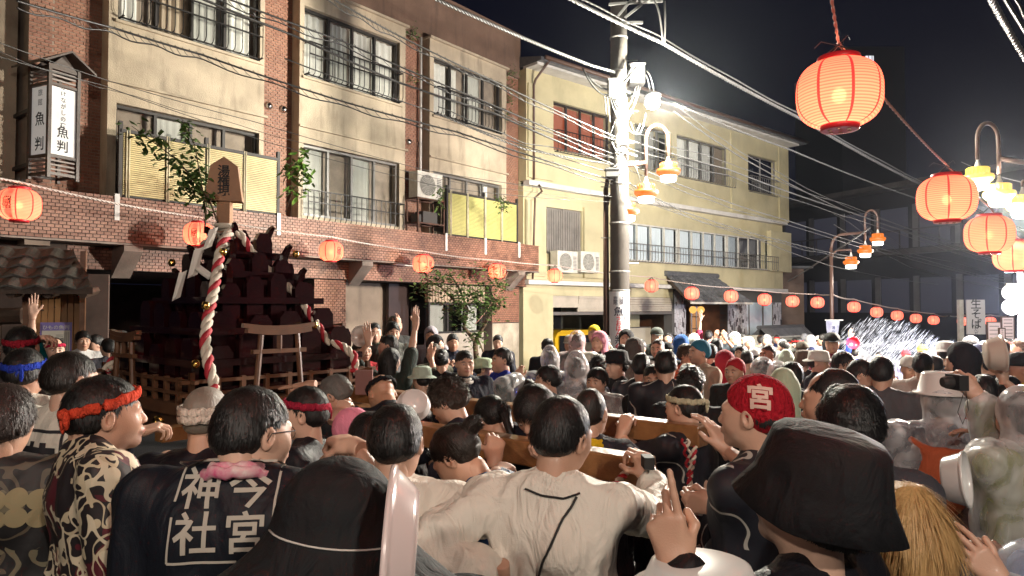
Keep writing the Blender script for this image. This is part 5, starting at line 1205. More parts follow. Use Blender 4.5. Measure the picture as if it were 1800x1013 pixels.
    q.build('twisted_rope', [redrope, whiterope], root, True)
    q = MB()
    for k, (z, rr) in enumerate(((P(395, 404, 5.4).z, .07), (P(395, 396, 5.4).z, .072), (P(395, 412, 5.4).z, .075))): q.lathe([(rr, -.012), (rr + .012, 0), (rr, .012)], (c.x, c.y, z), 14)
    q.tube([P(380, 402, 5.25), P(400, 398, 5.2), P(415, 404, 5.25), P(412, 418, 5.22), P(398, 422, 5.22), P(385, 415, 5.25)], .016, 7); q.tube([P(408, 400, 5.25), P(405, 430, 5.2), P(410, 440, 5.2)], .012, 6)
    q.build('white_cord', whiterope, root, True)
    # folded paper streamers
    q = MB()
    for (x0, y0, x1, y1, w) in ((372, 405, 362, 440, 26), (345, 440, 335, 490, 30), (318, 482, 308, 530, 22), (340, 470, 372, 492, 16)):
        A, B_ = P(x0 - 4, y0, 4.98), P(x1 - 6, y1, 4.95); u = Vector((w * .45 / FOC * 5, .04, .03)); q.add([A, A + u, B_ + u, B_], [(0, 1, 2, 3)]); q.add([A + u * .3 + Vector((0, -.03, 0)), A + u * 1.1 + Vector((0, -.05, -.02)), B_ + u * .9 + Vector((0, -.05, 0)), B_ + u * .2 + Vector((0, -.02, 0))], [(0, 1, 2, 3)])
    so = q.build('paper_streamer', paper, root); sm = so.modifiers.new('t', 'SOLIDIFY'); sm.thickness = .002
    q = MB(); c = P(648, 672, 5.0); q.box((c.x - .09, 4.98, c.z - .085), (c.x + .03, 5.0, c.z + .085)); q.build('side_plate', mat('dull_red_plate', (.22, .10, .09), .6), root)
    q = MB(); q.lathe([(.02, 0), (.035, .006), (.035, .02), (.02, .026)], P(280, 740, 4.45), 12, M=Matrix.Rotation(R(90), 4, 'X')); q.build('ring_handle', gold, root, True)
    # hanging rope loops at beam ends
    q = MB(); 
    for k in range(2): helix(q, [P(1200 + 8 * k, 772, 3.3), P(1206 + 6 * k, 800, 3.28), P(1212 + 2 * k, 840, 3.25), P(1212, 880, 3.22), P(1214, 920, 3.2)], .007, .007, .05, m=k, ph=k * 3.14, seg=8, n=5)
    for k in range(2): helix(q, [P(1222, 785, 3.3), P(1218, 812, 3.28), P(1212, 840, 3.25), P(1213, 920, 3.2)], .007, .007, .05, m=k, ph=k * 3.14, seg=8, n=5)
    for k in range(2): helix(q, [P(1100, 832, 2.66), P(1085, 848, 2.6), P(1072, 862, 2.6)], .008, .008, .05, m=k, ph=k * 3.14, seg=8, n=5)
    build_each(q, 'hand_rope', [redrope, whiterope], root, True)
    return root
shrine()
b0 = P(402, 395, 5.3)
sprig('sakaki_branch', 'long leafy sacred branch leaning up and left from the shrine mast', 'branch', b0, [[P(383, 392, 5.35), P(368, 350, 5.3), P(340, 315, 5.3), P(310, 280, 5.3), P(272, 252, 5.3), P(232, 222, 5.3)]], leaf_m, 150, .07, .045, .008, 31)
sprig('sakaki_branch', 'upright leafy sacred branch standing close left of the name board', 'branch', b0, [[P(360, 410, 5.5), P(362, 370, 5.5), P(352, 310, 5.5), P(342, 255, 5.5), P(318, 205, 5.5)]], leaf_m, 150, .06, .035, .008, 32)
sprig('sakaki_branch', 'short drooping leafy sprig left below the name board', 'branch', b0, [[P(372, 360, 5.35), P(345, 345, 5.3), P(320, 325, 5.3), P(312, 340, 5.3)]], leaf_m, 50, .065, .035, .006, 33)

# ================================================================== thrown water
def spray():
    r = random.Random(17); V = []; Fc = []
    for i in range(6500):
        Y = r.uniform(14.5, 18.5)
        px = 1478 + 205 * r.random() ** .9; lo = 690; hi = 560 + 75 * ((px - 1540) / 150) ** 2 * (1 if px > 1540 else 1.3)
        py = hi + (lo - hi) * (r.random() ** .75)
        if r.random() < .25: py = r.uniform(600, 690)
        c = P(px, py, Y); L = r.uniform(.05, .26) * (1.25 if py < 640 else .8); w = r.choice((.0012, .0016, .0022, .004))
        d = Vector((.62 + r.uniform(-.07, .07), r.uniform(-.1, .1), .70 + r.uniform(-.06, .06))).normalized()
        x = Vector((w, 0, 0)); y = Vector((0, w, 0)); b = len(V); e0, e1 = c - d * L / 2, c + d * L / 2; m_ = c + d * L * .1
        V += [e0, m_ + x, m_ + y, m_ - x, m_ - y, e1]; Fc += [(b, b + 2, b + 1), (b, b + 3, b + 2), (b, b + 4, b + 3), (b, b + 1, b + 4), (b + 5, b + 1, b + 2), (b + 5, b + 2, b + 3), (b + 5, b + 3, b + 4), (b + 5, b + 4, b + 1)]
    mb = MB(); mb.v = [tuple(v) for v in V]; mb.f = Fc; mb.m = [0] * len(Fc)
    tag(mb.build('water_spray', mat('water_white', (.42, .45, .52), .3, spec=.6)), 'burst of thrown water streaking over the far crowd', 'water', kind='stuff')
spray()
# ================================================================== figures: smooth implicit surfaces turned into one mesh
def A3(v): return np.array(v, np.float32)
class SDF:
    def __init__(s, lo, hi, h):
        s.lo = A3(lo); s.h = h; s.n = np.maximum(2, np.ceil((A3(hi) - s.lo) / h).astype(int) + 1)
        s.f = np.full(tuple(s.n), 1.0, np.float32); s.ax = [s.lo[i] + h * np.arange(s.n[i], dtype=np.float32) for i in range(3)]
    def _sl(s, lo, hi):
        a = np.clip(np.floor((A3(lo) - s.lo) / s.h).astype(int), 0, s.n); b = np.clip(np.ceil((A3(hi) - s.lo) / s.h).astype(int) + 1, 0, s.n)
        if (b - a <= 0).any(): return None, None
        sl = tuple(slice(a[i], b[i]) for i in range(3)); g = np.meshgrid(*[s.ax[i][sl[i]] for i in range(3)], indexing='ij', sparse=True); return sl, g
    def _mix(s, sl, d, k, sub):
        c = s.f[sl]
        if sub:
            d = -d
            if k > 0: hh = np.clip(.5 + .5 * (d - c) / k, 0, 1); s.f[sl] = c + (d - c) * hh + k * hh * (1 - hh)
            else: s.f[sl] = np.maximum(c, d)
        elif k > 0: hh = np.clip(.5 + .5 * (c - d) / k, 0, 1); s.f[sl] = c + (d - c) * hh - k * hh * (1 - hh)
        else: s.f[sl] = np.minimum(c, d)
    def cap(s, a, b, r0, r1=None, k=.02, sub=False):
        r1 = r0 if r1 is None else r1; a = A3(a); b = A3(b); m = max(r0, r1) + k + 2 * s.h
        sl, g = s._sl(np.minimum(a, b) - m, np.maximum(a, b) + m)
        if sl is None: return s
        ba = b - a; L2 = float(ba @ ba) + 1e-9; p = [g[i] - a[i] for i in range(3)]
        t = np.clip((p[0] * ba[0] + p[1] * ba[1] + p[2] * ba[2]) / L2, 0, 1)
        d = np.sqrt((p[0] - t * ba[0]) ** 2 + (p[1] - t * ba[1]) ** 2 + (p[2] - t * ba[2]) ** 2) - (r0 + (r1 - r0) * t); s._mix(sl, d, k, sub); return s
    def ell(s, c, r, k=.02, sub=False, M=None):
        c = A3(c); r = A3(r); m = float(r.max()) + k + 2 * s.h if M is not None else r + k + 2 * s.h
        sl, g = s._sl(c - m, c + m)
        if sl is None: return s
        p = [g[i] - c[i] for i in range(3)]
        if M is not None: p = [p[0] * M[0][i] + p[1] * M[1][i] + p[2] * M[2][i] for i in range(3)]
        q = np.sqrt((p[0] / r[0]) ** 2 + (p[1] / r[1]) ** 2 + (p[2] / r[2]) ** 2); d = (q - 1) * float(r.min()) * np.where(q > 1, 1.0, 1.0) ; s._mix(sl, d, k, sub); return s
    def cut(s, nrm, off, k=0.0):
        n = A3(nrm); n = n / np.linalg.norm(n); sl, g = s._sl(s.lo - 1, s.lo + s.h * s.n + 1)
        s._mix(sl, -(g[0] * n[0] + g[1] * n[1] + g[2] * n[2] - off) , k, True); return s
    def mesh(s):
        f = s.f; f[0] = f[-1] = .5; f[:, 0] = f[:, -1] = .5; f[:, :, 0] = f[:, :, -1] = .5
        ins = f < 0; n = s.n
        c = [(i, j, k) for i in (0, 1) for j in (0, 1) for k in (0, 1)]
        def sub(a, o): return a[o[0]:n[0] - 1 + o[0], o[1]:n[1] - 1 + o[1], o[2]:n[2] - 1 + o[2]]
        cnt = sum(sub(ins, o).astype(np.int8) for o in c); act = (cnt > 0) & (cnt < 8)
        idx = np.full(act.shape, -1, np.int64); ids = np.argwhere(act); idx[act] = np.arange(len(ids))
        acc = np.zeros((len(ids), 3), np.float32); w = np.zeros(len(ids), np.float32)
        vals = {o: f[ids[:, 0] + o[0], ids[:, 1] + o[1], ids[:, 2] + o[2]] for o in c}
        for o in c:
            for ax in range(3):
                if o[ax]: continue
                p = list(o); p[ax] = 1; p = tuple(p); a, b = vals[o], vals[p]; cr = (a < 0) != (b < 0)
                t = np.where(cr, a / np.where(cr, a - b, 1), 0)
                q = np.tile(np.array(o, np.float32), (len(ids), 1)); q[:, ax] = t
                acc += q * cr[:, None]; w += cr
        V = (ids + acc / w[:, None]) * s.h + s.lo; F = []
        for ax in range(3):
            u, v = [(1, 2), (2, 0), (0, 1)][ax]
            A = np.take(ins, range(0, n[ax] - 1), ax); Bq = np.take(ins, range(1, n[ax]), ax); e = np.argwhere(A != Bq); e = e[(e[:, u] > 0) & (e[:, v] > 0) & (e[:, u] < n[u] - 1) & (e[:, v] < n[v] - 1)]
            def at(du, dv): q = e.copy(); q[:, u] -= du; q[:, v] -= dv; return idx[q[:, 0], q[:, 1], q[:, 2]]
            quad = np.stack([at(1, 1), at(0, 1), at(0, 0), at(1, 0)], 1); fl = A[e[:, 0], e[:, 1], e[:, 2]]
            quad[~fl] = quad[~fl][:, ::-1]; F.append(quad)
        return V.astype(np.float32), np.concatenate(F)
def smooth(V, F, it=1):
    for _ in range(it):
        s_ = np.zeros_like(V); c = np.zeros(len(V), np.float32)
        for i in range(4):
            a, b = F[:, i], F[:, (i + 1) % 4]; np.add.at(s_, a, V[b]); np.add.at(c, a, 1); np.add.at(s_, b, V[a]); np.add.at(c, b, 1)
        V = V * .5 + .5 * s_ / np.maximum(c, 1)[:, None]
    return V
def normals(V, F):
    n = np.cross(V[F[:, 2]] - V[F[:, 0]], V[F[:, 3]] - V[F[:, 1]]); N = np.zeros_like(V)
    for i in range(4): np.add.at(N, F[:, i], n)
    return N / np.maximum(np.linalg.norm(N, axis=1), 1e-9)[:, None]
_rs = np.random.RandomState(5)
_K = [(_rs.normal(size=3), _rs.uniform(0, 6.28), _rs.normal(size=3), _rs.uniform(0, 6.28)) for _ in range(14)]
def nz(V, sc, seed=0, aniso=(1, 1, 1)):
    """cheap smooth noise, about -1..1"""
    P_ = V * A3(aniso) * sc + seed * 7.31; o = np.zeros(len(V))
    for i, (k, p, k2, p2) in enumerate(_K): f = 1 + (i % 4) * .6; o += np.sin(P_ @ k * f + p + 1.6 * np.sin(P_ @ k2 * f * .7 + p2)) / f
    return o / 6.5
def rotm(ax, deg): return np.array(Matrix.Rotation(R(deg), 3, ax), np.float32)

# ---------------- templates
def head_template(h):
    s = SDF((-.11, -.14, -.20), (.11, .15, .14), h)
    s.ell((0, -.018, .035), (.071, .092, .083), .02).ell((0, .022, -.04), (.058, .066, .075), .035)
    s.ell((0, .066, -.093), (.024, .022, .020), .025)
    for sg in (-1, 1):
        s.ell((sg * .037, .055, -.028), (.024, .024, .024), .025).ell((sg * .046, .008, -.068), (.016, .030, .022), .03).ell((sg * .05, .02, .0), (.024, .04, .04), .03)
    s.ell((0, .073, .022), (.046, .014, .012), .02)
    for sg in (-1, 1): s.ell((sg * .031, .094, .001), (.018, .013, .011), .012, sub=True); s.ell((sg * .031, .074, .0), (.016, .013, .0105), .004)
    s.cap((0, .080, .012), (0, .099, -.028), .0080, .0120, .012)
    for sg in (-1, 1): s.ell((sg * .0125, .094, -.031), (.0085, .011, .0075), .006)
    s.ell((0, .086, -.060), (.024, .011, .013), .012); s.ell((0, .096, -.055), (.019, .006, .0045), .004); s.ell((0, .095, -.065), (.016, .007, .0055), .004)
    if h < .005: s.cap((-.018, .098, -.0598), (.018, .098, -.0598), .0016, None, .002, sub=True)
    for sg in (-1, 1):
        M = rotm('Z', sg * -22) @ rotm('X', -12); s.ell((sg * .079, -.012, -.008), (.009, .019, .032), .006, M=M); s.ell((sg * .084, -.008, -.004), (.006, .010, .017), .004, sub=True, M=M)
    s.cap((0, -.022, -.06), (0, -.035, -.19), .054, .058, .025)
    V, F = s.mesh(); V = smooth(V, F, 1)
    # tint channels: r lips, g brows/stubble, b flush
    x, y, z = V.T; col = np.zeros((len(V), 4), np.float32); col[:, 3] = 1
    col[:, 0] = np.clip(1.25 - np.sqrt((x / .022) ** 2 + ((z + .060) / .0105) ** 2), 0, .3) / .3 * (y > .078)
    bz = .021 + .004 * np.cos((np.abs(x) - .03) * 60); col[:, 1] = np.clip(1.3 - np.sqrt(((np.abs(x) - .033) / .019) ** 2 + ((z - bz) / .0048) ** 2), 0, .4) / .4 * (y > .05)
    jaw = np.clip((-.045 - z) / .02, 0, 1) * np.clip((y - .0) / .03, 0, 1) * (z > -.125); mou = np.clip(1.1 - np.sqrt((x / .026) ** 2 + ((z + .045) / .009) ** 2), 0, .3) / .3 * (y > .07)
    col[:, 2] = np.clip(jaw * (1 - col[:, 0]) + mou, 0, 1)
    return V, F, col
HEAD = {'hi': head_template(.0042), 'mid': head_template(.0075), 'lo': head_template(.0125)}

def hair_cap(kind, h):
    s = SDF((-.15, -.20, -.32), (.15, .16, .19), h)
    g = {'buzz': .003, 'short': .006, 'wet': .005, 'medium': .014, 'long': .013, 'pony': .008, 'bun': .008, 'spiky': .012, 'curly': .020, 'receding': .005}[kind]
    s.ell((0, -.020, .038), (.072 + g, .093 + g, .084 + g * 1.1), .01)
    if kind in ('short', 'medium', 'curly', 'spiky', 'wet'): s.ell((0, -.055, -.008), (.062 + g * .6, .056 + g, .056), .03)
    if kind in ('pony', 'bun', 'long', 'buzz', 'receding'): s.ell((0, -.05, -.003), (.060 + g * .5, .052 + g, .052), .03)
    hl = {'medium': .050, 'long': .056, 'curly': .05, 'short': .055, 'wet': .042, 'receding': .085}.get(kind, .062)
    # face opening
    s.ell((0, .125, hl - .105), (.082 if kind not in ('long',) else .066, .085, .088), .008, sub=True)
    s.cap((0, .10, hl - .04), (0, .12, -.2), .058, .07, .01, sub=True)
    # ears and nape
    if kind not in ('long', 'medium', 'curly'):
        for sg in (-1, 1): s.ell((sg * .10, .012, -.03), (.034, .044, .05), .008, sub=True)
    elif kind != 'long':
        for sg in (-1, 1): s.ell((sg * .11, .012, -.035), (.034, .034, .04), .008, sub=True)
    if kind == 'receding': s.ell((0, .07, .09), (.06, .08, .05), .01, sub=True)
    cutz = {'long': -9, 'medium': -.078, 'curly': -.07, 'buzz': -.045}.get(kind, -.055)
    if kind == 'long':
        for sg in (-1, 1): s.cap((sg * .045, -.06, .0), (sg * .055, -.075, -.24), .06, .045, .03)
        s.cap((0, -.075, 0), (0, -.09, -.27), .06, .045, .03)
    else:
        sl, gg = s._sl(s.lo - 1, s.lo + s.h * s.n + 1); d = cutz - .0 - gg[2] + .35 * (gg[1] + .02) * (gg[1] > -.02); s.f[sl] = np.maximum(s.f[sl], d)
    if kind == 'pony': s.cap((0, -.125, .04), (0, -.15, -.02), .026, .03, .02).cap((0, -.15, -.02), (0, -.135, -.2), .028, .012, .01)
    if kind == 'bun': s.ell((0, -.135, .055), (.038, .034, .036), .012)
    V, F = s.mesh(); V = smooth(V, F, 1); N = normals(V, F)
    am = {'spiky': .010, 'curly': .008, 'wet': .0035, 'buzz': .0008, 'receding': .002}.get(kind, .006)
    d = nz(V, 60, 1, (1, 1, .30)) * am + np.abs(nz(V, 28, 3, (1, 1, .35))) * am * 1.2; V = V + N * d[:, None]
    return V, F, N
_hc = {}
def hair_mesh(kind, q, seed=0, under=False):
    key = (kind, q, seed % (4 if q == 'hi' else 1), under)
    if key in _hc: return _hc[key]
    V, F, N = hair_cap(kind, {'hi': .0065, 'mid': .0085, 'lo': .013}[q]); 
    if under: k_ = np.clip((V[:, 2] - .0) / .04, 0, 1) * .10; V = V - (V - A3((0, -.018, .035))) * k_[:, None]
    me = mesh_of('hair', V, F, hair_m, True)
    if q != 'lo' and kind not in ('buzz',):
        # locks: tapered strands lying on the cap
        rs = np.random.RandomState(100 + key[2] * 7); n = (5200 if q == 'hi' else 620); scal = V[:, 2] > (-.02 if kind not in ('long', 'medium') else -.2 if kind == 'long' else -.04)
        if under: scal = scal & (V[:, 2] < .02)
        ids = rs.choice(np.nonzero(scal)[0], n); Vs, Fs = [], []
        lift = {'spiky': .7, 'curly': .5, 'wet': .22, 'short': .42, 'medium': .22, 'long': .015, 'pony': .02, 'bun': .04, 'receding': .06}[kind]
        Lb = {'spiky': .034, 'curly': .022, 'wet': .030, 'short': .022, 'medium': .042, 'long': .09, 'pony': .04, 'bun': .04, 'receding': .02}[kind]
        wd = (.0013 if kind != 'long' else .0008) if q == 'hi' else .0026; crown = np.array([.01, -.05, .13])
        cl = rs.normal(size=(40, 3)) * (.6 if kind != 'long' else .15); b = 0
        for t_, i in enumerate(ids):
            p = V[i]; nn = N[i]; out = p - crown; out[2] -= .02
            f = out / (np.linalg.norm(out) + 1e-6) + cl[(int(p[0] * 75 + 40) * 7 + int(p[1] * 75 + 40) * 13 + int(p[2] * 60 + 40) * 5) % 40] * (.8 if kind != 'curly' else 2.2) + rs.normal(size=3) * (.26 if kind != 'long' else .09)
            f[2] -= .45 if kind != 'spiky' else -.2
            if kind in ('pony', 'bun'): f = np.array([-p[0] * 6, -1.0, .3]) + rs.normal(size=3) * .12
            f = f - nn * (f @ nn); f = f / (np.linalg.norm(f) + 1e-6); L = Lb * rs.uniform(.5, 1.35) * (1 if kind == 'long' else float(np.clip((p[2] + .06) / .09, .3, 1))); w = np.cross(nn, f) * wd * rs.uniform(.6, 1.8)
            for k, u in enumerate((0, .4, .75, 1)):
                c = p + f * L * u + nn * (.001 + lift * L * (u * .6 - u * u * (.25 if kind != 'spiky' else .05))) ; c = c + np.array([0, 0, -.3 * L * u * u * (kind != 'spiky')]); ww = w * (1, 1.1, .75, .12)[k]; Vs += [c - ww, c + ww]
            Fs += [(b, b + 1, b + 3, b + 2), (b + 2, b + 3, b + 5, b + 4), (b + 4, b + 5, b + 7, b + 6)]; b += 8
        V2 = np.concatenate([V, np.array(Vs, np.float32)]); F2 = np.concatenate([F, np.array(Fs) + len(V)]); me = mesh_of('hair', V2, F2, hair_m, True)
    _hc[key] = me; return me

def hand_template(pose, h):
    s = SDF((-.10, -.05, -.11), (.075, .21, .05), h)
    mc = [(-.030, .088), (-.010, .094), (.010, .090), (.029, .080)]; ln = [(.043, .026, .022), (.047, .030, .024), (.044, .027, .023), (.035, .021, .020)]
    cur = {'grip': [(55, 60, 35)] * 4, 'relax': [(12, 22, 14), (16, 26, 16), (20, 30, 18), (24, 34, 20)], 'fist': [(78, 85, 50)] * 4, 'flat': [(3, 5, 3)] * 4, 'hook': [(35, 50, 30), (40, 52, 30), (44, 55, 32), (48, 58, 34)],
           'point': [(-4, 6, 4), (30, 50, 30), (66, 80, 45), (74, 82, 45)]}[pose]
    s.cap((0, -.04, 0), (0, .0, 0), .024, .026, .01); s.cap((-.008, -.04, 0), (-.008, .012, 0), .020, .022, .012); s.cap((.010, -.04, 0), (.010, .012, 0), .020, .022, .012)
    for i, (x, y) in enumerate(mc): s.cap((x * .55, .012, -.002), (x, y - .004, 0), .0165, .0130, .014)
    s.ell((-.02, .035, -.012), (.020, .032, .013), .012); s.ell((.02, .03, -.010), (.015, .03, .012), .012)
    for i, ((x, y), L, c) in enumerate(zip(mc, ln, cur)):
        p = np.array([x, y, 0.]); a = 0; sp = (i - 1.5) * .045 * (1 if pose in ('relax', 'flat', 'point') else .35); r = (.0092, .0096, .0090, .0080)[i]
        for j in range(3):
            a += R(c[j]); d = np.array([math.sin(sp) * math.cos(a), math.cos(sp) * math.cos(a), -math.sin(a)]); q = p + d * L[j]; s.cap(p, q, r, r * .90, .0035); r *= .90; p = q
    th = {'grip': [(-.75, .45, -.55), (-.15, .75, -.65)], 'fist': [(-.25, .6, -.75), (.65, .35, -.6)], 'relax': [(-.6, .75, -.25), (-.25, .95, -.15)], 'flat': [(-.75, .65, -.05), (-.45, .9, 0)], 'hook': [(-.6, .6, -.5), (.0, .85, -.5)], 'point': [(-.45, .7, -.55), (.35, .8, -.5)]}[pose]
    p = np.array([-.022, .018, -.008]); s.cap(p, (-.034, .038, -.014), .015, .0135, .012); p = np.array([-.034, .038, -.014]); r = .0125
    for d, L in zip(th, (.034, .030)): d = np.array(d); d = d / np.linalg.norm(d); q = p + d * L; s.cap(p, q, r, r * .88, .004); r *= .88; p = q
    V, F = s.mesh(); V = smooth(V, F, 1); return V, F
_ht = {}
def hand_t(pose, q):
    k = (pose, q)
    if k not in _ht: _ht[k] = hand_template(pose, {'hi': .0036, 'mid': .0058, 'lo': .0085}[q])
    return _ht[k]

# ---------------- figure materials
def skin_material():
    m = mat('skin', (.5, .3, .2), .47, objcol=True, sss=.0, spec=.45, coat=.06); n = m.node_tree.nodes; l = m.node_tree.links; b = n['Principled BSDF']
    at = n.new('ShaderNodeAttribute'); at.attribute_name = 'tint'; sp = n.new('ShaderNodeSeparateColor'); l.new(at.outputs['Color'], sp.inputs[0]); cur = n['Object Info'].outputs['Color']
    tc = n['Texture Coordinate']; nt = n.new('ShaderNodeTexNoise'); nt.inputs['Scale'].default_value = 14; nt.inputs['Detail'].default_value = 5; l.new(tc.outputs['Object'], nt.inputs[0])
    def mx(f, a, c, k=1.0, mode='MIX'):
        x = n.new('ShaderNodeMix'); x.data_type = 'RGBA'; x.blend_type = mode; mm = n.new('ShaderNodeMath'); mm.operation = 'MULTIPLY'; mm.inputs[1].default_value = k; l.new(f, mm.inputs[0]); l.new(mm.outputs[0], x.inputs[0]); l.new(a, x.inputs[6]); x.inputs[7].default_value = (*c, 1); return x.outputs[2]
    cur = mx(nt.outputs['Fac'], cur, (.55, .22, .15), .35); cur = mx(sp.outputs[0], cur, (.36, .10, .08), .65); cur = mx(sp.outputs[1], cur, (.02, .015, .012), .85); cur = mx(sp.outputs[2], cur, (.12, .09, .08), .22)
    l.new(cur, b.inputs['Base Color']); n2 = n.new('ShaderNodeTexNoise'); n2.inputs['Scale'].default_value = 260; l.new(tc.outputs['Object'], n2.inputs[0])
    bp = n.new('ShaderNodeBump'); bp.inputs['Strength'].default_value = .25; bp.inputs['Distance'].default_value = .002; l.new(n2.outputs['Fac'], bp.inputs['Height']); l.new(bp.outputs[0], b.inputs['Normal'])
    return m
skin_m = skin_material()
def cloth_material(name, rough, sheer=0.0, wr=.5, sc=9.0, coat=0.0):
    m = mat(name, (.5, .5, .5), rough, objcol=True, coat=coat, spec=.18); n = m.node_tree.nodes; l = m.node_tree.links; b = n['Principled BSDF']; tc = n['Texture Coordinate']
    mp = n.new('ShaderNodeMapping'); mp.inputs['Scale'].default_value = (1.5, 1.5, .7); l.new(tc.outputs['Object'], mp.inputs[0])
    nt = n.new('ShaderNodeTexNoise'); nt.inputs['Scale'].default_value = sc; nt.inputs['Detail'].default_value = 3; nt.inputs['Distortion'].default_value = 1.4
    if sheer: mp.inputs['Scale'].default_value = (1.7, 1.7, .5); mp.inputs['Rotation'].default_value = (.0, .45, .0)
    l.new(mp.outputs[0], nt.inputs[0])
    n2 = n.new('ShaderNodeTexNoise'); n2.inputs['Scale'].default_value = 420; l.new(tc.outputs['Object'], n2.inputs[0])
    ad = n.new('ShaderNodeMath'); ad.operation = 'MULTIPLY_ADD'; ad.inputs[1].default_value = .06; l.new(n2.outputs['Fac'], ad.inputs[0]); l.new(nt.outputs['Fac'], ad.inputs[2])
    bp = n.new('ShaderNodeBump'); bp.inputs['Strength'].default_value = wr; bp.inputs['Distance'].default_value = .03; l.new(ad.outputs[0], bp.inputs['Height']); l.new(bp.outputs[0], b.inputs['Normal'])
    if sheer:
        # wet, thin cloth: the skin below tints it where it clings
        x = n.new('ShaderNodeMix'); x.data_type = 'RGBA'; mr = n.new('ShaderNodeMapRange'); mr.inputs[1].default_value = .50; mr.inputs[2].default_value = .68; mr.inputs[4].default_value = sheer
        n3 = n.new('ShaderNodeTexNoise'); n3.inputs['Scale'].default_value = 4; n3.inputs['Distortion'].default_value = .8; l.new(tc.outputs['Object'], n3.inputs[0]); l.new(n3.outputs['Fac'], mr.inputs[0]); l.new(mr.outputs[0], x.inputs[0]); l.new(n['Object Info'].outputs['Color'], x.inputs[6]); x.inputs[7].default_value = (.62, .33, .22, 1); l.new(x.outputs[2], b.inputs['Base Color'])
    return m
cloth_m = cloth_material('fabric', .72); wet_m = cloth_material('wet_fabric', .5, .10, .85, 7.5); dark_m = cloth_material('dark_wet_fabric', .5, 0, .45, 7.0)
def vinyl_material():
    m = mat('clear_vinyl', (.6, .6, .6), .24, objcol=True); n = m.node_tree.nodes; l = m.node_tree.links; b = n['Principled BSDF']; out = n['Material Output']; tc = n['Texture Coordinate']
    nt = n.new('ShaderNodeTexNoise'); nt.inputs['Scale'].default_value = 6; nt.inputs['Detail'].default_value = 2; nt.inputs['Distortion'].default_value = 1.2; l.new(tc.outputs['Object'], nt.inputs[0])
    bp = n.new('ShaderNodeBump'); vo = n.new('ShaderNodeTexNoise'); vo.noise_type = 'RIDGED_MULTIFRACTAL'; vo.inputs['Scale'].default_value = 7; vo.inputs['Detail'].default_value = 2; vd = n.new('ShaderNodeMapping'); vd.inputs['Scale'].default_value = (1, 1, .35); l.new(tc.outputs['Object'], vd.inputs[0]); l.new(vd.outputs[0], vo.inputs['Vector']); bp.inputs['Strength'].default_value = 1.0; bp.inputs['Distance'].default_value = .04; l.new(vo.outputs['Fac'], bp.inputs['Height']); l.new(bp.outputs[0], b.inputs['Normal'])
    t = n.new('ShaderNodeBsdfTransparent'); t.inputs[0].default_value = (.92, .92, .94, 1); x = n.new('ShaderNodeMixShader'); mr = n.new('ShaderNodeMapRange'); mr.inputs[1].default_value = .35; mr.inputs[2].default_value = .65; mr.inputs[3].default_value = .04; mr.inputs[4].default_value = .40; lw = n.new('ShaderNodeLayerWeight'); lw.inputs[0].default_value = .45; am = n.new('ShaderNodeMath'); am.operation = 'MULTIPLY_ADD'; am.inputs[1].default_value = .55; am.use_clamp = True; l.new(lw.outputs['Facing'], am.inputs[0]); l.new(mr.outputs[0], am.inputs[2]); l.new(nt.outputs['Fac'], mr.inputs[0]); l.new(am.outputs[0], x.inputs[0]); l.new(t.outputs[0], x.inputs[1]); l.new(b.outputs[0], x.inputs[2]); l.new(x.outputs[0], out.inputs[0]); return m
vinyl_m = vinyl_material()
def hair_material():
    m = mat('hair', (.01, .01, .01), .46, objcol=True, spec=.42, coat=.0); n = m.node_tree.nodes; l = m.node_tree.links; b = n['Principled BSDF']; tc = n['Texture Coordinate']
    w = n.new('ShaderNodeTexNoise'); mp = n.new('ShaderNodeMapping'); mp.inputs['Scale'].default_value = (1, 1, .12); l.new(tc.outputs['Object'], mp.inputs[0]); w.inputs['Scale'].default_value = 160; w.inputs['Detail'].default_value = 2; w.inputs['Distortion'].default_value = .6; l.new(mp.outputs[0], w.inputs[0])
    bp = n.new('ShaderNodeBump'); bp.inputs['Strength'].default_value = .8; bp.inputs['Distance'].default_value = .004; l.new(w.outputs['Fac'], bp.inputs['Height']); l.new(bp.outputs[0], b.inputs['Normal']); return m
hair_m = hair_material()
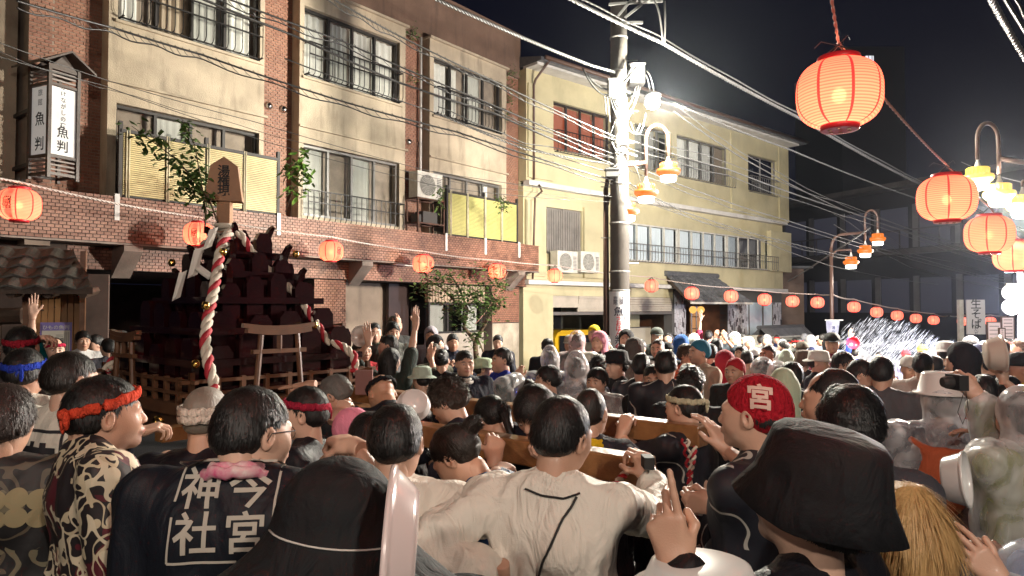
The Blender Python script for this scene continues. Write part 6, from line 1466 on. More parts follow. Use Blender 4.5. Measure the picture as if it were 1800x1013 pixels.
def pattern_material(name, base, cols, sc, thr=.035, blob=.0):
    """dark cloth printed with pale swirls and blossoms"""
    m = mat(name, base, .6, bump=.3, bscale=14); n = m.node_tree.nodes; l = m.node_tree.links; b = n['Principled BSDF']; tc = n['Texture Coordinate']; cur = n['RGB'].outputs[0]
    def mx(f, a, c):
        x = n.new('ShaderNodeMix'); x.data_type = 'RGBA'; l.new(f, x.inputs[0]); l.new(a, x.inputs[6]); x.inputs[7].default_value = (*c, 1); return x.outputs[2]
    def M_(op, a, v):
        x = n.new('ShaderNodeMath'); x.operation = op; l.new(a, x.inputs[0])
        if isinstance(v, float): x.inputs[1].default_value = v
        else: l.new(v, x.inputs[1])
        return x.outputs[0]
    for i, (c, s_, d_, mask) in enumerate(cols):
        nt = n.new('ShaderNodeTexNoise'); nt.inputs['Scale'].default_value = sc * s_; nt.inputs['Detail'].default_value = 0; nt.inputs['Distortion'].default_value = d_; mp = n.new('ShaderNodeMapping'); mp.inputs['Location'].default_value = (i * 3.1, i * 1.7, i); l.new(tc.outputs['Object'], mp.inputs[0]); l.new(mp.outputs[0], nt.inputs[0])
        a = M_('ABSOLUTE', M_('SUBTRACT', nt.outputs['Fac'], .5), 0.0); ln = M_('LESS_THAN', a, thr)
        mk = n.new('ShaderNodeTexNoise'); mk.inputs['Scale'].default_value = sc * .45; mk.inputs['Detail'].default_value = 1; l.new(mp.outputs[0], mk.inputs[0]); ln = M_('MULTIPLY', ln, M_('GREATER_THAN', mk.outputs['Fac'], mask)); cur = mx(ln, cur, c)
        if blob is None: continue
        vo = n.new('ShaderNodeTexVoronoi'); vo.inputs['Scale'].default_value = sc * 1.1; l.new(mp.outputs[0], vo.inputs[0]); fl = M_('MULTIPLY', M_('LESS_THAN', vo.outputs['Distance'], .26 + blob), M_('GREATER_THAN', mk.outputs['Fac'], mask + .03)); cur = mx(fl, cur, c)
    l.new(cur, b.inputs['Base Color']); return m
floral_m = pattern_material('floral_print', (.016, .012, .014), [((.09, .012, .02), .5, .6, .42), ((.52, .44, .30), 1.0, 1.8, .43), ((.60, .52, .38), .8, 1.2, .47)], 11.5, .055)
camo_m = pattern_material('dim_print', (.012, .011, .012), [((.10, .08, .055), 1.0, 1.2, .48), ((.16, .14, .09), 1.3, .6, .52)], 9.0, .06)
happi_m = pattern_material('happi_print', (.010, .011, .018), [((.40, .38, .34), .55, .8, .50)], 8.0, .014, None)
pink_m = mat('pink_check_towel', (.65, .08, .22), .8, col2=(.75, .60, .58), vscale=26)
towel_m = cloth_material('towel', .9, 0, .9, 30.0)
eye_m = None
def eye_material():
    m = mat('eye', (.7, .66, .62), .15, coat=1.0); n = m.node_tree.nodes; l = m.node_tree.links; tc = n['Texture Coordinate']; sp = n.new('ShaderNodeSeparateXYZ'); l.new(tc.outputs['Object'], sp.inputs[0])
    v = n.new('ShaderNodeVectorMath'); v.operation = 'LENGTH'; cb = n.new('ShaderNodeCombineXYZ'); l.new(sp.outputs[0], cb.inputs[0]); l.new(sp.outputs[2], cb.inputs[2]); l.new(cb.outputs[0], v.inputs[0])
    lt = n.new('ShaderNodeMath'); lt.operation = 'LESS_THAN'; lt.inputs[1].default_value = .0062; l.new(v.outputs['Value'], lt.inputs[0]); x = n.new('ShaderNodeMix'); x.data_type = 'RGBA'; l.new(lt.outputs[0], x.inputs[0]); x.inputs[6].default_value = (.6, .55, .5, 1); x.inputs[7].default_value = (.012, .007, .005, 1); l.new(x.outputs[2], n['Principled BSDF'].inputs['Base Color']); return m
eye_m = eye_material()
def eye_mesh():
    mb = MB(); mb.lathe([(0, .0125), (.005, .0115), (.009, .0085), (.0122, .002), (.0125, -.003)], (0, 0, 0), 12, M=Matrix.Rotation(R(-90), 4, 'X')); return mesh_of('eye', mb.v, mb.f, eye_m, True)
EYE = eye_mesh()

# ---------------- headwear in head coordinates
def ring_mb(z, rx, ry, cy, hgt, th, tilt=0, n=36, twist=0.0, m=0, rough_=0.0, seed=0):
    mb = MB(); V = []; K = 8; r = random.Random(seed)
    for i in range(n):
        a = 2 * math.pi * i / n; ca, sa = math.cos(a), math.sin(a); o = Vector((ca, sa, 0)); jit = rough_ * math.sin(i * 2.3 + seed) + rough_ * .6 * math.sin(i * 5.1)
        for k in range(K):
            b = 2 * math.pi * k / K + twist * i; u, v = math.cos(b) * th + jit * .4, math.sin(b) * hgt + jit
            p = Vector((ca * rx, cy + sa * ry, z)) + o * u + Vector((0, 0, v)); p.z += (p.y) * math.tan(R(tilt)); V.append(p)
    mb.add(V, [(i * K + k, ((i + 1) % n) * K + k, ((i + 1) % n) * K + (k + 1) % K, i * K + (k + 1) % K) for i in range(n) for k in range(K)]); return mb
def blob_mb(mb, c, r, n=12, m=0):
    c = Vector(c); r = Vector(r) if not isinstance(r, float) else Vector((r, r, r)); prof = [(math.sin(math.pi * i / 8), -math.cos(math.pi * i / 8)) for i in range(9)]
    b = len(mb.v); mb.lathe([(p, z) for p, z in prof], (0, 0, 0), n, m); mb.v[b:] = [tuple(c + Vector((v[0] * r.x, v[1] * r.y, v[2] * r.z))) for v in mb.v[b:]]
def sdf_gear(kind, h):
    s = SDF((-.19, -.24, -.30), (.19, .22, .22), h)
    if kind in ('bandana', 'cap_wrap', 'towel_cap', 'hood_tight'):
        g = .012; s.ell((0, -.020, .038), (.073 + g, .093 + g, .084 + g), .01); s.ell((0, -.055, -.006), (.064 + g * .5, .056 + g, .058), .03)
        s.ell((0, .125, -.052), (.1, .085, .088), .01, sub=True); s.cap((0, .10, 0), (0, .12, -.2), .07, .07, .01, sub=True)
        for sg in (-1, 1): s.ell((sg * .105, .02, -.045), (.036, .06, .058), .008, sub=True)
        z0 = -.062 if kind != 'towel_cap' else -.10
        sl, gg = s._sl(s.lo - 1, s.lo + s.h * s.n + 1); s.f[sl] = np.maximum(s.f[sl], z0 - gg[2] + .3 * (gg[1] + .02) * (gg[1] > -.02))
        if kind == 'bandana': s.ell((0, -.125, -.03), (.022, .02, .018), .01); s.cap((.0, -.13, -.03), (.03, -.15, -.12), .014, .02, .01); s.cap((0, -.13, -.03), (-.02, -.16, -.10), .014, .018, .01)
        if kind == 'towel_cap': s.cap((0, -.09, 0), (0, -.10, -.11), .06, .05, .03)
    if kind in ('hood', 'hood_up'):
        s.ell((0, -.025, .04), (.106, .122, .118), .01); s.cap((0, -.05, .0), (0, -.05, -.16), .098, .085, .04); s.cap((0, -.03, -.12), (0, -.03, -.24), .10, .12, .05)
        s.ell((0, .13, -.015), (.070, .10, .105), .02, sub=True)
        s.ell((0, .0, .0), (.080, .098, .105), .01, sub=True); s.cap((0, 0, -.08), (0, .02, -.30), .07, .07, .02, sub=True)
        if kind == 'hood_up': s.ell((0, -.06, .15), (.05, .06, .03), .04)
    V, F = s.mesh(); V = smooth(V, F, 1); N = normals(V, F)
    V = V + N * (nz(V, 16, 4, (1, 1, 1.0)) * (.004 if kind not in ('hood', 'hood_up') else .007) + np.abs(nz(V, 34, 9)) * .003)[:, None]; return V, F
_gc = {}
def gear_mesh(kind, q, m):
    key = (kind, q, m.name)
    if key not in _gc:
        V, F = sdf_gear(kind, {'hi': .0065, 'mid': .009, 'lo': .014}[q]); _gc[key] = mesh_of(kind, V, F, m, True)
    return _gc[key]
def hat_mesh(kind, m, n=40):
    key = (kind, m.name)
    if key in _gc: return _gc[key]
    mb = MB()
    if kind == 'bucket': pr = [(.0, .150), (.05, .149), (.080, .143), (.092, .125), (.103, .06), (.108, .04), (.110, .025), (.140, -.045), (.137, -.048), (.106, .015)]
    if kind == 'cap': pr = [(0, .146), (.03, .144), (.065, .13), (.088, .10), (.097, .06), (.099, .035), (.093, .035)]
    if kind == 'basin': pr = [(0, .175), (.095, .175), (.105, .168), (.128, .075), (.150, .068), (.152, .060), (.125, .066), (.10, .16), (0, .165)]
    if kind == 'brim': pr = [(.0, .15), (.06, .147), (.09, .13), (.1, .06), (.102, .048), (.145, .03), (.147, .026), (.1, .04)]
    mb.lathe(pr, (0, -.012, .0), n, sy=1.16 if kind != 'basin' else 1.0)
    if kind == 'cap': mb.add([(-.075, .055, .045), (-.06, .13, .035), (-.03, .165, .028), (.03, .165, .028), (.06, .13, .035), (.075, .055, .045), (0, .05, .058), (-.06, .13, .029), (-.03, .165, .022), (.03, .165, .022), (.06, .13, .029)], [(6, 5, 4, 3, 2, 1, 0), (1, 2, 8, 7), (2, 3, 9, 8), (3, 4, 10, 9)])
    V = np.array(mb.v, np.float32); F = mb.f
    if kind in ('bucket', 'brim'): V[:, 2] += .004 * np.sin(np.arctan2(V[:, 1], V[:, 0]) * 3 + 1) * (V[:, 2] < .06) * 1.8; V += (nz(V, 22, 2) * .0035)[:, None]; V *= (1 + nz(V, 40, 5) * .012)[:, None]
    _gc[key] = mesh_of(kind, V.tolist(), F, m, True); return _gc[key]

# ---------------- the figure
SKN = [(.60, .385, .28), (.54, .33, .23), (.64, .43, .32), (.47, .28, .19), (.58, .37, .27)]
def ik(a, b, l1, l2, pole):
    a, b, pole = map(lambda v: np.array(v, float), (a, b, pole)); d = b - a; L = np.linalg.norm(d)
    if L > (l1 + l2) * .999: b = a + d / L * (l1 + l2) * .999; d = b - a; L = np.linalg.norm(d)
    u = d / L; x = (l1 * l1 - l2 * l2 + L * L) / (2 * L); h = math.sqrt(max(0, l1 * l1 - x * x)); p = pole - u * (pole @ u); p = p / (np.linalg.norm(p) + 1e-9); return a + u * x + p * h, b
PRE = {  # wrist targets in figure space (x right, y forward, z up) relative to the chest centre at 1.36; hand pose; finger direction; palm normal
    'down': ((.25, .04, -.55), 'relax', (.05, .15, -1), (-1, 0, 0)), 'hold': ((.13, .30, -.12), 'hook', (-.5, .6, .6), (-.5, -.7, .2)), 'phone': ((.08, .34, .22), 'hook', (-.2, .25, .9), (-.3, -.9, 0)),
    'up': ((.20, .15, .62), 'flat', (.0, .05, 1), (0, 1, 0)), 'shoulderbar': ((.26, .28, .14), 'grip', (-.6, .7, .1), (0, .1, -1)), 'cross': ((-.05, .22, -.15), 'relax', (-1, .1, .1), (0, -1, 0)), 'face': ((.05, .15, .2), 'relax', (-.3, -.2, .9), (0, -1, 0)),
    'forward': ((.12, .48, .06), 'grip', (-.1, 1, .05), (0, 0, -1)), 'side': ((.62, .12, .06), 'relax', (1, .2, .0), (0, .2, -1)), 'camera': ((.07, .30, .30), 'hook', (-.6, .3, .7), (-.3, -.9, 0))}
PC = [0]
def person(px, py, Y, label, yaw=0, q='mid', hair='short', hcol=(.010, .009, .009), gear=None, gcol=(.7, .7, .7), gmat=None, top=(.02, .02, .025), tmat=None, sleeve=.5, arms=('down', 'down'), lean=0, hy=0, hp=0, hr=0,
           skin=None, group='people in the festival crowd', size=1.0, legs=(.02, .02, .03), bulk=1.0, beard=0, wr=None, collar=None, nolegs=False, apron=None, name='person', female=False, twist_=0, long_coat=False, nd=0.0):
    """px, py: where the middle of the head is seen; yaw: 0 back to viewer, 90 faces left, 180 faces viewer, -90 faces right"""
    PC[0] += 1; sd = PC[0]; rs = random.Random(sd); skin = skin or SKN[sd % 5]
    H = np.array(P(px, py, Y)); view = math.degrees(math.atan2(-H[0], H[1])); g = ground(H[0], H[1])
    rz = R(yaw + (view if q != 'x' else 0))
    M0 = np.array(Matrix.Rotation(rz, 3, 'Z'))
    Ml = rotm('X', -lean); hip = np.array([0, 0, .93]); Mt = rotm('Z', twist_)
    T = lambda p: hip + Mt @ Ml @ (np.array(p, float) - hip)
    neck = T((0, -.012, 1.45)); Mh = Mt @ rotm('X', -lean * .55) @ rotm('Z', hy) @ rotm('X', -hp) @ rotm('Y', hr)
    hc = neck + Mh @ np.array([0, .024 + nd * .4, .128 - nd])
    S_ = float(np.clip((H[2] - g) / hc[2], .84, 1.10)) ; S_h = size
    # scale figure to meet ground; residual is taken up by the feet height
    feet = H[2] - hc[2] * S_; base = H - M0 @ (hc * np.array([1, 1, 0])) * S_; base[2] = feet
    root = thing(name, label, 'person', tuple(base), group, rz=rz); root.scale = (S_, S_, S_)
    inv = lambda w: (M0.T @ (np.array(w, float) - base)) / S_
    hs = SDF  # alias
    hh = {'hi': .010, 'mid': .015, 'lo': .024}[q]; gh = {'hi': .010, 'mid': .015, 'lo': .022}[q]
    shL = {}; hands = []
    for i, sg in enumerate((-1, 1)):
        sh = T((sg * .185 * bulk, -.005, 1.385)); a = arms[i]
        if isinstance(a, str):
            t, hp_, fd, pn = PRE[a]; t = T((sg * t[0], t[1], 1.36 + t[2])); fd = Mt @ np.array((sg * fd[0], fd[1], fd[2])); pn = Mt @ np.array((sg * pn[0], pn[1], pn[2])); pole = Mt @ np.array((sg * .55, -.45, -.75)) if a not in ('up',) else np.array((sg * 1., -.1, 0))
        else:
            t = inv(P(*a[0])); hp_ = a[1]; fd = M0.T @ np.array(a[2], float); pn = M0.T @ np.array(a[3], float); pole = np.array((sg * .7, -.2, -.8)) if len(a) < 5 else M0.T @ np.array(a[4], float)
        el, wr_ = ik(sh, t, .285, .255, pole); shL[sg] = (sh, el, wr_); hands.append((wr_, fd, pn, hp_, sg))
    # skin: arms and torso, then head and hands joined to the same mesh
    allp = np.array([T((0, 0, .85)), T((0, 0, 1.5))] + [p for v in shL.values() for p in v]); lo = allp.min(0) - .16; hi = allp.max(0) + .16; lo[0] = min(lo[0], -.3); hi[0] = max(hi[0], .3)
    s = SDF(lo, hi, hh)
    s.cap(T((0, -.01, 1.30)), T((0, 0, 1.0)), .085, .085, .04).cap(T((-.1, 0, 1.37)), T((.1, 0, 1.37)), .05, .05, .04).cap(T((0, -.03, 1.39)), neck + Mh @ np.array([0, -.01, .055]), .056, .050, .03)
    for sg in (-1, 1): sh, el, w_ = shL[sg]; s.cap(T((sg * .09, 0, 1.37)), sh, .055, .05, .03).cap(sh, el, .048 * bulk, .038, .02).cap(el, el + (w_ - el) * .45, .040, .036, .015).cap(el + (w_ - el) * .45, w_, .036, .0235, .012)
    V, F = s.mesh(); V = smooth(V, F, 1); Vs = [V]; Fs = [F]; Cs = [np.tile(A3((0, 0, 0, 1)), (len(V), 1))]; off = len(V)
    hV, hF, hC = HEAD[q]; fs = size * (.97 if not female else .93); shp = A3((1, 1, 1)) * (fs); wv = A3((1 + .05 * math.sin(sd * 1.7), 1 + .03 * math.sin(sd * 2.9), 1 + .03 * math.sin(sd * 4.1)))
    hc2 = hC.copy(); hc2[:, 2] *= (0 if female else (.6 + beard)); 
    Vs.append((hV * wv * shp) @ Mh.T.astype(np.float32) + hc.astype(np.float32)); Fs.append(hF + off); Cs.append(hc2); off += len(hV)
    for (w_, fd, pn, hp_, sg) in hands:
        tv, tf = hand_t(hp_, q); y = fd / np.linalg.norm(fd); z = -(pn - y * (pn @ y)); z = z / np.linalg.norm(z); x = np.cross(y, z); B_ = np.stack([x, y, z], 0)
        vv = tv.copy()
        if sg < 0: vv[:, 0] *= -1; tf = tf[:, ::-1]
        # thumb lies towards the other hand: template thumb at -x is a right hand with the palm down
        Vs.append((vv @ B_ + w_ + y * .012).astype(np.float32)); Fs.append(tf + off); Cs.append(np.tile(A3((0, 0, 0, 1)), (len(vv), 1))); off += len(vv)
    me = mesh_of('body', np.concatenate(Vs), np.concatenate(Fs), skin_m, True); ca = me.attributes.new('tint', 'FLOAT_COLOR', 'POINT'); ca.data.foreach_set('color', np.concatenate(Cs).ravel())
    bo = link('body', me, root); bo.color = (*skin, 1)
    HM = Matrix.Translation(Vector(hc)) @ Matrix([list(r_) for r_ in Mh]).to_4x4() @ Matrix.Diagonal((fs * wv[0], fs * wv[1], fs * wv[2], 1))
    def headchild(nm, me_, col=None, m=None):
        o = link(nm, me_, root); o.matrix_local = m or HM
        if col: o.color = (*col, 1)
        return o
    if q != 'lo':
        for sg in (-1, 1): headchild('eye', EYE, m=HM @ Matrix.Translation((sg * .031, .0775, .0005)) @ Matrix.Rotation(R(0), 4, 'X') @ Matrix.Scale(.62, 4, (0, 0, 1)))
    if hair: headchild('hair', hair_mesh(hair, q, sd, bool(gear) and not gear.startswith('band_') and gear != 'band'), hcol)
    gm = gmat or cloth_m
    if gear in ('bandana', 'cap_wrap', 'towel_cap', 'hood', 'hood_up', 'hood_tight'):
        if gm is vinyl_m: gcol = tuple(min(.9, c * 1.35) for c in gcol)
        headchild({'hood': 'hood', 'hood_up': 'hood', 'bandana': 'bandana'}.get(gear, 'head_cloth'), gear_mesh(gear, q, gm), gcol)
    elif gear in ('bucket', 'cap', 'basin', 'brim'): headchild('hat' if gear != 'basin' else 'washbowl_hat', hat_mesh(gear, gm), gcol)
    elif gear and gear.startswith('band'):
        mb = ring_mb(.046, .0875, .1075, -.019, .018, .0075, tilt=12 if 'tilt' in gear else 6, n=44 if q == 'hi' else 24, twist=.22, rough_=.003, seed=sd)
        if 'knot' in gear: blob_mb(mb, (.055 if 'side' in gear else 0, -.122, .025), (.022, .017, .018)); blob_mb(mb, (.075 if 'side' in gear else .025, -.118, .01), (.012, .010, .03)); blob_mb(mb, (.05, -.125, -.0), (.010, .008, .034))
        if 'front' in gear: blob_mb(mb, (.06, .075, .05), (.02, .017, .016)); blob_mb(mb, (.078, .075, .06), (.018, .012, .01)); blob_mb(mb, (.05, .09, .065), (.012, .012, .014))
        if 'double' in gear: m2 = ring_mb(.022, .086, .106, -.02, .017, .008, tilt=6, n=44, twist=-.2, rough_=.003, seed=sd + 1); mb.add(m2.v, m2.f)
        headchild('headband', mesh_of('headband', mb.v, mb.f, gm if gmat else towel_m, True), gcol)
    # garment
    tm = tmat or cloth_m; s = SDF(lo - .03, hi + .03, gh); B = bulk
    for sg in (-1, 1):
        s.cap(T((sg * .098 * B, .0, 1.32)), T((sg * .090 * B, .0, 1.0)), .092 * B, .092 * B, .05).cap(T((sg * .09 * B, 0, 1.0)), T((sg * .095 * B, 0, .84)), .092 * B, .105 * B, .04)
    s.ell(T((0, .035, 1.27)), (.14 * B, .105, .12), .05, M=(Mt @ Ml)); s.ell(T((0, -.035, 1.30)), (.14 * B, .095, .13), .05, M=(Mt @ Ml)); s.cap(T((0, -.02, 1.40)), T((0, -.014, 1.435)), .075, .062, .04)
    if bulk > 1.05: s.ell(T((0, .05, 1.08)), (.14 * B, .12 * B, .14), .05, M=(Mt @ Ml))
    for sg in (-1, 1):
        sh, el, w_ = shL[sg]; s.cap(T((sg * .05, -.02, 1.415)), sh, .064, .060, .035).cap(T((sg * .12, 0, 1.30)), sh, .07, .055, .05)
        L1, L2 = .285, .255; t = sleeve * (L1 + L2)
        if t <= .04: continue
        lo_ = .010 if wr is None else .015
        if t < L1: s.cap(sh, sh + (el - sh) * t / L1, .060 * B + lo_, .062 + lo_, .02)
        else: s.cap(sh, el, .060 * B + lo_, .050 + lo_, .02); s.cap(el, el + (w_ - el) * (t - L1) / L2, .050 + lo_, (.040 if sleeve > .9 else .050) + lo_, .012)
    V, F = s.mesh(); V = smooth(V, F, 1); N = normals(V, F); a = (.006 if wr is None else wr)
    fold = np.exp(-(nz(V, 7, sd, (1, 1, .5)) * 5) ** 2) * 1.7 + np.exp(-(nz(V, 13, sd + 3, (1.2, 1.3, .5)) * 4) ** 2) * 1.1 + nz(V, 34, sd, (1, 1, .5)) * .35 - .6; low = np.clip((1.2 - V[:, 2]) / .3, 0, 1)
    V = V + N * ((fold - .7) * a * (1 + low))[:, None]
    vn = tm is vinyl_m
    go = link('garment', mesh_of('garment', V, F, cloth_m if vn else tm, True), root); go.color = (*(rs.choice([(.03, .03, .04), (.05, .06, .10), (.25, .25, .24), (.10, .05, .05), (.02, .05, .05)]) if vn else top), 1)
    if vn: co_ = link('raincoat', mesh_of('raincoat', V + N * (.016 + .012 * (1 - np.abs(nz(V, 10, sd, (1, 1, .35)))) ** 2)[:, None], F, tm, True), root); co_.color = (*[min(.9, c * 1.3) for c in top], 1)
    if collar:
        c0 = T((0, -.022, 1.435)); mb = ring_mb(.012, .076, .082, 0, .016, .010, tilt=-8, n=30, twist=.3, rough_=.003, seed=sd); mb2 = ring_mb(-.006, .088, .094, .0, .016, .012, tilt=-12, n=30, twist=.2, rough_=.004, seed=sd + 3); mb.add(mb2.v, mb2.f)
        o = link('collar_towel', mesh_of('collar', mb.v, mb.f, collar[1] if len(collar) > 1 else cloth_m, True), root); o.matrix_local = Matrix.Translation(Vector(c0)) @ Matrix([list(r_) for r_ in (Mt @ Ml)]).to_4x4(); o.color = (*collar[0], 1)
    if not nolegs:
        o = link('trousers', LEGS[0], root); o.color = (*legs, 1); o2 = link('shoes', LEGS[1], root)
    if long_coat:
        o = link('coat_skirt', COAT[tm.name] if tm.name in COAT else coat_mesh(tm), root); o.color = (*top, 1)
    PPL.append((root, px, py, Y, S_))
    return dict(root=root, hc=hc, Mh=Mh, T=T, base=base, M0=M0, S=S_, garment=go, inv=inv, HM=HM, arms=shL, hands=hands, body=bo)
PPL = []; COAT = {}
def legs_meshes():
    s = SDF((-.3, -.25, .02), (.3, .25, 1.05), .022)
    for sg in (-1, 1): s.cap((sg * .085, 0, .92), (sg * .10, .01, .50), .098, .072, .03).cap((sg * .10, .01, .5), (sg * .11, -.02, .10), .070, .058, .02)
    V, F = s.mesh(); a = mesh_of('trousers', smooth(V, F, 1), F, cloth_m, True)
    s = SDF((-.3, -.25, -.03), (.3, .3, .2), .018)
    for sg in (-1, 1): s.cap((sg * .11, -.03, .04), (sg * .125, .13, .03), .042, .038, .02).cap((sg * .11, -.02, .04), (sg * .11, -.02, .11), .04, .045, .02)
    V, F = s.mesh(); b = mesh_of('shoes', smooth(V, F, 1), F, mat('black_shoe', (.02, .02, .02), .5), True); return a, b
LEGS = legs_meshes()
def coat_mesh(tm):
    s = SDF((-.4, -.35, .3), (.4, .35, 1.1), .022)
    s.cap((-.09, 0, 1.0), (-.14, 0, .48), .11, .15, .05).cap((.09, 0, 1.0), (.14, 0, .48), .11, .15, .05)
    sl, gg = s._sl(s.lo - 1, s.lo + s.h * s.n + 1); s.f[sl] = np.maximum(s.f[sl], .45 - gg[2])
    V, F = s.mesh(); N = normals(V, F); V = V + N * (np.sin(np.arctan2(V[:, 1], V[:, 0]) * 9 + 2 * np.sin(V[:, 2] * 4)) * .014 * (1.05 - V[:, 2]))[:, None]; COAT[tm.name] = mesh_of('coat_skirt', V, F, tm, True); return COAT[tm.name]
def project_print(p, name, body, mat_, size, cx=0.0, cz=1.25, side=-1, spacing=1.0, vertical=True, bold=.01, sub=.015, extra=None, flip=1):
    """flat print laid on the back (side -1) or chest (+1) of a garment"""
    go = p['garment']; me = go.data; bvh = BVHTree.FromPolygons([v.co for v in me.vertices], [tuple(f.vertices) for f in me.polygons])
    V, F = text2d(body, size, vertical, sub / size, spacing, bold) if extra is None else extra
    out = []
    for x, y in V:
        q = Vector(p['T']((x * (1 if side < 0 else -1) + cx, side * .6, y + cz))); d = Vector(p['T']((x * (1 if side < 0 else -1) + cx, 0, y + cz))) - q
        h = bvh.ray_cast(q, d.normalized(), 1.2); out.append((h[0] + h[1] * .0035) if h[0] is not None else Vector(p['T']((x * (1 if side < 0 else -1) + cx, side * .12, y + cz))))
    o = link(name, mesh_of(name, out, F, mat_), p['root']); return o
def grid_strip(pts, w, sub=.015):
    """2D polyline band for prints"""
    V = []; F = []
    for (x0, y0), (x1, y1) in zip(pts, pts[1:]):
        L = math.hypot(x1 - x0, y1 - y0); n = max(1, int(L / sub)); nx, ny = -(y1 - y0) / L * w / 2, (x1 - x0) / L * w / 2; b = len(V)
        for i in range(n + 1): t = i / n; x, y = x0 + (x1 - x0) * t, y0 + (y1 - y0) * t; V += [(x + nx, y + ny), (x - nx, y - ny)]
        F += [(b + 2 * i, b + 2 * i + 1, b + 2 * i + 3, b + 2 * i + 2) for i in range(n)]
    return np.array(V), F
def basin(c, n_, r, lab, cat='washbowl', depth=.11, open_=True, m=None):
    """white plastic washbowl with opening direction n_"""
    c = Vector(c); root = thing('washbowl', lab, cat, c); z = Vector(n_).normalized(); M_ = Vector((0, 0, 1)).rotation_difference(z).to_matrix().to_4x4(); mb = MB()
    mb.lathe([(0, -depth), (r * .72, -depth), (r * .78, -depth + .008), (r * .93, -.01), (r * .96, -.004), (r, -.002), (r * 1.01, .003), (r, .008), (r * .93, .004), (r * .90, -.01), (r * .76, -depth + .012), (0, -depth + .006)], c, 48, M=M_)
    mb.build('bowl', m or plastic_w, root, True); return root
# ================================================================== the people
BLK = (.010, .009, .009); GRY = (.16, .15, .14); BRN = (.055, .03, .016)
X, Y_, Z = (1, 0, 0), (0, 1, 0), (0, 0, 1)
vin = vinyl_m
def strap(p, pts, w, m, name='strap', side=-1, off=.006):
    """belt, cord or seam lying on the garment; pts in figure (x, z)"""
    go = p['garment']; me = go.data; bvh = BVHTree.FromPolygons([v.co for v in me.vertices], [tuple(f.vertices) for f in me.polygons]); out = []
    P2 = []
    for (x0, z0), (x1, z1) in zip(pts, pts[1:]):
        for t in range(10): P2.append((x0 + (x1 - x0) * t / 10, z0 + (z1 - z0) * t / 10))
    P2.append(pts[-1])
    for x, z in P2:
        q = Vector(p['T']((x, side * .6, z))); d = Vector(p['T']((x, 0, z))) - q; h = bvh.ray_cast(q, d.normalized(), 1.2); out.append(h[0] + h[1] * off if h[0] is not None else Vector(p['T']((x, side * .1, z))))
    mb = MB()
    if w < .008: mb.tube(out, w, 6, caps=False)
    else:
        for a, b in zip(out, out[1:]): mb.bar(a, b, w, .006, up=(0, 1, .3))
    return link(name, mesh_of(name, mb.v, mb.f, m), p['root'])
def glasses(p, m=None):
    mb = MB(); r = random.Random(1)
    for sg in (-1, 1):
        pts = [Vector((sg * .031 + .021 * math.cos(a * .63), .098 - abs(sg * .031 + .021 * math.cos(a * .63)) * .12, .0 + .015 * math.sin(a * .63))) for a in range(11)]; mb.tube(pts, .0012, 5, caps=False)
        mb.tube([(sg * .052, .092, .006), (sg * .078, .05, .008), (sg * .086, -.005, .006), (sg * .087, -.02, -.012)], .0017, 5)
    mb.tube([(-.01, .1, .004), (.01, .1, .004)], .0012, 5); o = link('glasses', mesh_of('glasses', mb.v, mb.f, m or alu), p['root']); o.matrix_local = p['HM']
def chars_on(p, chars, cells, size, m, side=-1):
    for ch, (x, z) in zip(chars, cells): project_print(p, 'printed_character', ch, m, size, cx=x, cz=z, side=side, bold=.015)
cream = mat('cream_print_ink', (.46, .42, .36), .8); inkb = mat('black_print_ink', (.02, .02, .025), .8)
G0 = 'shrine bearers crowding the beams'

# -- nearest rank
p = person(190, 730, 2.27, 'broad man in red headband and floral shirt standing in profile at the left', -82, 'hi', 'short', gear='band_knot_side_tilt', gcol=(.62, .065, .03), tmat=floral_m, sleeve=.72, arms=('down', 'down'), bulk=1.16, beard=1.0, group=G0, hp=-3, nd=.045)
p = person(450, 764, 2.0, 'man with glasses and pink towel, back printed 今宮神社 in a frame', -14, 'hi', 'short', top=(.010, .012, .018), tmat=dark_m, sleeve=.55, arms=('down', 'shoulderbar'), bulk=1.2, hy=-44, group=G0, collar=((.6, .1, .25), pink_m), lean=10, nd=.04)
glasses(p)
S1 = .098
for body, x in (('今宮', .068), ('神社', -.068)):
    project_print(p, 'printed_lettering', body, cream, .102, cx=x * .86 - .01, cz=1.36, spacing=1.02, bold=.016, sub=.012)
fr = [(-.118, .115), (.115, .115), (.112, -.03)]
for pts in (fr, [(-.118, .115), (-.128, .02)], [(-.128, -.015), (-.13, -.12), (.03, -.12)]): project_print(p, 'printed_frame', '', cream, 1, cx=.0, cz=1.36, extra=grid_strip(pts, .006))
p = person(600, 922, 1.42, 'person under a wide black rain hood with pale seam, seen close from behind', -10, 'hi', None, top=(.012, .013, .015), tmat=cloth_m, sleeve=.9, arms=('hold', 'hold'), bulk=1.35, lean=8, group='watchers nearest the viewer', size=1.0)
s_ = SDF((-.5, -.45, .75), (.5, .45, 1.78), .014); hc_ = p['hc']; s_.cap(hc_ + np.array([0, -.03, .03]), hc_ + np.array([0, -.03, -.30]), .112, .21, .04); s_.cap((-.12, -.02, 1.30), (-.16, -.02, .9), .21, .27, .1); s_.cap((.12, -.02, 1.30), (.16, -.02, .9), .21, .27, .1); s_.ell(hc_ + np.array([0, .12, -.02]), (.07, .09, .11), .02, sub=True)
sl_, gg_ = s_._sl(s_.lo - 1, s_.lo + s_.h * s_.n + 1); s_.f[sl_] = np.maximum(s_.f[sl_], .85 - gg_[2]); Vc, Fc_ = s_.mesh(); Vc = smooth(Vc, Fc_, 2); Nc = normals(Vc, Fc_); Vc = Vc + Nc * ((1 - np.abs(nz(Vc, 6, 2, (1, 1, .4)))) ** 2 * .02)[:, None]
o = link('rain_cape', mesh_of('rain_cape', Vc, Fc_, cloth_m, True), p['root']); o.color = (.012, .013, .015, 1)
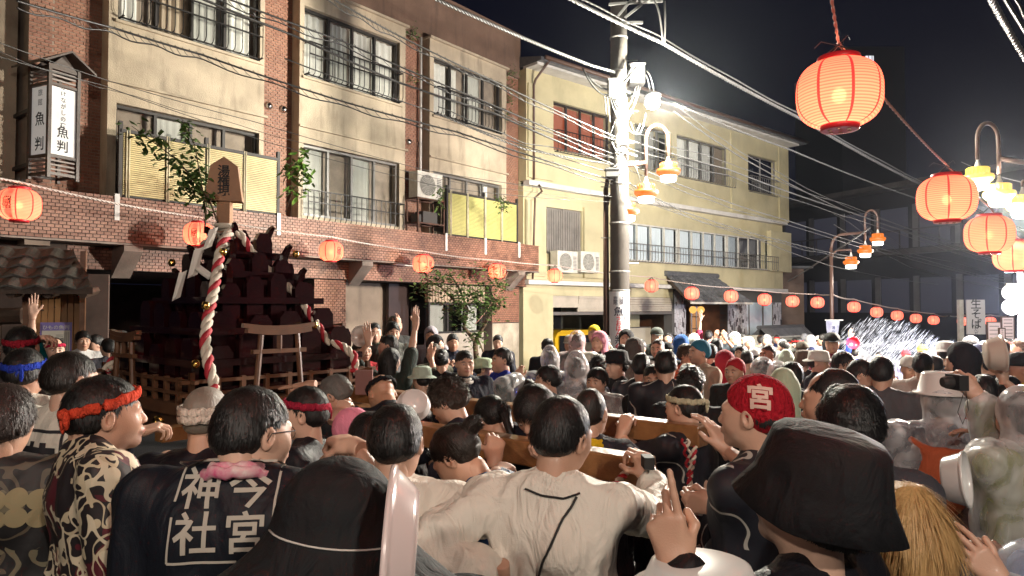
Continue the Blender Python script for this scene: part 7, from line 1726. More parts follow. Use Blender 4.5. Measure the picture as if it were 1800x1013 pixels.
mbk = MB(); bv_ = BVHTree.FromPolygons([Vector(v) for v in Vc], [tuple(f) for f in Fc_.tolist()]); pk = []
for k in range(26):
    x = -.19 + .0145 * k; zz = p['hc'][2] + .03 - .17 * (x + .19) + .12 * (x + .19) ** 2; h = bv_.ray_cast(Vector((x, -.8, zz)), Vector((0, 1, 0)), 1.5)
    if h[0] is not None: pk.append(h[0] + h[1] * .002)
mbk.tube(pk, .0022, 5); link('seam', mesh_of('seam', mbk.v, mbk.f, mat('seam_thread', (.6, .55, .5), .6), True), p['root'])
basin(P(686, 985, 1.28), (-.985, -.10, .05), .165, 'white pink tinted washbowl held edge on beside the black hood', depth=.045, m=mat('pinkish_plastic', (.74, .60, .58), .22, coat=.5))
p = person(697, 778, 2.2, 'man in thin wet white shirt with black shoulder strap reaching to the beam', -12, 'hi', 'short', top=(.70, .64, .56), tmat=wet_m, wr=.0095, sleeve=.86, arms=('down', ((868, 838, 2.62), 'grip', (.5, .8, .2), (0, .2, -1), (.5, -.2, -1))), bulk=1.02, lean=6, group=G0, legs=(.05, .05, .06))
strap(p, [(-.02, 1.43), (.06, 1.25), (.15, 1.07), (.19, 0.98)], .022, black_p)
p = person(652, 782, 2.55, 'dark haired bearer half hidden behind the wet white shirt', -5, 'hi', 'wet', top=(.02, .02, .025), tmat=dark_m, arms=('down', 'forward'), group=G0, lean=10)
p = person(990, 768, 2.12, 'broad man in wet white long sleeved shirt with black lanyard, gripping the beam end', -6, 'hi', 'wet', top=(.74, .68, .60), tmat=wet_m, sleeve=.93, arms=(((880, 1010, 2.0), 'relax', (0, .2, -1), (-1, 0, 0), (-1, -.3, -.2)), ((1146, 848, 2.52), 'grip', (-.30, .35, .9), (-.5, .8, -.1), (.9, -.25, -1))), bulk=.97, wr=.0095, hy=-28, hr=6, hp=4, group=G0, lean=5, legs=(.04, .04, .05))
strap(p, [(.075, 1.42), (.04, 1.36), (-.01, 1.25), (-.09, 1.05), (-.13, .95)], .0035, black_p, 'lanyard'); strap(p, [(-.07, 1.435), (-.02, 1.42), (.04, 1.415), (.085, 1.43)], .003, black_p, 'lanyard')
pc = thing('held_phone', 'black phone gripped in the hand on the near beam end', 'phone', P(1140, 812, 2.42)); mb = MB(); c = P(1136, 812, 2.45); mb.box((c.x - .012, c.y - .035, c.z - .02), (c.x + .022, c.y + .035, c.z + .02)); mb.build('case', black_p, pc)
p = person(1420, 884, 1.45, 'man in black bucket hat with grey beard, nearest at the lower right', 60, 'hi', 'medium', gear='bucket', gcol=(.010, .010, .012), gmat=cloth_m, top=(.010, .010, .014), tmat=dark_m, sleeve=.9, arms=('down', 'down'), bulk=1.1, hy=4, hp=-15, hr=0, beard=1.8, group='watchers nearest the viewer', lean=4)
ht = [o for o in p['root'].children if o.name.startswith('hat')][0]; ht.matrix_local = p['HM'] @ Matrix.Translation((0, -.005, .030)) @ Matrix.Diagonal((1.08, 1.08, .92, 1))
p = person(1592, 932, 1.72, 'woman with straight blonde hair beside the black bucket hat', 14, 'hi', 'long', hcol=(.52, .32, .13), top=(.03, .02, .03), tmat=camo_m, arms=('down', 'down'), group='watchers nearest the viewer', female=True, bulk=.9)
p = person(1322, 728, 2.3, 'man in red bandana with white mark, profile left, pulling the rope', 72, 'hi', 'short', gear='bandana', gcol=(.42, .012, .025), gmat=towel_m, top=(.012, .012, .022), tmat=happi_m, sleeve=.42, arms=(((1262, 888, 2.5), 'fist', (-1, .15, .05), (0, 1, .2), (.6, -.5, -1)), ((1277, 792, 2.95), 'relax', (-.45, .3, .9), (-.4, .5, -.6), (.8, -.1, -1))), bulk=1.08, hp=0, beard=.8, group=G0)
# mark on the bandana
bd = [o for o in p['root'].children if o.name.startswith('bandana')][0]; bvh = BVHTree.FromPolygons([v.co for v in bd.data.vertices], [tuple(f.vertices) for f in bd.data.polygons])
Vt, Ft = text2d('宮', .085, True, .06, 1.0, .03); out = []
for x, y in Vt:
    q = Vector((-.35, -.12 + .04, .16)); 
    tgt = Vector((-.02, -.03 + x * -1.0, .055 + y)); d = (tgt - Vector((-.5, -.20 + x * -1, .18 + y))).normalized(); o0 = tgt - d * .4
    h = bvh.ray_cast(o0, d, 1.0); out.append(h[0] + h[1] * .002 if h[0] is not None else tgt)
o = link('printed_mark', mesh_of('printed_mark', out, Ft, mat('pale_pink_ink', (.75, .50, .42), .7)), p['root']); o.matrix_local = p['HM']
p = person(1200, 716, 3.6, 'man with knotted cream headband in dark happi behind the far beam end', 62, 'hi', 'wet', gear='band_knot_side', gcol=(.62, .58, .40), top=(.012, .012, .02), tmat=happi_m, sleeve=.5, arms=('forward', 'hold'), bulk=1.1, group=G0, lean=6)
p = person(366, 738, 2.62, 'shaven man with doubled white towel headband in lettered black happi', -22, 'hi', 'buzz', hcol=(.20, .17, .14), gear='band_double_front', gcol=(.72, .64, .56), top=(.012, .012, .018), tmat=dark_m, sleeve=.6, arms=('forward', 'forward'), bulk=1.08, group=G0, hy=-10, lean=6)
chars_on(p, '宮今社宮井今神宮社今', [(-.13, 1.36), (-.05, 1.33), (.05, 1.35), (.13, 1.32), (-.10, 1.26), (.0, 1.25), (.10, 1.24), (-.14, 1.17), (-.05, 1.15), (.06, 1.15)], .055, cream)
p = person(128, 668, 3.15, 'man with glasses in white happi with black emblem, hand on the shrine', -48, 'hi', 'short', hcol=(.014, .010, .008), top=(.66, .62, .54), tmat=cloth_m, sleeve=.62, arms=('down', ((252, 762, 3.75), 'hook', (.9, .4, .25), (0, .2, -1), (.2, -.3, -1))), bulk=1.12, group=G0, hy=-16)
glasses(p); project_print(p, 'printed_emblem', '若', inkb, .20, cx=-.02, cz=1.24, bold=.03)
for pts in ([(-.13, .14), (.11, .14), (.11, -.14), (-.13, -.14), (-.13, .14)],): project_print(p, 'printed_frame', '', inkb, 1, cx=-.01, cz=1.24, extra=grid_strip(pts, .012))
p = person(46, 656, 3.6, 'bearer with blue headband and white happi at the left', -30, 'hi', 'short', gear='band_knot', gcol=(.02, .05, .42), top=(.6, .57, .5), sleeve=.6, arms=('down', 'forward'), group=G0); project_print(p, 'printed_emblem', '組', inkb, .17, cx=0, cz=1.22, bold=.03)
p = person(40, 613, 4.3, 'bearer with dark red headband behind the blue headband', -20, 'mid', 'short', gear='band_knot', gcol=(.30, .015, .03), top=(.05, .04, .04), arms=('forward', 'forward'), group=G0)
p = person(-32, 618, 4.5, 'bearer in teal sleeves reaching in from the left edge', -60, 'mid', 'short', top=(.0, .09, .10), sleeve=.9, arms=('down', ((52, 596, 4.6), 'hook', (1, .1, .1), (0, 0, -1), (0, 0, -1))), group=G0)
p = person(8, 742, 2.45, 'man in dim brown patterned happi cut by the left edge', -18, 'hi', 'medium', hcol=(.03, .02, .018), tmat=camo_m, sleeve=.75, arms=('down', 'down'), bulk=1.12, group=G0)
chars_on(p, '●●●●●●', [(.02, 1.34), (.08, 1.34), (.14, 1.33), (.02, 1.28), (.08, 1.28), (.14, 1.27)], .085, mat('dim_gold_ink', (.30, .25, .14), .8))
p = person(532, 728, 3.1, 'bearer with red print headband in black happi looking left', 78, 'hi', 'short', gear='band_knot', gcol=(.38, .02, .05), top=(.012, .012, .016), tmat=dark_m, sleeve=.55, arms=('forward', ((590, 735, 3.4), 'grip', (.3, .6, .6), (0, .3, -1))), group=G0); chars_on(p, '今宮社今', [(-.1, 1.34), (.08, 1.33), (-.04, 1.24), (.1, 1.22)], .06, cream, -1)
p = person(588, 696, 4.1, 'grey haired bearer stretching a ringed hand across the shrine base', 62, 'hi', 'short', hcol=GRY, top=(.02, .025, .03), tmat=dark_m, sleeve=.55, arms=('down', ((546, 676, 4.25), 'flat', (-1, .1, -.08), (0, .1, -1), (.5, 0, -1))), group=G0, hp=25, lean=8)
p = person(672, 694, 4.2, 'bald man with black headband bowing over the far beam', 20, 'hi', None, gear='band', gcol=(.012, .012, .014), top=(.015, .015, .02), tmat=dark_m, arms=('forward', 'forward'), hp=38, lean=18, group=G0, skin=(.46, .27, .17))
p = person(618, 768, 2.95, 'woman in smooth pink swimming cap pushing between the beams', 48, 'hi', None, gear='bandana', gcol=(.72, .24, .34), gmat=cloth_m, top=(.015, .015, .02), tmat=dark_m, sleeve=.7, arms=('forward', 'forward'), hp=20, group=G0, female=True, lean=10)
p = person(802, 806, 2.52, 'bearer in blue shirt with head bowed under the near beam', 62, 'hi', 'bun', hcol=(.018, .012, .01), top=(.015, .04, .13), tmat=dark_m, sleeve=.8, arms=('forward', ((868, 812, 2.85), 'grip', (.1, .5, .85), (-.3, .7, -.5))), hp=34, lean=14, group=G0)
p = person(787, 707, 3.75, 'man with spiky light tipped hair between the two beams', 66, 'hi', 'spiky', hcol=(.05, .035, .028), top=(.02, .02, .03), arms=('forward', 'forward'), hp=18, group=G0, lean=8)
p = person(862, 737, 3.5, 'woman with sleek black ponytail bowing left', 38, 'hi', 'pony', top=(.02, .02, .03), arms=('forward', 'forward'), hp=22, group=G0, female=True, lean=10)
p = person(938, 726, 3.3, 'man with dripping wet fringe looking down', 148, 'hi', 'medium', top=(.02, .02, .03), arms=('shoulderbar', 'shoulderbar'), hp=34, group=G0, lean=8)
p = person(1040, 727, 3.3, 'man with thinning hair and yellow towel collar, arm over the far beam', -18, 'hi', 'receding', hcol=(.02, .016, .014), top=(.03, .03, .04), arms=('forward', ((1092, 764, 3.55), 'grip', (.35, .35, .8), (.4, .6, -.5), (.6, -.3, -1))), collar=((.75, .48, .02),), group=G0, sleeve=.25)
p = person(1456, 704, 2.75, 'man with high bare forehead behind the bucket hat', 82, 'hi', 'receding', hcol=(.012, .01, .01), top=(.03, .03, .04), group='watchers nearest the viewer')
p = person(1494, 752, 2.25, 'curly black haired head right behind the bucket hat', 8, 'hi', 'curly', top=(.05, .05, .06), group='watchers nearest the viewer')
# raincoat pair at right
p = person(1657, 712, 3.55, 'man in clear raincoat over orange pack wearing a white washbowl', 4, 'hi', 'short', hcol=(.03, .03, .03), gear='basin', gmat=plastic_w, top=(.10, .11, .13), sleeve=.9, arms=('hold', 'hold'), bulk=1.16, group='people in clear raincoats', legs=(.03, .035, .045))
def overcoat(p, col, m=None, hood=True, grow=1.06):
    g = p['garment']; me = g.data; V = np.zeros(len(me.vertices) * 3, np.float32); me.vertices.foreach_get('co', V); V = V.reshape(-1, 3); F = np.zeros(len(me.polygons) * 4, np.int32); me.polygons.foreach_get('vertices', F); F = F.reshape(-1, 4); N = normals(V, F)
    low = np.clip((1.35 - V[:, 2]) / .5, 0, 1); V2 = V + N * ((.018 + .022 * low) + nz(V, 14, 3, (1, 1, .6)) * .012 + (1 - np.abs(nz(V, 12, 5, (1, 1, .3)))) ** 3 * .014)[:, None]
    o = link('raincoat', mesh_of('raincoat', V2, F, m or vin, True), p['root']); o.color = (*col, 1)
    if hood: h = link('raincoat_hood', gear_mesh('hood', 'hi', m or vin), p['root']); h.matrix_local = p['HM']; h.color = (*col, 1)
    o = link('raincoat_skirt', coat_mesh(m or vin), p['root']); o.color = (*col, 1)
overcoat(p, (.9, .91, .94))
mb = MB(); s_ = SDF((-.25, -.4, .9), (.25, 0, 1.5), .014); s_.ell((-.01, -.135, 1.20), (.12, .06, .18), .05); s_.cap((.05, -.12, 1.33), (.17, -.10, 1.40), .03, .02, .03); s_.cap((-.06, -.12, 1.33), (-.15, -.10, 1.40), .03, .02, .03); Vp, Fp = s_.mesh(); o = link('backpack', mesh_of('backpack', smooth(Vp, Fp, 1), Fp, cloth_m, True), p['root']); o.color = (.62, .16, .07, 1)
p = person(1793, 738, 2.95, 'hooded raincoat wearer at the right edge filming with a camera', 42, 'hi', 'short', top=(.20, .21, .06), sleeve=.9, arms=(((1722, 700, 3.1), 'hook', (-.6, .2, .7), (-.2, .8, .3), (0, -.3, -1)), ((1752, 775, 3.2), 'relax', (-.7, .3, .3), (0, 0, -1))), group='people in clear raincoats', legs=(.05, .05, .06))
overcoat(p, (.92, .92, .93))
cm = thing('compact_camera', 'small black compact camera held up in front of the clear raincoat', 'camera', P(1680, 672, 3.05)); c = P(1682, 672, 3.05)
mb = MB(); mb.box((c.x - .02, c.y - .05, c.z - .032), (c.x + .02, c.y + .05, c.z + .032)); mb.build('body', black_p, cm); mb = MB(); mb.lathe([(.026, 0), (.026, .03), (.02, .045), (0, .045)], (c.x - .018, c.y, c.z), 14, M=Matrix.Rotation(R(-90), 4, 'Y')); mb.build('lens', alu, cm)
mb = MB(); mb.tube([(c.x + .0, c.y - .05, c.z - .03), (c.x - .03, c.y - .05, c.z - .12), (c.x - .01, c.y - .05, c.z - .17), (c.x + .015, c.y - .05, c.z - .11), (c.x + .005, c.y - .05, c.z - .03)], .002, 5); mb.build('wrist_strap', rubber, cm)
basin(P(1697, 843, 2.7), (.75, -.62, .12), .105, 'oval white washbowl tucked under the right edge raincoat arm', depth=.07)
p = person(1885, 880, 1.95, 'person in clear raincoat just outside the right edge, hand showing', 60, 'hi', 'short', top=(.3, .4, .6), sleeve=.9, arms=(((1765, 1030, 1.8), 'relax', (-.6, .2, .7), (-.3, .8, .3)), 'hold'), group='people in clear raincoats'); overcoat(p, (.6, .62, .66))
p = person(1232, 1108, 1.26, 'short person wearing a white washbowl and pointing a finger upward', 0, 'hi', 'short', gear='basin', gmat=plastic_w, top=(.012, .012, .014), tmat=dark_m, sleeve=.97, arms=(((1192, 1003, 1.26), 'point', (-.24, .12, .96), (.35, .93, .1), (.2, -.5, -1)), 'down'), group='watchers nearest the viewer')
bs = [o for o in p['root'].children if o.name.startswith('washbowl')][0]; bs.matrix_local = p['HM'] @ Matrix.Translation((0, 0, .05)) @ Matrix.Diagonal((.92, .92, .5, 1))
# washbowls
basin(P(727, 712, 3.45), (-.25, .75, -.45), .082, 'round white washbowl pressed against the spiky haired man', depth=.05)
basin(P(634, 591, 6.6), (-.25, -.95, .1), .100, 'glowing white washbowl held high by a raised hand left of the garage', depth=.05)
basin(P(1761, 622, 4.4), (.92, -.35, .1), .115, 'big beige washbowl raised high near the right edge', depth=.085, m=mat('beige_plastic', (.66, .56, .48), .3, coat=.4))

# -- middle distance; (px, py, Y, label, yaw, kwargs)
M_ = [
 (97, 616, 6.7, 'old man with red dotted headband raising his hand before the wall poster', -172, dict(gear='band_knot', gcol=(.45, .02, .06), top=(.03, .04, .07), arms=('down', 'up'), hair='receding')),
 (146, 600, 8.4, 'pale faced woman peeking past the edge of the pine boards', -170, dict(hair='medium', top=(.55, .55, .55), female=True)),
 (166, 606, 8.8, 'person with bobbed black hair in the dark opening left of the shrine', 120, dict(hair='medium', top=(.03, .03, .04))),
 (190, 612, 8.1, 'person with damp black hair before the dark opening left of the shrine', 20, dict(hair='wet', top=(.04, .04, .05))),
 (212, 600, 9.0, 'person in dark cap standing deep in the opening left of the shrine', 160, dict(gear='cap', gcol=(.03, .03, .03), top=(.08, .07, .04))),
 (688, 634, 6.5, 'woman with long black hair raising both arms to a washbowl', -40, dict(hair='long', top=(.03, .04, .035), arms=(((648, 603, 6.4), 'flat', (-.15, 0, 1), (0, .9, 0)), 'up'), female=True)),
 (637, 618, 6.9, 'man in red top half hidden by the shrine corner', -150, dict(top=(.42, .02, .03), hair='short')),
 (681, 609, 7.6, 'man with parted hair in profile left of the red top', 85, dict(top=(.10, .10, .11))),
 (690, 586, 8.4, 'man in grey hoodie watching by the beige garage wall', -165, dict(top=(.11, .12, .11), hair='medium')),
 (694, 573, 9.2, 'man scratching his head by the beige garage wall', -150, dict(top=(.02, .02, .02), arms=('down', 'face'), skin=(.4, .22, .15))),
 (658, 586, 8.8, 'person in dark green top behind the raised washbowl', -170, dict(top=(.02, .035, .02))),
 (757, 592, 9.8, 'woman with glasses in grey hooded top beside the dark doorway', 172, dict(gear='hood', gcol=(.26, .24, .27), top=(.26, .24, .27), hair='medium', female=True)),
 (768, 608, 8.8, 'person in black hood turned right beside the grey hood', -120, dict(gear='hood', gcol=(.02, .02, .022), top=(.02, .02, .025))),
 (762, 623, 7.9, 'brown haired woman drinking, beside the black hood', 150, dict(hair='medium', hcol=BRN, top=(.12, .12, .09), arms=('face', 'down'), female=True)),
 (796, 603, 9.6, 'young man in navy jacket with red badge facing the street', -170, dict(hair='medium', top=(.015, .018, .035), arms=('hold', 'hold'))),
 (875, 603, 10.4, 'young man in plain black jacket by the plaster pillar', 176, dict(hair='medium', top=(.012, .014, .022))),
 (777, 634, 6.9, 'woman in black sleeveless top with hair up, back turned', -10, dict(hair='bun', top=(.012, .012, .014), sleeve=.06, arms=('cross', 'cross'), female=True)),
 (817, 640, 6.1, 'heavy man in black happi over white shirt looking right', -155, dict(hair='short', top=(.012, .014, .026), hy=-10, bulk=1.15, collar=((.62, .6, .56),), group='people in the festival crowd')),
 (851, 650, 6.8, 'boy in pale green brimmed hat looking right', -95, dict(gear='brim', gcol=(.46, .58, .40), top=(.45, .5, .5), size=.92)),
 (881, 634, 6.5, 'smiling man in shiny blue team jacket facing left', 112, dict(hair='short', top=(.012, .03, .30), arms=('down', 'down'))),
 (741, 668, 6.2, 'person in blurry pale green hat beside the spiky hair', 30, dict(gear='brim', gcol=(.5, .6, .5), top=(.3, .33, .3))),
 (963, 611, 9.3, 'person with black bob in black jacket before the yellow van', -10, dict(hair='medium', top=(.012, .012, .015))),
 (966, 636, 6.9, 'person in puffy white rain hood behind the parted hair man', 10, dict(gear='hood_up', gcol=(.6, .6, .6), gmat='v', top=(.6, .6, .6), tmat='v')),
 (961, 668, 5.5, 'man with parted wet hair in charcoal jacket, profile left', 98, dict(hair='medium', top=(.05, .055, .06), beard=.2)),
 (925, 688, 5.9, 'person in white rain cape holding up a pale phone', 40, dict(hair='short', top=(.62, .62, .62), tmat='v', sleeve=.9, arms=(((913, 668, 5.9), 'hook', (0, .2, 1), (.3, .8, 0)), 'down'), nohead=0)),
 (1013, 652, 5.7, 'person in tall white rain hood beside the smiling man', 6, dict(gear='hood_up', gcol=(.6, .6, .62), gmat='v', top=(.6, .6, .62), tmat='v')),
 (1016, 603, 8.3, 'person in pinkish clear raincoat with black strap before the van', -20, dict(gear='hood', gcol=(.62, .45, .45), gmat='v', top=(.62, .48, .48), tmat='v')),
 (1044, 588, 9.9, 'man in yellow cap facing the street beside the van', 172, dict(gear='cap_wrap', gcol=(.75, .55, .01), top=(.28, .30, .26))),
 (1052, 603, 8.8, 'person in pink hood over black cap by the van', 150, dict(gear='hood', gcol=(.62, .26, .34), top=(.012, .012, .015))),
 (1003, 606, 9.2, 'man in grey coat with beige cap left of the van headlight', 160, dict(gear='cap', gcol=(.4, .36, .3), top=(.25, .25, .25))),
 (1035, 640, 7.2, 'woman in off white cap behind the white hoods', 40, dict(gear='cap', gcol=(.6, .6, .52), top=(.4, .4, .4), female=True)),
 (1054, 646, 6.6, 'person with tousled black hair above the smiling man', -15, dict(hair='spiky', top=(.03, .03, .035))),
 (1049, 672, 5.5, 'smiling young man in white rain poncho', 152, dict(hair='medium', top=(.64, .64, .62), tmat='v', arms=('hold', 'hold'))),
 (1083, 643, 6.1, 'laughing man in floppy black hat and black coat', 118, dict(gear='brim', gcol=(.012, .012, .014), top=(.014, .014, .016))),
 (1128, 646, 5.7, 'man with damp black hair in black happi with white swirl print', -14, dict(hair='wet', tmat='h', sleeve=.6)),
 (1170, 643, 5.2, 'man with neat black hair in navy happi with white rope print', 0, dict(hair='short', tmat='h', sleeve=.6, bulk=1.1)),
 (1148, 668, 5.3, 'face of a man glimpsed between the two printed happi', 178, dict(hair='short', top=(.02, .02, .02))),
 (1156, 614, 7.9, 'shaven bearded man in black T shirt beside the pole sign', 160, dict(hair='buzz', hcol=(.05, .035, .03), top=(.010, .010, .012), beard=1.4, bulk=1.1)),
 (1155, 592, 10.6, 'man in grey cap stretching his arm right before the cream garage door', -165, dict(gear='cap', gcol=(.08, .09, .08), top=(.03, .035, .03), arms=('side', 'down'))),
 (1114, 616, 7.8, 'person in brown camouflage hood behind the pole', 20, dict(gear='hood', gcol=(.09, .075, .07), top=(.12, .10, .09))),
 (1100, 598, 9.6, 'person in dark hood peeking right of the utility pole', 170, dict(gear='hood', gcol=(.02, .02, .022), top=(.5, .5, .48))),
 (1094, 622, 8.4, 'person in light grey coat leaning by the pole', 30, dict(hair='short', top=(.35, .36, .36))),
 (1126, 612, 9.8, 'woman with fringe looking out behind the camouflage hood', 170, dict(hair='medium', top=(.05, .05, .06), female=True)),
 (1171, 617, 9.1, 'person in black cap under the bearded man shoulder', 160, dict(gear='cap', gcol=(.015, .015, .018), top=(.02, .02, .025), size=.9)),
 (1199, 607, 9.3, 'person in blue rain hood seen from behind', -20, dict(gear='hood', gcol=(.02, .10, .36), top=(.02, .10, .36))),
 (1220, 602, 11.8, 'person in white hood cap before the inn entrance', 5, dict(gear='hood', gcol=(.62, .64, .6), top=(.55, .58, .55))),
 (1209, 625, 7.3, 'laughing person in orange T shirt', -130, dict(hair='medium', hcol=BRN, top=(.62, .10, .03), bulk=.95)),
 (1228, 620, 6.7, 'bearded man in blue cap and beige shirt looking left', 120, dict(gear='cap_wrap', gcol=(.03, .16, .26), top=(.50, .40, .30), bulk=1.2, beard=1.5)),
 (1246, 592, 14.5, 'woman in pink print coat filming at the inn door', -15, dict(hair='medium', top=(.5, .07, .14), arms=('up', 'down'), female=True)),
 (1272, 594, 13.2, 'woman holding up a phone by the stone lantern', 170, dict(hair='long', top=(.03, .04, .05), arms=('phone', 'phone'), female=True)),
 (1249, 622, 7.9, 'person with black hair and shiny black jacket right of the blue cap', -5, dict(hair='short', top=(.012, .014, .018))),
 (1260, 612, 9.0, 'taller person with black bob above the black jacket', -5, dict(hair='medium', top=(.03, .035, .045))),
 (1302, 622, 8.9, 'woman with dark hair and pale face looking left before the garden wall', 150, dict(hair='long', top=(.08, .05, .10), female=True)),
 (1273, 640, 6.9, 'person in deep red rain hood', 20, dict(gear='hood', gcol=(.32, .015, .03), top=(.36, .02, .05))),
 (1291, 654, 6.0, 'young man in red headcloth looking left', 150, dict(gear='bandana', gcol=(.42, .02, .03), top=(.02, .02, .02))),
 (1313, 632, 8.1, 'person with short dark hair in beige shirt, back turned', 0, dict(hair='short', top=(.5, .44, .34))),
 (1349, 624, 7.8, 'sunburnt shaven man in black T shirt looking left', 135, dict(hair='buzz', hcol=(.03, .02, .02), top=(.012, .012, .015), skin=(.3, .15, .10))),
 (1327, 628, 9.4, 'person in white cap and clear cape left of the sunburnt man', -20, dict(gear='cap', gcol=(.65, .65, .62), top=(.5, .48, .48), tmat='v')),
 (1344, 652, 6.6, 'person in clear hood with head turned right', -60, dict(hair='medium', gear='hood', gcol=(.6, .6, .6), gmat='v', top=(.5, .5, .5), tmat='v')),
 (1368, 662, 6.1, 'person in bubbly clear hood behind the red bandana', 0, dict(hair='short', hcol=GRY, gear='hood', gcol=(.6, .6, .6), gmat='v', top=(.45, .45, .45), tmat='v')),
 (1368, 634, 9.6, 'person in round white hood right of the sunburnt man', 5, dict(gear='hood', gcol=(.66, .68, .68), top=(.6, .62, .6))),
 (1382, 634, 8.9, 'person in pale green hooded cape', 5, dict(gear='hood_up', gcol=(.5, .58, .48), top=(.5, .58, .48))),
 (1398, 624, 10, 'tall person in translucent greenish cape', -5, dict(gear='hood_up', gcol=(.55, .62, .55), gmat='v', top=(.55, .62, .55), tmat='v')),
 (1376, 612, 11.4, 'dark haired woman before the garden wall gate', 100, dict(hair='medium', top=(.05, .06, .09), female=True)),
 (1410, 616, 9.9, 'person in olive cap with red collar', 15, dict(gear='cap', gcol=(.07, .06, .045), top=(.05, .05, .05), collar=((.5, .03, .03),))),
 (1412, 636, 7.9, 'person with brown hat beside the white brimmed hat', 5, dict(gear='bucket', gcol=(.13, .10, .08), top=(.03, .03, .035))),
 (1376, 692, 4.3, 'person in pale green rain cap right behind the red bandana', 10, dict(gear='hood_up', gcol=(.45, .52, .38), top=(.3, .36, .3))),
 (1215, 678, 4.35, 'dark wet haired man in black behind the cream headband', -12, dict(hair='spiky', top=(.012, .012, .014))),
 (1392, 664, 5.4, 'person with glossy black bob in black top', 0, dict(hair='medium', top=(.015, .015, .02))),
 (1392, 672, 6.1, 'profile of a young man left of the glossy bob', 100, dict(hair='medium', top=(.02, .02, .025), dx=-24)),
 (1441, 639, 6.9, 'man in white brimmed hat facing right', -112, dict(gear='brim', gcol=(.58, .58, .54), hair='short', top=(.03, .03, .04))),
 (1485, 642, 6.4, 'man with swept black hair smiling to the right', -118, dict(hair='medium', top=(.02, .02, .03))),
 (1517, 662, 5.0, 'man with cropped hair bending to the right', -98, dict(hair='short', hcol=(.02, .015, .012), top=(.10, .09, .06), hp=24)),
 (1550, 656, 4.9, 'man with thick black hair in grey shirt, back turned', -6, dict(hair='wet', top=(.085, .085, .095), bulk=1.2)),
 (1599, 650, 6.4, 'woman in white cap and camouflage jacket', -160, dict(gear='cap', gcol=(.62, .6, .58), tmat='c', female=True)),
 (1623, 644, 5.8, 'man with short black hair in pale T shirt by the splash', -12, dict(hair='short', top=(.58, .50, .46), sleeve=.4)),
 (1643, 644, 7.2, 'black haired person right of the pale T shirt', 10, dict(hair='short', top=(.05, .06, .08))),
 (1661, 622, 7.8, 'person in white hat and teal top', 20, dict(gear='brim', gcol=(.6, .6, .6), top=(.04, .10, .14))),
 (1686, 636, 5.2, 'tall person in black glossy hood looking left', 80, dict(gear='hood', gcol=(.016, .016, .02), top=(.016, .016, .02), hair='short')),
 (1718, 624, 7.8, 'young man in white headcloth and white shirt looking left', 120, dict(gear='cap_wrap', gcol=(.25, .3, .5), top=(.62, .62, .64))),
 (1737, 642, 7.0, 'person in broad black hat below the raised beige bowl', 30, dict(gear='brim', gcol=(.015, .015, .018), top=(.03, .03, .03))),
 (1727, 690, 4.4, 'dark haired head in front of the red umbrella cloth', 20, dict(hair='short', top=(.3, .02, .04))),
 (1793, 650, 5.4, 'man in black cap looking left at the right edge', 100, dict(gear='cap', gcol=(.02, .02, .02), top=(.5, .45, .02), skin=(.40, .2, .13))),
 (1768, 690, 4.6, 'person raising the big beige bowl, face hidden', 30, dict(hair='short', top=(.5, .5, .4), arms=('down', ((1764, 668, 4.45), 'grip', (0, .1, 1), (0, .9, 0))))),
 (1505, 622, 13.0, 'drenched person in blue coat swinging a red bowl in the spray', -30, dict(hair='short', top=(.02, .05, .40), arms=('up', 'down'), sleeve=.9)),
 (1545, 628, 13.5, 'person in white coat inside the spray', 160, dict(hair='short', top=(.55, .55, .6))),
 (1592, 626, 14.0, 'person with red cap near the right edge of the spray', 150, dict(gear='cap', gcol=(.5, .03, .04), top=(.3, .3, .45))),
 (1621, 618, 13.0, 'person in neon yellow vest right of the spray', 170, dict(gear='cap', gcol=(.6, .7, .05), top=(.55, .7, .05))),
]
for px, py, Yd, lab, yaw, kw in M_:
    kw = dict(kw); px += kw.pop('dx', 0); kw.pop('nohead', 0)
    tm_ = kw.pop('tmat', None); gm_ = kw.pop('gmat', None)
    if tm_: kw['tmat'] = {'v': vin, 'h': happi_m, 'c': camo_m}[tm_]
    if gm_: kw['gmat'] = vin
    gr = kw.pop('group', 'people in the festival crowd')
    if kw.get('gear') in ('hood', 'hood_up', 'cap_wrap') and 'hair' not in kw: kw['hair'] = 'short' if kw['gear'] != 'cap_wrap' else None; kw.setdefault('hcol', (.015, .012, .01))
    person(px, py, Yd, lab, yaw, 'mid' if Yd < 8.6 else 'lo', group=gr, **kw)
# red bowl in the spray
basin(P(1500, 603, 12.9), (-.3, -.9, .2), .11, 'red bowl swung inside the burst of water', depth=.06, m=mat('red_plastic', (.6, .02, .05), .3))

# -- far crowd, filling the street between and behind the named people
r = random.Random(41); WHERE = [(985, 'near the yellow van'), (1080, 'left of the utility pole'), (1190, 'before the cream garage door'), (1290, 'before the inn entrance'), (1400, 'before the tiled garden wall'), (1480, 'under the street banner'), (1690, 'behind the water spray'), (1900, 'below the soba sign')]
TOPS = [('black', (.013, .013, .016)), ('navy', (.015, .02, .06)), ('grey', (.12, .12, .13)), ('white', (.58, .58, .56)), ('beige', (.42, .36, .27)), ('olive', (.08, .09, .05)), ('pale blue', (.25, .35, .5)), ('maroon', (.18, .02, .04)), ('clear vinyl', None)]
HATS = [('black hair', dict(hair='short')), ('bobbed black hair', dict(hair='medium')), ('long black hair', dict(hair='long')), ('brown hair', dict(hair='medium', hcol=BRN)), ('white hood', dict(gear='hood', gcol=(.6, .62, .62), hair='buzz')), ('black cap', dict(gear='cap', gcol=(.02, .02, .02))), ('white cap', dict(gear='cap', gcol=(.6, .6, .6))), ('grey hood', dict(gear='hood', gcol=(.2, .2, .21), hair='buzz')), ('white headband', dict(gear='band_knot', gcol=(.65, .65, .6), hair='short')), ('red headband', dict(gear='band_knot', gcol=(.5, .03, .03), hair='short'))]
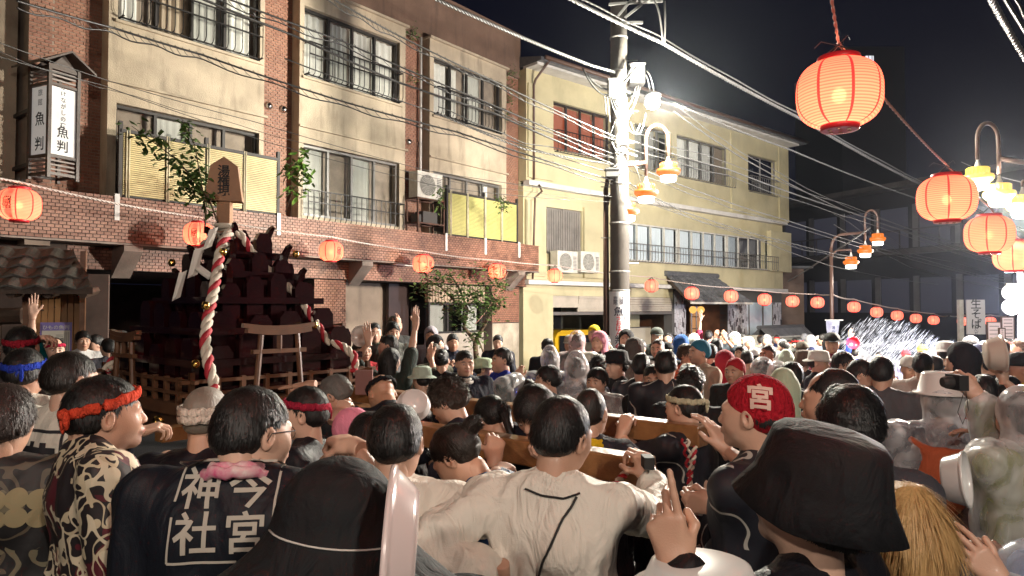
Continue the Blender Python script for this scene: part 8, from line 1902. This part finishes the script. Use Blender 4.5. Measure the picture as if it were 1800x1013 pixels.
used = set(); placed = [(a[1], a[3]) for a in PPL]; nfar = 0; tries = 0
protos = {}
def crowd_copy(key, px, py, Yd, lab, yaw, kw):
    """far figures share meshes: the first of a kind is built, later ones are copied part by part"""
    if key not in protos: protos[key] = person(px, py, Yd, lab, yaw, 'lo', group='people in the far crowd', **kw); return protos[key]['root']
    pr = protos[key]; H = np.array(P(px, py, Yd)); rz = R(yaw + math.degrees(math.atan2(-H[0], H[1]))); c = pr['root'].copy(); COL.objects.link(c); M0 = np.array(Matrix.Rotation(rz, 3, 'Z')); g = ground(H[0], H[1]); S_ = float(np.clip((H[2] - g) / pr['hc'][2], .84, 1.1))
    b = H - M0 @ (pr['hc'] * np.array([1, 1, 0])) * S_; b[2] = H[2] - pr['hc'][2] * S_; c.location = b; c.rotation_euler = (0, 0, rz); c.scale = (S_,) * 3; c['label'] = lab
    for ch in pr['root'].children:
        d = ch.copy(); COL.objects.link(d); d.parent = c
    return c
while nfar < 62 and tries < 4000:
    tries += 1; Yd = r.uniform(8.5, 21); px = r.uniform(905, 1795)
    lim = (YF.o + YF.d * 0); q = P(px, 620, Yd)
    if (q - YF.p(0, 0, 0)).dot(YF.n) < 1.0 and px > 925 and (q - YF.p(0, 0, 0)).dot(YF.n) < .9: continue
    if (q - HF.p(0, 0, 0)).dot(HF.n) < 1.2: continue
    if abs(px - 1090) < 26 and Yd < 13.5: continue
    if px < 1062 or 1112 < px < 1172 and Yd > 9 or 1470 < px < 1695: continue
    hgt = r.uniform(1.44, 1.60); z = ground(q.x, Yd) + hgt; py = 506.5 + FOC * math.tan(PITCH) - (z - CAMZ) / Yd * FOC
    if any(abs(px - a) < 13 and abs(Yd - b) < .9 for a, b in placed): continue
    if any(abs(px - a) < 9 and b < Yd and b > Yd - 4 for a, b in placed): continue
    hn, hk = r.choice(HATS); tn, tc_ = r.choice(TOPS); wh = [w for x, w in WHERE if px < x][0]; act = r.choice(['seen from behind', 'seen from behind', 'facing the viewer', 'looking left', 'looking right']); lab = f'far onlooker, {hn}, {tn} top, {act}, {wh}'
    if lab in used: continue
    used.add(lab); placed.append((px, Yd)); nfar += 1
    kw = dict(hk); kw.update(top=tc_ or (.5, .5, .52)); 
    if tc_ is None: kw['tmat'] = vin
    ya = {'seen from behind': 0, 'facing the viewer': 175, 'looking left': 85, 'looking right': -85}[act] + r.uniform(-15, 15)
    crowd_copy((hn, tn), px, py, Yd, lab, ya, kw)
print('PEOPLE', len(PPL), 'far', nfar)
# ================================================================== night mist
def haze():
    mb = MB(); mb.box((-45, -8, -2.2), (60, 110, 26)); o = mb.build('haze', [], None)
    m = bpy.data.materials.new('haze'); m.use_nodes = True; n = m.node_tree.nodes; n.remove(n['Principled BSDF']); v = n.new('ShaderNodeVolumePrincipled'); v.inputs['Color'].default_value = (.78, .86, 1, 1); v.inputs['Density'].default_value = .0003; v.inputs['Anisotropy'].default_value = .88
    m.node_tree.links.new(v.outputs[0], n['Material Output'].inputs['Volume']); o.data.materials.append(m); tag(o, kind='stuff')
haze()
